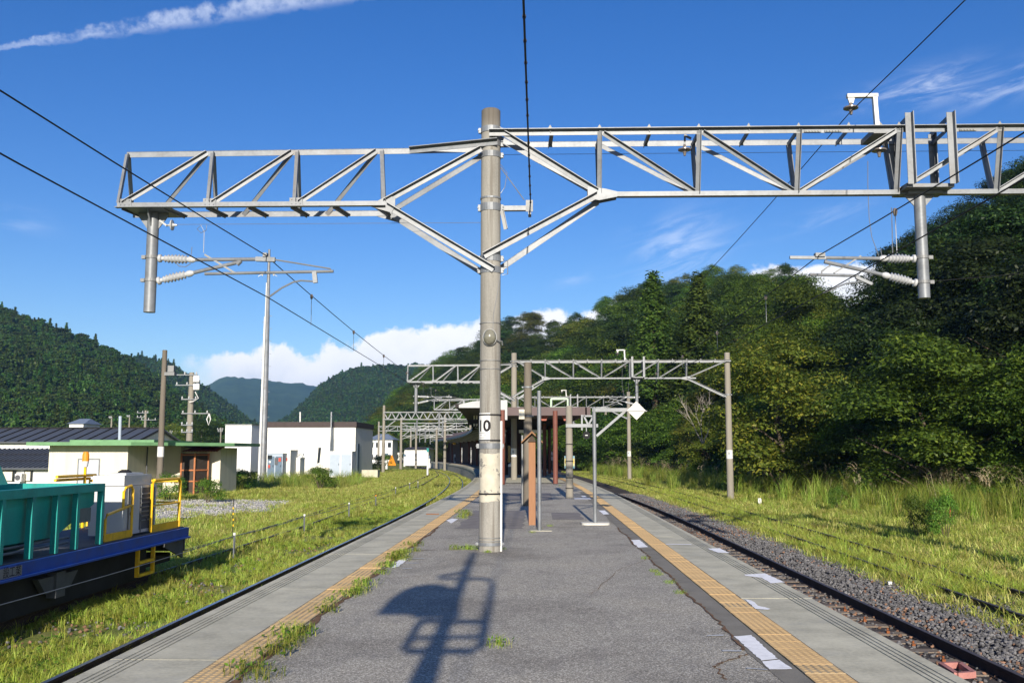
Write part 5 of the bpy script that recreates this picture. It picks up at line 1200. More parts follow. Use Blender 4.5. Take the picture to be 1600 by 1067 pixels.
# generator housing
def WX(px, py, x): return Wp(px, py, x)
gx0, gx1 = -7.74, -8.4; gy0 = 18.0; gy1 = 19.5; gt = 1.17
b = MB(); b.box((gx1, gy0, .06), (gx0, gy1, .97)); b.box((gx1 + .03, gy0 + .03, .98), (gx0 - .03, gy1 - .2, gt)); gb = b.build('generator_housing', genset_w, wg)
b = MB(); b.box((gx1 + .12, gy0 + .3, gt + .002), (gx0 - .12, gy0 + 1.1, gt + .04)); b.build('roof_panel', genset_w, gb)
for k in range(7):
    z = .28 + k * .085; b = MB(); b.box((gx0 + .003, gy1 - .75, z), (gx0 + .03, gy1 - .12, z + .022)); b.build('louvre', steel, gb)
b = MB(); b.box((gx0 + .0005, gy1 - .8, .12), (gx0 + .004, gy1 - .08, .92)); b.build('grille_opening', grime, gb)
b = MB(); b.lathe(V(-8.1, gy0 + .8, gt), V(-8.1, gy0 + .8, gt + .1), [(0, .12), (.6, .13), (1, .06)], 12); b.build('exhaust_cap', black, gb)
b = MB(); b.box((gx0 - .02, gy0 + .15, .05), (gx0 + .012, gy0 + .2, .95)); b.box((gx0 - .02, gy0 + .75, .05), (gx0 + .012, gy0 + .78, .95)); b.build('door_seam', steel_dark, gb)
b = MB(); b.lathe(V(gx0, gy0 + .3, .45), V(gx0 + .03, gy0 + .3, .45), [(0, .035), (1, .03)], 10); b.lathe(V(gx0, gy0 + 1.0, .3), V(gx0 + .03, gy0 + 1.0, .3), [(0, .03), (1, .03)], 10); b.build('latch', grime, gb)
b = MB(); b.box((-8.5, gy1 + .05, .06), (-8.1, gy1 + .35, .5)); b.lathe(V(-8.3, gy1 + .2, .5), V(-8.3, gy1 + .2, .95), [(0, .05), (.8, .06), (.85, .13), (1, .13)], 10); b.build('work_lamp', black, wg)
# yellow rails
def rail_frame(pts, r=.028): b = MB(); b.tube(pts, r, 8); return b
yA, yB = Wp(157, 790).y + .1, Wp(213, 760).y
P = lambda y, z, x=XN - .06: V(x, y, z)
y1, y2, y3 = Wp(168, 850).y, Wp(197, 800).y, Wp(213, 760).y
b = MB(); b.tube([P(y1, .04), P(y1, .42), P(y1 + .07, .5), P(y3, .62)], .026, 7); b.tube([P(y2, .55), P(y2, .88), P(y2 + .08, .95), P(y3 - .08, .98), P(y3, .9), P(y3, .04)], .026, 7); b.box((XN - .075, y1, .025), (XN - .05, y3, .16)); b.build('hand_rail', yellow_p, wg)
y4, y5 = Wp(241, 800).y, Wp(284, 800).y
b = MB(); b.tube([P(y4, .04), P(y4, .98), P(y4 + .08, 1.05), P(y5 - .08, 1.05), P(y5, .97), P(y5, .04)], .032, 7); b.tube([P(y4, .55), P(y5, .55)], .022, 6); b.box((XN - .075, y4, .025), (XN - .05, y5, .17)); b.tube([P(y5, 1.0), P(y5, 1.0, XF + .1), P(y5, .04, XF + .1)], .03, 7); b.tube([P(y5, .55), P(y5, .55, XF + .1)], .022, 6); b.tube([P(y4, 1.05, XF + .1), P(y5, 1.05, XF + .1)], .03, 7); b.build('hand_rail', yellow_p, wg)
y6, y7 = Wp(212, 880).y, Wp(236, 880).y
b = MB()
for y in (y6, y7): b.bar(V(XN + .03, y, zs), V(XN + .03, y, zs - .52), .07, .05)
for z in (zs - .26, zs - .5): b.bar(V(XN + .03, y6, z), V(XN + .03, y7, z), .07, .05)
b.build('step_ladder', yellow_p, wg)
b = MB(); b.bar(V(XF + .3, y5 - .25, .03), V(XF + .3, y5 - .25, .6), .05, .05); b.tube([V(XF + .2, y5 - .7, .02), V(XF + .2, y5 - .7, .42), V(XF + .2, y5, .42)], .02, 6); b.build('brake_stand', black, wg)
q = WX(134, 715, -9.6); b = MB(); b.tube([V(-9.6, q.y, .03), V(-9.6, q.y, 1.3)], .03, 7); b.tube([V(-9.6, q.y - 1.2, 1.12), V(-9.6, q.y + .5, 1.12)], .03, 7); b.build('beacon_stand', yellow_p, wg)
b = MB(); b.lathe(V(-9.6, q.y, 1.42), V(-9.6, q.y, 1.62), [(0, .07), (.7, .07), (1, .05)], 10); b.build('beacon', orange_pl, wg, True); b = MB(); b.lathe(V(-9.6, q.y, 1.3), V(-9.6, q.y, 1.42), [(0, .05), (1, .07)], 10); b.build('beacon_base', white_paint, wg, True)
# lettering plate on the sill
ya, yb = Wp(0, 900).y - .1, Wp(26, 895).y
b = MB(); b.box((XN + .07, ya - .35, zs + .045), (XN + .078, yb, zf - .03)); pl = b.build('name_plate', steel, wg)
tv, tf = text_mesh('設工業', .17)
b = MB(); b.add([V(XN + .0815, yb - .02 - .25 + v.x * .95, (zs + zf) / 2 + .008 + v.y) for v in tv], tf); b.build('lettering', black, pl, fix=False)
# under-gear
for y in (9.2, 15.6):
    for x in (-9.13, -8.08):
        b = MB(); b.lathe(V(x - .06, y, -.52), V(x + .06, y, -.52), [(0, .39), (.25, .39), (.26, .36), (1, .36)], 24); b.build('wheel', rust, wg)
    b = MB(); b.ring(V(-9.1, y, -.52), V(-8.1, y, -.52), .07, n=10); b.build('axle', dark_under, wg)
    b = MB(); b.prism([V(XN - .1, y - .65, -.35), V(XN - .1, y + .65, -.35), V(XN - .1, y + .4, -.6), V(XN - .1, y - .4, -.6)], (-.1, 0, 0)); b.box((XN - .22, y - .15, -.7), (XN - .06, y + .15, -.3)); b.build('axle_box', grime, wg)
b = MB(); b.box((-9.5, 4, -.86), (-7.85, ye - 1.5, zs - .03)); b.box((-9.45, ye - 1.5, -.7), (-7.9, ye - .1, zs - .3)); b.build('underframe', dark_under, wg)  # solid black fill for gear and the shade below, blocks sunlit grass
b = MB(); b.box((-8.95, 10.3, -.75), (-8.0, 14.2, zs - .02)); b.box((-8.4, 5, -.6), (-7.8, 8, zs)); b.build('tank', dark_under, wg)
b = MB(); b.prism([V(XN - .15, 9.9, -.62), V(XN - .15, 13.7, -.62), V(XN + .02, 13.3, -1.0), V(XN + .02, 9.5, -1.0)], (-.04, 0, 0)); b.build('ballast_apron', grime, wg)
b = MB(); b.lathe(V(-8.65, ye, -.3), V(-8.65, ye + .35, -.3), [(0, .1), (.6, .1), (.65, .18), (1, .18)], 12); b.build('coupler', dark_under, wg)

def prism_xy(b, pts, z0, z1): b.prism([V(x, y, z0) for x, y in pts], (0, 0, z1 - z0))
def shack(name, pts, z0, z1, m, t): b = MB(); prism_xy(b, pts, z0, z1); return b.build(name, m, t)
def xat(px, Y): return at(px, 707, Y).x
# ---- cream shed with green flat roof
D0, D1 = 58.0, 63.0
cs = thing('green_roofed_shed', (xat(150, D0), D0, GZ), 'cream railway shed with a flat green metal roof and brown timber porch', 'building')
xl, xm, xw, xp, xr_ = xat(77, D0), xat(200, D0), xat(200, D0), xat(283, D1), xat(341, D1)
zr = at(120, 696, D0).z
wl = shack('wall', [(xl, D0), (xm, D0), (xm, D1), (xp, D1), (xp, D1 + 4), (xl, D1 + 4)], GZ - .2, zr, cream, cs)
b = MB(); u, v = at(122, 752, D0), at(155, 718, D0); b.box((u.x, D0 - .03, GZ), (v.x, D0 - .004, v.z)); dr = b.build('door', grey_door, wl)
b = MB(); b.box((u.x - .07, D0 - .05, GZ), (u.x, D0 - .002, v.z + .07)); b.box((v.x, D0 - .05, GZ), (v.x + .07, D0 - .002, v.z + .07)); b.box((u.x, D0 - .05, v.z), (v.x, D0 - .002, v.z + .07)); b.build('door_frame', steel, wl)
wl2 = shack('side_wall', [(xp + .02, D1 + .5), (xr_, D1 + .5), (xr_, D1 + 4), (xp + .02, D1 + 4)], GZ - .2, zr - .1, cream, cs)
b = MB(); b.tube([V(xm + .12, D0 + 2.6, zr - .05), V(xm + .12, D0 + 2.6, GZ)], .05, 6); b.build('rain_pipe', grime, cs, True)
b = MB(); b.box((xl - .02, D0 - .03, GZ - .1), (xm + .02, D0 - .004, GZ + .35)); b.build('plinth', slab_m, cs)
fx0, fx1 = xat(40, D0 - 1.2), xat(204, D0 - 1.2)
b = MB(); prism_xy(b, [(fx0, D0 - 1.2), (fx1, D0 - 1.2), (xat(366, D1 - .8), D1 - .8), (xat(366, D1 - .8), D1 + 5), (fx0, D1 + 5)], zr, zr + .2); b.build('roof', green_roof, cs)
b = MB(); prism_xy(b, [(xat(108, D0 + 1), D0 + 1), (xat(240, D0 + 1), D0 + 1), (xat(240, D0 + 1), D1 + 3), (xat(108, D0 + 1), D1 + 3)], zr + .2, zr + .36); b.build('roof', green_roof, cs)
po = thing('timber_porch', (xp + .5, D1, GZ), 'orange-brown timber porch with mesh panels and red corrugated roof on the shed', 'porch')
pz = at(300, 708, D1).z; px0, px1 = xat(284, D1 - 1.3), xat(305, D1 - 1.3)
pxr = xat(327, D1)
for (x, y) in ((px0, D1 - 1.3), (px1, D1 - 1.3), (pxr, D1 - .1)): b = MB(); b.box((x - .05, y - .05, GZ), (x + .05, y + .05, pz)); b.build('post', orange_wood, po)
for z in (GZ + .05, GZ + .9, GZ + 1.6, pz - .1):
    b = MB(); b.bar(V(px0, D1 - 1.3, z), V(px1, D1 - 1.3, z), .07, .09); b.bar(V(px1, D1 - 1.3, z), V(pxr, D1 - .1, z), .07, .09); b.build('rail', orange_wood, po)
b = MB(); b.add([(px0, D1 - 1.27, GZ), (px1, D1 - 1.27, GZ), (px1, D1 - 1.27, pz), (px0, D1 - 1.27, pz)], [(0, 1, 2, 3)]); b.add([(px1, D1 - 1.24, GZ), (pxr, D1 - .04, GZ), (pxr, D1 - .04, pz), (px1, D1 - 1.24, pz)], [(0, 1, 2, 3)]); b.build('mesh_panel', dark_panel, po)
b = MB(); n = 26; xa, xb2 = xat(282, D1 - 1.6), xat(339, D1 - .6); vs = []
for i in range(n + 1):
    f = i / n; x = xa + (xb2 - xa) * f; y = D1 - 1.6 + 1.0 * f; z = pz + .1 + (.04 if i % 2 else 0); vs += [(x, y, z), (x + .1, D1 + .45, z + .3)]
b.add(vs, [(2 * i, 2 * i + 2, 2 * i + 3, 2 * i + 1) for i in range(n)]); b.build('porch_roof', red_roof, po)
# ---- dark tiled houses behind
def seam_house(label, px0, px1, D, ze_py, zr_py, zbase, run, nseam, wall=white_wall, win=()):
    x0, x1 = xat(px0, D), xat(px1, D); ze = at(0, ze_py, D).z; zr2 = HC + (707 - zr_py) / 1500 * (D + run)
    t = thing('tiled_house', ((x0 + x1) / 2, D + run, zbase), label, 'house')
    b = MB(); b.box((x0 + .3, D + .5, zbase), (x1 - .4, D + 2 * run - .5, ze)); b.prism([V(x1 - .4, D + .5, ze), V(x1 - .4, D + 2 * run - .5, ze), V(x1 - .4, D + run, zr2 - .05)], (-.1, 0, 0)); wl = b.build('wall', wall, t)
    b = MB(); b.prism([V(x0, D, ze), V(x0, D + run, zr2), V(x0, D + 2 * run, ze), V(x0, D + 2 * run, ze - .12), V(x0, D + run, zr2 - .15), V(x0, D, ze - .12)], (x1 - x0, 0, 0)); rf = b.build('roof', tile_roof, t)
    for i in range(nseam + 1):
        x = x0 + (x1 - x0) * i / nseam; b = MB(); b.bar(V(x, D, ze + .03), V(x, D + run, zr2 + .03), .07, .09); b.build('roof_seam', black, rf)
    b = MB(); b.bar(V(x0, D + run, zr2 + .04), V(x1, D + run, zr2 + .04), .3, .12); b.build('ridge', black, rf)
    for (a, c, za, zb) in win:
        u, v = at(a, zb, D + .5), at(c, za, D + .5); b = MB(); b.box((u.x, D + .45, u.z), (v.x, D + .497, v.z)); wn = b.build('window', glass_dark, wl); b = MB(); b.box((u.x - .06, D + .42, u.z - .06), (v.x + .06, D + .447, u.z)); b.build('sill', wood_d, wn)
        b = MB(); b.box((u.x + .08, D + .44, u.z + .05), ((u.x + v.x) / 2, D + .447, v.z - .05)); b.build('curtain', cream, wn)
    return t
seam_house('long house with a dark slate roof divided by raised seams, behind the shed', -160, 214, 82, 690, 669, -1.3, 5.5, 18)
lo = thing('tiled_house', (xat(20, 70), 72, GZ), 'low house wing with a dark tiled roof left of the cream shed', 'house')
x0, x1 = xat(-90, 66), xat(77, 66); ze, zr3 = at(0, 731, 66).z, at(0, 701, 72).z
b = MB(); b.prism([V(x0, 66, ze), V(x0, 72, zr3), V(x0, 72, zr3 - .15), V(x0, 66, ze - .1)], (x1 - x0, 0, 0)); rf = b.build('roof', tile_roof, lo)
for i in range(22):
    x = x0 + (x1 - x0) * i / 21; b = MB(); b.bar(V(x, 66.02, ze + .03), V(x, 72, zr3 + .03), .06, .07); b.build('tile_row', tile_roof, rf)
for f in (.33, .66): b = MB(); p = V(x0, 66 + 6 * f, ze + (zr3 - ze) * f + .045); b.bar(p, V(x1, p.y, p.z), .07, .05); b.build('snow_guard', black, rf)
b = MB(); b.box((x0, 66.6, GZ - .5), (x1 - .2, 71.9, ze - .08)); wl = b.build('wall', white_wall, lo)
for a, c in ((3, 26), (38, 52)):
    u, v = at(a, 752, 66.6), at(c, 735, 66.6); b = MB(); b.box((u.x, 66.52, u.z), (v.x, 66.595, v.z)); wn = b.build('window', glass_dark, wl)
    b = MB(); b.box((u.x + .06, 66.50, u.z + .05), (u.x + (v.x - u.x) * .75, 66.515, v.z - .05)); b.build('curtain', cream, wn)
u, v = at(24, 752, 66), at(35, 740, 66); t = thing('outdoor_unit', V(u.x, 66, u.z), 'white air conditioner unit under the low tiled roof', 'air conditioner'); b = MB(); b.box((u.x, 65.9, u.z), (v.x, 66.4, v.z)); b.build('body', white_paint, t); b = MB(); b.lathe(V((u.x + v.x) / 2 - .03, 65.88, (u.z + v.z) / 2), V((u.x + v.x) / 2 - .03, 65.9, (u.z + v.z) / 2), [(0, .19), (1, .19)], 16); b.build('fan_grille', grime, t)
b = MB(); p = at(188, 690, 74); b.ring(V(p.x, 74, GZ), at(188, 650, 74), .12, n=10); tag(b.build('chimney_pipe', light_box, None, True), 'pale grey pipe rising behind the green shed roof', 'pipe')
# ---- white tall enclosure on stilts and pale building with brown parapet
D = 97; x0, x1, x2 = xat(351, D), xat(392, D), xat(406, D + 3.2); z0, z1 = at(370, 737, D).z, at(370, 664, D).z
t = thing('white_enclosure', ((x0 + x1) / 2, D, GZ), 'tall white windowless cabin raised on a steel frame beside the pale building', 'cabin')
b = MB(); prism_xy(b, [(x0, D), (x1, D), (x1 + .1, D + 3.2), (x0, D + 3.2)], z0, z1); cb = b.build('cabin', white_wall, t)
for k in range(1, 9): b = MB(); x = x0 + (x1 - x0) * k / 9; b.box((x - .012, D - .012, z0 + .02), (x + .012, D - .002, z1 - .03)); b.build('panel_seam', genset_w, cb)
b = MB(); prism_xy(b, [(x0 - .06, D - .06), (x1 + .06, D - .06), (x1 + .16, D + 3.26), (x0 - .06, D + 3.26)], z1, z1 + .09); b.build('roof_trim', steel, t)
for x in (x0 + .1, (x0 + x1) / 2 - .2, x1 - .1): b = MB(); b.box((x - .1, D + .1, GZ - .1), (x + .1, D + .35, z0 - .12)); b.build('stilt', slab_m, t)
b = MB(); b.box((x0, D + .02, z0 - .12), (x1 + .05, D + 3.1, z0 - .02)); b.build('base_frame', grime, t)
D = 114; x0, x1 = xat(417, D), xat(555, D); z1 = at(480, 659, D).z; zp = at(480, 667.5, D).z
t = thing('substation_building', ((x0 + x1) / 2, D, GZ), 'pale cream flat-roofed building with a dark brown parapet band', 'building')
b = MB(); b.box((x0, D, GZ - .3), (x1, D + 12, zp)); wl = b.build('wall', cream2, t)
b = MB(); prism_xy(b, [(x0 - .1, D - .12), (x1 + .12, D - .12), (x1 + .12, D + 12.1), (x0 - .1, D + 12.1)], zp, z1); b.build('parapet', brown_metal, t)
u, v = at(495.5, 724, D), at(502, 699, D); b = MB(); b.prism([V(u.x, D - .03, u.z), V(u.x + .3, D - .03, u.z + .1), V(v.x, D - .03, v.z), V(u.x + .12, D - .03, v.z)], (0, .025, 0)); b.build('window', glass_dark, wl)
b = MB(); u, v = at(485, 738, D), at(514, 731, D); b.box((u.x, D - .25, GZ), (v.x, D - .01, v.z)); b.build('plinth', slab_m, t)
b = MB(); b.box((x1 + .005, D + 1.2, GZ + .4), (x1 + .04, D + 2.6, at(0, 693, D).z)); b.build('side_door', blue_box, wl)
for k in range(1, 12): b = MB(); xx = x0 + (x1 - x0) * k / 12; b.box((xx - .02, D - .012, GZ), (xx + .02, D - .003, zp - .05)); b.build('panel_joint', cream, wl)
for px in (469, 518): b = MB(); p = at(px, 655, D - .3); b.ring(V(p.x, D - .3, z1 - .02 if px < 500 else GZ), at(px, 643.5, D - .3), .09, n=8); b.build('vent_pipe', white_paint, t)
def cabinet(name, label, pxa, pxb, pya, pyb, D, dep, m, doors=0, dm=None):
    u, v = at(pxa, pyb, D), at(pxb, pya, D); t = thing(name, ((u.x + v.x) / 2, D, GZ), label, 'cabinet')
    b = MB(); b.box((u.x, D, GZ - .1), (v.x, D + dep, v.z)); bd = b.build('body', m, t)
    b = MB(); b.box((u.x - .04, D - .06, v.z), (v.x + .04, D + dep + .04, v.z + .08)); b.build('roof_cap', m, t)
    for k in range(doors):
        w_ = (v.x - u.x) / doors; b = MB(); b.box((u.x + w_ * k + .06, D - .03, GZ + .3), (u.x + w_ * (k + 1) - .06, D - .004, v.z - .25)); d = b.build('door', dm or m, t); b = MB(); b.box((u.x + w_ * (k + 1) - .2, D - .06, (GZ + v.z) / 2), (u.x + w_ * (k + 1) - .15, D - .031, (GZ + v.z) / 2 + .2)); b.build('handle', black, d)
    return t, u, v
cabinet('equipment_cabinet', 'pale blue-white double-door cabinet in front of the pale building', 514, 550, 706, 744, 102, 2.2, white_wall, 2, light_box)
t, u, v = cabinet('equipment_cabinet', 'grey-blue control cabinet with meters and red labels beside the tall steel mast', 417, 442, 709, 741, 96, 1.6, light_box, 2, blue_box)
for a, c, e, f, m in ((418, 425, 711, 717, glass_dark), (435, 439, 715, 721, red_p), (419, 422, 726, 731, red_p), (420, 423, 720, 723, white_paint), (429, 434, 715, 726, grime)):
    p, q = at(a, f, 95.9), at(c, e, 95.9); b = MB(); b.box((p.x, 95.9, p.z), (q.x, 95.96, q.z)); b.build('meter' if m is not red_p else 'red_label', m, t)
t, u, v = cabinet('equipment_cabinet', 'cream steel cabinet between the control cabinet and the pale building', 443, 454, 704, 746, 97.5, 3.0, cream2, 0)
p, q = at(445, 720, 97.4), at(449, 715, 97.4); b = MB(); b.box((p.x, 97.4, p.z), (q.x, 97.49, q.z)); b.build('red_label', red_p, t)
t, u, v = cabinet('equipment_cabinet', 'lower cream cabinet with a curved duct right of the taller one', 455, 469, 716, 744, 100, 2, cream2, 0)
b = MB(); b.tube([at(464, 712, 100.5), at(469, 708, 100.5), at(473, 710, 100.5), at(474, 714, 100.5)], .16, 8); b.build('duct', genset_w, t, True)
b = MB(); p = at(495, 752, 95); b.box((p.x - .05, 95, GZ), (p.x + .05, 95.1, at(495, 728, 95).z)); tag(b.build('marker_post', white_paint), 'thin white marker post in the grass before the pale building', 'post')
u, v = at(565, 745, 100), at(590, 734, 100); t = thing('planter_trough', V(u.x, 100, GZ), 'low pale concrete trough at the right corner of the pale building', 'trough'); b = MB(); b.box((u.x, 100, GZ), (v.x, 101.5, v.z)); b.build('body', slab_m, t)
# ---- masts and utility poles on the left
p = on(410, 757, GZ); Y = p.y; zt = at(422, 390, Y).z; xt = at(421.5, 390, Y).x
t = thing('steel_mast', p, 'very tall galvanised steel mast with climbing pegs and two cables, beside the white cabin', 'mast')
b = MB(); b.lathe(p - V(0, 0, .1), V(p.x, Y, zt), [(0, .30), (.4, .26), (.401, .25), (.72, .2), (.721, .185), (1, .10)], 16); b.build('shaft', steel, t, smooth=True)
b = MB(); b.tube([p + V(-.34, -.1, 0), V(p.x - .2, Y - .1, zt - 6)], .07, 6); b.tube([p + V(-.22, -.24, 0), V(p.x - .1, Y - .2, zt - 3)], .05, 6); b.build('riser_cable', white_paint, t)
for k in range(22):
    z = GZ + 3 + k * .55; s = 1 if k % 2 else -1; b = MB(); b.bar(V(p.x, Y, z), V(p.x + s * .42, Y, z), .03, .03); b.build('climbing_peg', steel_dark, t)
za = at(420, 427, Y).z
b = MB(); b.bar(V(p.x - .55, Y - .15, za), V(p.x + .55, Y - .15, za), .07, .07); b.build('antenna_arm', steel, t)
for s in (-1, 1): b = MB(); b.lathe(V(p.x + s * .5, Y - .18, za + .1), V(p.x + s * .5, Y - .18, za - .28), [(0, .05), (.5, .1), (1, .04)], 8); b.bar(V(p.x + s * .5, Y - .2, za - .1), V(p.x + s * .85, Y - .3, za - .35), .04, .04); b.build('antenna', genset_w, t)
c = V(xat(251, 57), 57, 0); zt = at(257, 547, 57).z
t = plain_pole(c, zt, .19, .14, 'old leaning-grey concrete pole in front of the green-roofed shed', (), m=pole_old)
b = MB(); z = at(262, 583, 57).z; b.box((c.x + .1, 56.8, z - .15), (c.x + .7, 57.2, z + .05)); b.box((c.x + .25, 56.9, z + .07), (c.x + .62, 57.15, z + .45)); b.build('meter_shelf', steel_dark, t)
b = MB(); z = at(252, 703, 57).z; b.lathe(V(c.x, 57, z - .4), V(c.x, 57, z + .2), [(0, .197), (1, .193)], 14, cap=False); b.build('number_plate', white_paint, t)
def util_pole(px, pyb, pyt, D, label, arms=(), tr=False, r=.16):
    c = V(xat(px, D), D, 0); zt = at(px, pyt, D).z
    t = thing('utility_pole', (c.x, D, GZ), label, 'utility pole'); b = MB(); b.lathe(V(c.x, D, GZ - .3), V(c.x, D, zt), [(0, r * 1.2), (1, r * .85)], 10); b.build('shaft', pole_conc, t, smooth=True)
    for (py, l, rr) in arms:
        z = at(px, py, D).z; a, e = at(px - l, py, D).x, at(px + rr, py, D).x; b = MB(); b.bar(V(a, D - r - .03, z), V(e, D - r - .03, z), .1, .1); o = b.build('crossarm', steel, t)
        for f in (.06, .5, .94): b = MB(); x = a + (e - a) * f; b.lathe(V(x, D - r - .03, z + .05), V(x, D - r - .03, z + .3), [(0, .05), (.4, .09), (1, .04)], 8); b.build('insulator', porcelain, o)
    return t, c, zt
t, c, zt = util_pole(295, 690, 582, 96, 'tall utility pole carrying a white transformer stack, behind the shed', ((586, 25, 16), (602, 19, 17), (624, 10, 14), (646, 10, 33), (664, 10, 8), (675, 10, 8)), r=.3)
for i, z in enumerate((592, 604)):
    for k in (0, 1, 2):
        q = at(303.5 + k * 3.2, z, 95.4); b = MB(); b.lathe(V(q.x, 95.4, q.z - .32), V(q.x, 95.4, q.z + .32), [(0, .09), (.1, .12), (.9, .12), (1, .07)], 8); b.build('transformer', white_paint, t, True)
b = MB(); b.tube([at(305, 612, 95.4), at(310, 622, 95.4), at(302, 627, 95.4), at(296, 628, 95.4)], .05, 6); b.tube([at(327, 646, 95.6), at(323, 655, 95.6), at(326, 664, 95.6), at(329, 655, 95.6), at(327, 646, 95.6)], .06, 6); b.build('cable_loop', white_paint, t)
util_pole(225, 690, 641, 150, 'utility pole with three crossarms standing behind the slate roof', ((645, 10, 8), (652, 10, 2), (656, 4, 20)), r=.22)
for i, (px, pyt, D, lab) in enumerate(((172, 651, 160, 'thin lamp pole rising behind the left slate roof'), (200, 649, 170, 'slim pole between the pipe and the utility pole'), (238, 667, 190, 'short distant utility pole left of the old grey pole'), (265, 672, 200, 'short distant pole just right of the old grey pole'), (273, 672, 215, 'small far pole between the grey pole and transformer pole'), (314, 670, 190, 'distant utility pole right of the transformer pole'), (334, 668, 205, 'distant pole with a brown shaft near the white cabin'), (344, 668, 185, 'distant utility pole beside the white cabin'))):
    util_pole(px, 690, pyt, D, lab, ((pyt + 3, 4, 5), (pyt + 6, 3, 4)) if i not in (0, 1) else ((pyt + 2, 1, 3),), r=.14)
# ---- far houses
def far_house(label, pxa, pxb, pye, pyr, pyb, D, wall, roof, rows=1, cols=4, hip=.25, dep=9):
    x0, x1 = xat(pxa, D), xat(pxb, D); ze, zr_, zb = at(0, pye, D).z, HC + (707 - pyr) / 1500 * (D + dep / 2), GZ - .3
    t = thing('far_house', ((x0 + x1) / 2, D, GZ), label, 'house'); b = MB(); b.box((x0, D, zb), (x1, D + dep, ze)); wl = b.build('wall', wall, t)
    o = .5; h = (x1 - x0) * hip; b = MB()
    b.add([(x0 - o, D - o, ze), (x1 + o, D - o, ze), (x1 + o, D + dep + o, ze), (x0 - o, D + dep + o, ze), (x0 + h, D + dep / 2, zr_), (x1 - h, D + dep / 2, zr_)], [(0, 1, 5, 4), (1, 2, 5), (2, 3, 4, 5), (3, 0, 4), (3, 2, 1, 0)]); b.build('roof', roof, t)
    for r_ in range(rows):
        for c_ in range(cols):
            w_ = (x1 - x0) / cols; hh = (ze - max(zb, GZ)) / rows; b = MB(); xx = x0 + w_ * c_ + w_ * .2; zz = ze - hh * (r_ + 1) + hh * .35
            b.box((xx, D - .06, zz), (xx + w_ * .6, D - .01, zz + hh * .42)); f = b.build('window', steel, wl); b = MB(); b.box((xx + .06, D - .075, zz + .06), (xx + w_ * .6 - .06, D - .062, zz + hh * .42 - .06)); b.build('pane', glass_dark, f)
    return t
far_house('pale two-storey apartment house with a grey-blue roof behind the lattice portal', 576, 613, 687, 678, 712, 235, white_wall, mat('blue_grey_roof', (.16, .2, .27), .6), 2, 4, .3)
far_house('white house with a low dark roof below the wood', 632, 668, 702, 698.5, 720, 205, white_wall, mat('dark_far_roof', (.06, .05, .05), .7), 0, 1, .05, 12)
far_house('far house with blue-grey roof at the foot of the left hill', 106, 128, 662, 654, 676, 235, white_wall, mat('blue_grey_roof', (.16, .2, .27), .6), 1, 3, .1)
far_house('small white house right of the blue roofed one under the hill', 112, 124, 672, 668, 682, 205, white_wall, tile_roof, 1, 3)
far_house('white far house just right of the slate roof end', 211, 221, 682, 678, 700, 175, white_wall, tile_roof, 1, 2)
far_house('distant white house by the old grey pole', 226, 238, 680, 675, 700, 230, white_wall, mat('blue_grey_roof', (.16, .2, .27), .6), 1, 3)
far_house('distant low pale house among the village poles', 242, 252, 682, 678, 700, 250, cream2, tile_roof, 1, 3)
far_house('small far house right of the zigzag portal pole', 619, 633, 706, 702, 716, 260, cream2, mat('dark_far_roof', (.06, .05, .05), .7), 1, 3)
far_house('low grey roofed house beside the white one near the track curve', 560, 577, 690, 684, 706, 260, cream2, tile_roof, 1, 3)
# trees among the village
vr = random.Random(21); vp = 0
for i in range(46):
    px = vr.uniform(20, 345) if i < 34 else vr.uniform(560, 690); D = vr.uniform(215, 270) if i < 34 else vr.uniform(270, 300)
    put_tree(vr.choice(['a', 'b', 'a', 'conifer', 'c']), xat(px, D), D, GZ - .4, vr.uniform(5.5, 10), 'distant village tree in front of the left hill' if i < 34 else 'distant tree at the bend beyond the yard', 'village trees before the left hill' if i < 34 else 'trees at the bend beyond the yard', 1.2)
for px, D, h, lab in ((205, 190, 5.0, 'pair-crowned bushy tree by the village pole'), (150, 205, 6.5, 'dense green tree beside the blue roofed far house'), (255, 180, 7.5, 'round tree behind the old grey pole'), (325, 190, 9.5, 'dark tall tree clump left of the white cabin'), (343, 200, 9, 'darkest tree touching the white cabin'), (395, 240, 7, 'tree rising behind the white cabin roof'), (545, 210, 8, 'rounded tree behind the right end of the brown parapet'), (585, 250, 9, 'tree above the apartment house roof')):
    put_tree('c' if 'dark' in lab else 'a', xat(px, D), D, GZ - .3, h, lab, None, 1.25)
# ---- small trackside things
for i, (px, pb, pt_) in enumerate(((365, 877, 832), (475, 835, 803), (545, 810, 785), (587, 793, 773), (618, 778, 761), (640, 769, 754), (653, 766, 752))):
    g = on(px, pb, GZ); zt = at(px, pt_, g.y).z; nm = ['nearest', 'second', 'third', 'fourth', 'fifth', 'sixth', 'farthest'][i]
    t = thing('fence_stake', g, f'{nm} grey stake of the rope fence along the left siding', 'stake', 'stakes of the rope fence'); b = MB(); b.ring(g - V(0, 0, .2), V(g.x, g.y, zt - .06), .028, n=8); b.build('stake', steel, t, True); b = MB(); b.ring(V(g.x, g.y, zt - .06), V(g.x, g.y, zt), .034, n=8); b.build('cap', white_paint if i != 3 else orange_pl, t, True)
gs = [on(px, pb, GZ) for px, pb in ((365, 877), (475, 835), (545, 810), (587, 793), (618, 778), (640, 769))]; hs_ = [at(px, pt_, g.y).z for (px, pt_), g in zip(((365, 832), (475, 803), (545, 785), (587, 773), (618, 761), (640, 754)), gs)]
rp = [V(-7.1, 6, -.42), V(-7.2, 12.5, -.42)] + [V(g.x, g.y, h - .08) for g, h in zip(gs, hs_)]
pts = []
for a, c in zip(rp[:-1], rp[1:]): pts += span(a, c, .04, 6)[:-1]
wire(pts + [rp[-1]], .007, 'slack grey rope strung along the stakes beside the wagon', wire_grey, 'rope')
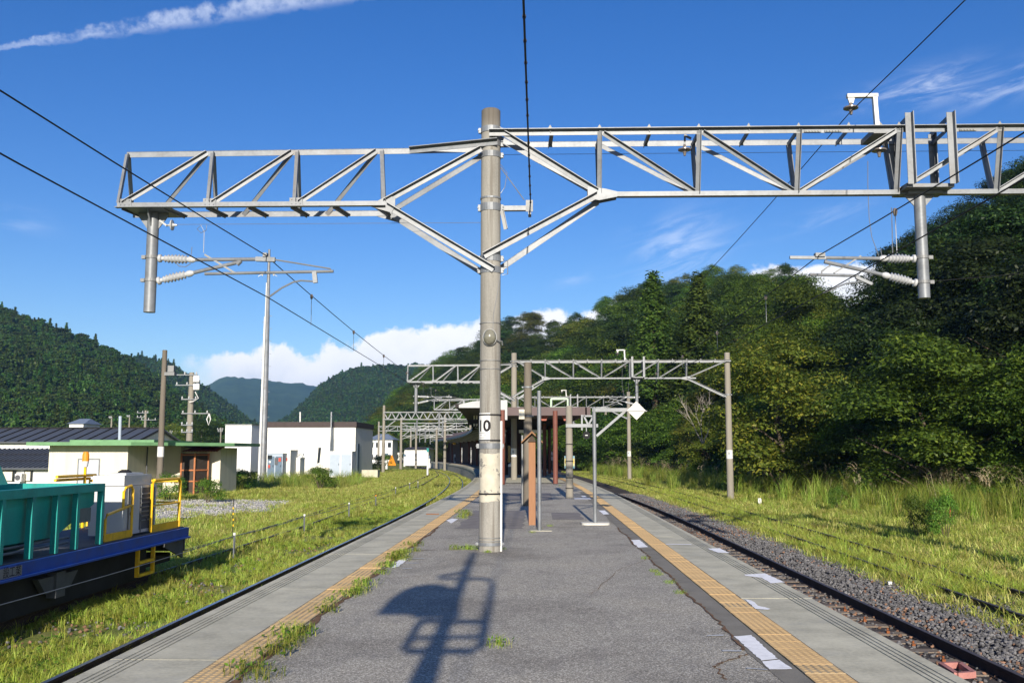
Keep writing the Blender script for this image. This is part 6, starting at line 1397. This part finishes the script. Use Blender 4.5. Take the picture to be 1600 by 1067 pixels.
g = on(363, 845, GZ); Y = g.y; t = thing('striped_rod', g, 'tall thin rod with yellow bands by the nearest rope stake', 'rod'); b = MB(); b.tube([g, at(365, 778, Y)], .012, 6); b.build('rod', black, t)
for py in (795, 804, 813, 822): a = at(364.5, py, Y); b = MB(); b.lathe(a, a + V(0, 0, .06), [(0, .02), (1, .02)], 8); b.build('yellow_band', yellow_p, t)
g = on(1187, 789, GZ); t = thing('distance_marker', g, 'small white marker stone in the short grass right of the tracks', 'marker'); b = MB(); h = at(1187, 778, g.y).z; b.box((g.x - .08, g.y - .06, GZ - .1), (g.x + .08, g.y + .06, h)); b.build('stone', white_paint, t); b = MB(); b.box((g.x - .03, g.y - .066, h - .2), (g.x + .02, g.y - .061, h - .06)); b.build('faint_print', wire_grey, t)
g = on(1390.5, 920, -1.05); t = thing('ballast_marker', g, 'little white peg sticking out of the dark ballast', 'marker'); b = MB(); b.box((g.x - .035, g.y - .03, -1.15), (g.x + .035, g.y + .03, at(1390, 908, g.y).z)); b.build('peg', white_paint, t); b = MB(); b.box((g.x - .036, g.y - .034, -.98), (g.x + .036, g.y - .031, -.955)); b.build('dark_band', grime, t)
g = on(1484, 815, GZ); b = MB(); b.tube([g, at(1484.5, 786, g.y)], .022, 6); tag(b.build('red_rod', red_p), 'thin red rod standing among the weeds at right', 'rod')
a = on(1490, 1040, -.98); t = thing('pink_bracket', a, 'faded pink open box bracket between platform edge and right rail', 'bracket'); b = MB(); q = [on(1470, 1039, -.97), on(1500, 1038, -.97), on(1521, 1053, -.97), on(1495, 1055, -.97)]
for i in range(4): b.bar(q[i], q[(i + 1) % 4], .06, .07)
b.build('frame', pink_p, t)
for px in (1320, 1351, 1387, 1427, 1474):
    pyy = 850 + (400 + (px - 1320) * 2.02) / 4; c = on(px, pyy, -1.0); b = MB(); b.box((c.x - .022, c.y - .02, -1.05), (c.x + .022, c.y + .02, -1.01)); b.ring(c + V(0, 0, .0), c + V(0, 0, .03), .015, n=6); tag(b.build('rail_fastener', mat('bright_rust', (.2, .065, .02), .8, 0, .2)), 'bright rusty clip fastening the right rail to its sleeper', 'rail clip', 'rusty rail clips of the right track')
t = thing('warning_cone', at(612, 724, 210), 'orange triangular warning marker beside the far yard track', 'marker'); c = at(612, 722, 205); b = MB(); b.lathe(V(c.x, 205, GZ), V(c.x, 205, GZ + 2.2), [(0, .9), (.15, .85), (1, .1)], 4); b.build('cone', orange_pl, t)
for px, pb, pt_, D, lab in ((604, 722, 712, 160, 'white square post with a blue foot by the yard'), (668, 740, 706, 110, 'white and green signal post between the curving tracks'), (671, 724, 716, 160, 'short white post right of the signal post'), (632, 724, 713, 190, 'white post in front of the far white house')):
    c = at(px, pb, D); h = at(px, pt_, D).z; t = thing('white_post', V(c.x, D, GZ), lab, 'post'); b = MB(); b.ring(V(c.x, D, GZ - .2), V(c.x, D, h), .11 if D < 150 else .2, n=8); b.build('post', white_paint, t, True)
    b = MB(); b.ring(V(c.x, D, h), V(c.x, D, h + .45), .14 if D < 150 else .25, n=8); b.build('cap', mat('sea_green_paint', (.05, .28, .27), .5) if 'green' in lab else blue_box, t, True)
# ============================================================ GRASS, WEEDS, BALLAST
gr = np.random.default_rng(3)
def tuft(n, h, spread, bend, wd, m, seed, name='grass_tuft'):
    q = np.random.default_rng(seed); vs = []; fs = []
    for i in range(n):
        th = q.uniform(0, 6.28); r = spread * q.uniform(0, 1); bx, by = r * np.cos(th), r * np.sin(th); L = h * q.uniform(.5, 1.15); td = q.uniform(0, 6.28); bn = bend * q.uniform(.3, 1.3) * L; ox, oy = np.cos(td), np.sin(td); w_ = wd * q.uniform(.6, 1.2); sx, sy = -oy * w_, ox * w_
        k = len(vs); z1, z2 = L * .55, L * (1 - .25 * bend)
        vs += [(bx - sx, by - sy, -.02), (bx + sx, by + sy, -.02), (bx + ox * bn * .35 - sx * .8, by + oy * bn * .35 - sy * .8, z1), (bx + ox * bn * .35 + sx * .8, by + oy * bn * .35 + sy * .8, z1), (bx + ox * bn, by + oy * bn, z2)]
        fs += [(k, k + 1, k + 3), (k, k + 3, k + 2), (k + 2, k + 3, k + 4)]
    return hidden(from_np(name, np.array(vs), np.array(fs), m))
def plume_tuft(seed):
    q = np.random.default_rng(seed); vs = []; fs = []
    for i in range(5):
        th = q.uniform(0, 6.28); td = q.uniform(-.9, .9) + .2; L = q.uniform(1.15, 1.65); rr = q.uniform(0, .45); bx, by = rr * np.cos(th), rr * np.sin(th); ox, oy = np.cos(td), np.sin(td) * .6; ln = q.uniform(.12, .35)
        k = len(vs); w_ = .0018; tx, ty = bx + ox * ln, by + oy * ln; vs += [(bx - w_, by, 0), (bx + w_, by, 0), (tx + w_, ty, L), (tx - w_, ty, L)]; fs += [(k, k + 1, k + 2), (k, k + 2, k + 3)]
        for j in range(26):
            f = q.uniform(0, 1); cx, cy, cz = tx + ox * .5 * f ** 1.4, ty + oy * .5 * f ** 1.4, L + .46 * f - .22 * f * f; k = len(vs); an = q.uniform(0, 6.28); l = .19 * (1.1 - .75 * f); dx, dy = np.cos(an) * l * .35 + ox * .09, np.sin(an) * l * .35 + oy * .05
            vs += [(cx - oy * .011, cy + ox * .011, cz), (cx + oy * .011, cy - ox * .011, cz), (cx + dx, cy + dy, cz + l * q.uniform(-.1, .5))]; fs += [(k, k + 1, k + 2)]
    return hidden(from_np('plume', np.array(vs), np.array(fs), plume_m))
T_low = [tuft(24, .10, .12, .9, .0045, grass_a, 1), tuft(22, .15, .11, .8, .005, grass_a, 2), tuft(16, .24, .10, .8, .005, grass_a, 3)]
def rosette(seed):
    q = np.random.default_rng(seed); n = 16; c = q.normal(size=(n, 3)) * np.array([.09, .09, .02]) + np.array([0, 0, .06]); vs, fs = leaf_quads(c, q.normal(size=(n, 3)) * .6 + np.array([0, 0, 1.]), .045, q); return hidden(from_np('weed_rosette', vs, fs, shrub_m))
RS = [rosette(31), rosette(32)]
T_mid = [tuft(34, .5, .18, .8, .007, grass_b, 4), tuft(32, .7, .2, .7, .008, grass_c, 5)]
T_tall = [tuft(46, 1.25, .32, .7, .010, grass_c, 6), tuft(46, 1.6, .34, .65, .011, grass_c, 7)]
T_field = [tuft(30, .12, .24, .9, .008, grass_a, 8), tuft(28, .18, .22, .9, .008, grass_b, 9), tuft(22, .28, .2, .8, .009, grass_b, 10)]
PL = [plume_tuft(20), plume_tuft(21)]
def fbm(x, y, s): return np.sin(x * 1.3 * s + 2 * np.sin(y * .7 * s)) + np.sin(y * 1.7 * s + 1.5 * np.sin(x * .9 * s + 1)) + .6 * np.sin((x + y) * 3.1 * s)
def cvn(y): return -np.maximum(0, y - 32.6) ** 2 / 1184.
def grass(name, n, gen, protos_, label, z=GZ, s=(.7, 1.3), w=None, dens=None):
    x, y = gen(n); k = np.ones(n, bool)
    if dens is not None: k = dens(x, y) > gr.uniform(0, 1, n)
    x, y = x[k], y[k]; m = len(x); zz = np.full(m, z) if not callable(z) else z(x, y)
    scatter(name, np.stack([x, y, zz], 1), protos_, gr.choice(len(protos_), m, p=w), gr.uniform(0, 6.28, m), gr.uniform(*s, m) , label, 'grass')
def band_gen(x0, x1, y0, y1, p=1.6):
    def g(n):
        y = y0 + (y1 - y0) * gr.uniform(0, 1, n) ** p; return gr.uniform(x0, x1, n) + cvn(y), y
    return g
in_rail = lambda x, y: np.clip(.4 + .45 * fbm(x, y, .9), .04, 1)
grass('trackside_grass', 26000, band_gen(-7.95, -5.55, 6.5, 50), T_low + RS, 'short grass growing between the left track and siding', w=[.40, .33, .18, .05, .04], dens=in_rail, z=GZ + .02, s=(.5, 1.05))
grass('track_grass', 5000, band_gen(-5.36, -3.36, 6.5, 60, 1.5), T_low, 'grass in the bed of the left track', z=GZ + .02, s=(.5, .9), w=[.6, .3, .1])
grass('rail_edge_grass', 2600, band_gen(-5.75, -5.5, 6.5, 70, 1.4), T_low, 'grass tufts pressed against the left rail', z=GZ + .02, s=(.8, 1.3))
grass('second_track_grass', 5200, lambda n: (lambda y: (gr.uniform(7.2, 9.4, n), y))(18.5 + 50 * gr.uniform(0, 1, n) ** 1.5), T_low, 'grass swallowing the rails of the right siding', z=GZ + .03, s=(1.0, 1.7))
grass('siding_rail_grass', 2800, lambda n: (lambda y: (np.interp(y, [14, 34, 46, 60, 90], [-9.2, -9.2, -9.6, -9.9, -10.8]) + gr.choice([0, 1.12], n) + gr.normal(0, .14, n), y))(20 + 50 * gr.uniform(0, 1, n) ** 1.2), T_low, 'grass covering the rails of the left siding', z=GZ + .04, s=(.9, 1.6))
grass('siding_grass', 9000, band_gen(-11.4, -7.9, 14, 60), T_low, 'grass around the left siding rails', s=(.8, 1.5), dens=lambda x, y: np.where((np.abs(x + 8.65) < 1.3) & (y < 20.5), .25, .9))
def yard_d(x, y): return np.where(((x + 18.2) / 6.2) ** 2 + ((y - 47.0) / 9.5) ** 2 < 1 + .15 * fbm(x, y, .6), .06, np.clip(.75 + .2 * fbm(x, y, .3), .3, 1))
grass('yard_grass', 44000, band_gen(-30, -7.6, 20, 120, 1.3), T_field, 'grass spreading over the left yard', s=(.8, 1.5), w=[.5, .33, .17], dens=yard_d)
grass('curve_grass', 14000, band_gen(-13, -3.6, 48, 150, 1.1), T_field, 'pale grass filling the inside of the curve', s=(.8, 1.4), dens=lambda x, y: np.clip(.85 + .1 * fbm(x, y, .3), .3, 1))
grass('tall_weeds', 900, band_gen(-21, -13, 72, 104, 1), T_mid + T_tall[:1], 'tall weeds in front of the pale building', s=(.7, 1.2), w=[.4, .4, .2], dens=lambda x, y: np.clip(.5 + .5 * fbm(x, y, .25), 0, 1))
grass('corner_weeds', 380, band_gen(-27, -20, 62, 92, 1), T_mid, 'weeds around the white cabin foot', s=(.9, 1.5))
right_x = lambda x, y: x - cvn(y) * .35
grass('right_short_grass', 62000, lambda n: (lambda y: (6.9 + gr.uniform(0, 1, n) ** 1.1 * (np.interp(y, [14, 24, 44, 70, 108, 150], [22, 26, 22.5, 18, 14, 8]) - 6.9) + cvn(y) * .4, y))(14 + 120 * gr.uniform(0, 1, n) ** 1.6), T_field + RS, 'short sunlit grass right of the tracks', s=(.75, 1.5), w=[.43, .34, .17, .03, .03],
      dens=lambda x, y: np.where(x < 8.9, np.where(y > 17, .75, .3), np.clip(.7 + .35 * fbm(x, y, .45), .15, 1)))
def tl_x(y): return np.interp(y, [t[1] for t in TL], [t[0] for t in TL])
def tallgen(n):
    y = 20 + 110 * gr.uniform(0, 1, n) ** 1.25; x = tl_x(y) - .2 - np.abs(gr.normal(0, 1, n)) * np.interp(y, [20, 40, 60, 100, 130], [6.5, 4.6, 3.2, 2.6, 2.2]); return x, y
grass('tall_grass', 3600, tallgen, T_tall + T_mid, 'tall grass belt along the wood edge', s=(.7, 1.25), w=[.28, .27, .25, .2], dens=lambda x, y: np.where(x < 9.0 + cvn(y) * .4, 0, np.clip(.75 + .35 * fbm(x, y, .22), .15, 1)))
def plgen(n):
    y = 26 + 100 * gr.uniform(0, 1, n) ** 1.1; x = tl_x(y) - 1.3 - np.abs(gr.normal(0, 1, n)) * np.interp(y, [20, 60, 130], [3.0, 1.8, 1.2]); return x, y
grass('pampas_plumes', 620, plgen, PL, 'feathery pampas plumes above the tall grass', s=(.9, 1.3), dens=lambda x, y: np.where(x < 10 + cvn(y) * .4, 0, np.clip(.5 + .5 * fbm(x, y, .3), 0, 1)))
grass('mid_clumps', 420, lambda n: (lambda y: (9.2 + gr.uniform(0, 1, n) ** .6 * (tl_x(y) - 9.2), y))(18 + 60 * gr.uniform(0, 1, n)), T_mid, 'scattered knee-high clumps in the right field', s=(.6, 1.1))
# weeds on the platform
def weed_proto(seed):
    t = thing('weed_clump', (0, 0, 0), 'weed', 'weed'); o = tuft(60, .15, .19, 1.1, .0035, grass_a, seed, 'blades'); sc.collection.objects.link(o); o.parent = t
    q = np.random.default_rng(seed); c = q.normal(size=(14, 3)) * np.array([.10, .10, .02]) + np.array([0, 0, .05]); vs, fs = leaf_quads(c, q.normal(size=(14, 3)) + np.array([0, 0, 1.5]), .028, q); from_np('leaves', vs, fs, shrub_m, t); return t
wp = [weed_proto(70), weed_proto(71), weed_proto(72)]; wu = set(); wr = random.Random(5)
def weed(x, y, s, label, group=None, sy=1):
    pr = wr.choice(wp); o = copy_tree(pr) if pr.name in wu else pr; wu.add(pr.name); o.location = (x, y, .003); o.scale = (s, s * sy, s); o.rotation_euler = (0, 0, wr.uniform(-.3, .3)); o['label'] = label
    if group: o['group'] = group
    elif 'group' in o: del o['group']
g1 = 'weeds along the worn left tactile strip'
for k in range(30):
    y = wr.choice([wr.uniform(7.0, 8.7), wr.uniform(9.6, 11.6), wr.uniform(11.8, 17.2), wr.uniform(11.8, 16)]); weed(-2.1 + wr.gauss(-.02, .07), y, wr.uniform(.55, 1.1), 'grassy weed clump rooted along the worn left tactile strip', g1, 1.3)
for k in range(5): weed(-2.05 + wr.uniform(-.05, .25), 24.8 + wr.uniform(-1, 1.2), wr.uniform(.8, 1.2), 'weed clump by the left tactile strip halfway to the shelter', 'weeds halfway along the left strip')
q = on(465, 993); weed(q.x, q.y, 1.1, 'broad leafy weed sprawling onto the asphalt at left'); q = on(780, 1008); weed(q.x, q.y, .75, 'small lone grass tuft on open asphalt right of the shadow')
for px in (712, 728, 742): q = on(px, 858); weed(q.x, q.y, .8, 'weed in the crack left of the numbered pole foot', 'weeds in the crack by the pole')
for px, py in ((785, 858), (1024, 893), (1008, 873), (1030, 898), (1048, 911), (1064, 927), (832, 832), (843, 826), (860, 822), (875, 759), (762, 863)): q = on(px, py); weed(q.x, q.y, .42, 'tiny weed sprouting from a crack in the platform', 'tiny weeds in platform cracks')
# bushes
for px, pb, s, lab in ((325, 786, .7, 'green bush at the porch foot of the shed'), (352, 768, .9, 'dark bush between shed and white cabin'), (378, 766, .8, 'bush below the white cabin'), (500, 765, .9, 'low bright green bush on the grass before the pale building'), (597, 737, 1.3, 'tall weedy bush right of the pale building'), (262, 782, .8, 'small bush against the shed wall by the grey pole')):
    g = on(px, pb, GZ); put_bush(g.x, g.y, GZ, s, lab, None, None, 0)
for px, pb, s, lab in ((1433, 838, .38, 'isolated dark green weed bush in the right field'), (1478, 845, .42, 'narrow weed near the thin red rod'), (1530, 800, .7, 'broad grassy bush at the right frame side'), (1310, 800, .35, 'little weed in the sunlit grass left of centre right'), (1150, 772, .7, 'weedy clump at the foot of the right concrete pole')):
    g = on(px, pb, GZ); put_bush(g.x, g.y, GZ - .05, s, lab, None, 1.9 if px < 1500 else 1, 0)
# ballast stones
import bmesh
def stone(seed, m):
    q = random.Random(seed); bm = bmesh.new(); bmesh.ops.create_icosphere(bm, subdivisions=1, radius=1)
    for v in bm.verts: v.co = Vector((v.co.x * q.uniform(.6, 1.2), v.co.y * q.uniform(.55, 1.0), v.co.z * q.uniform(.45, .85)))
    me = bpy.data.meshes.new('stone'); bm.to_mesh(me); bm.free(); me.materials.append(m); return bpy.data.objects.new('stone', me)
light_stone = mat('yard_stone', (.36, .35, .33), .9, 0, .25, 9, 60, .3, objvar=.3)
ST2 = [stone(i + 20, light_stone) for i in range(3)] * 2
ST = [stone(i, stone_m) for i in range(4)] + [stone(9, stone_r), stone(10, stone_r)]
def stones(name, n, x0, x1, y0, y1, z, label, p, pw=1.7, red=.12, hump=None, kinds=None):
    y = y0 + (y1 - y0) * gr.uniform(0, 1, n) ** pw; x = gr.uniform(x0, x1, n) + cvn(y); zz = z + gr.uniform(-.02, .03, n) + (hump(x - cvn(y)) if hump else 0)
    rmask = gr.uniform(0, 1, n) < red + .18 * np.clip(fbm(x, y, .5), 0, 1); idx = np.where(rmask, gr.integers(4, 6, n), gr.integers(0, 4, n))
    scatter(name, np.stack([x, y, zz], 1), kinds or ST, idx, gr.uniform(0, 6.28, n), gr.uniform(p[0], p[1], n), label, 'ballast', (gr.uniform(-.6, .6, n), gr.uniform(-.6, .6, n)))
stones('track_ballast', 50000, 5.5, 8.75, 7.5, 62, GZ + .075, 'dark crushed stone between the right tracks', (.02, .042), 1.75, .03, lambda x: .05 * np.exp(-((x - 6.4) / .7) ** 2))
stones('near_track_ballast', 9000, 3.05, 5.45, 7.5, 60, GZ + .06, 'dark crushed stone in the bed of the right track', (.02, .042), 1.6, .22)
stones('left_bed_stones', 2600, -7.9, -3.4, 6.5, 30, GZ + .03, 'scattered stones showing through the left grass', (.02, .045), 1.4, .4)
stones('yard_gravel', 7000, -23.8, -12.8, 40, 55.5, GZ + .035, 'loose grey gravel of the left yard', (.02, .05), 1, .02, None, ST2)
# ------------------------------------------------------------ haze
hz = MB(); hz.box((-4300, -320, GZ - 1.2), (4300, 5700, 330)); ho = hz.build('haze', None if False else stone_m)
hm = bpy.data.materials.new('haze_air'); hm.use_nodes = True; nt = NT(hm.node_tree)
nt.n.remove(nt.n['Principled BSDF']); pv = nt.new('ShaderNodeVolumePrincipled'); pv.inputs['Color'].default_value = (.25, .5, 1, 1); pv.inputs['Density'].default_value = HAZE
pv.inputs['Anisotropy'].default_value = 0.0
nt.l.new(pv.outputs[0], nt.n['Material Output'].inputs['Volume']); ho.data.materials.clear(); ho.data.materials.append(hm); tag(ho, 'thin blue air haze', None, None, 'stuff')
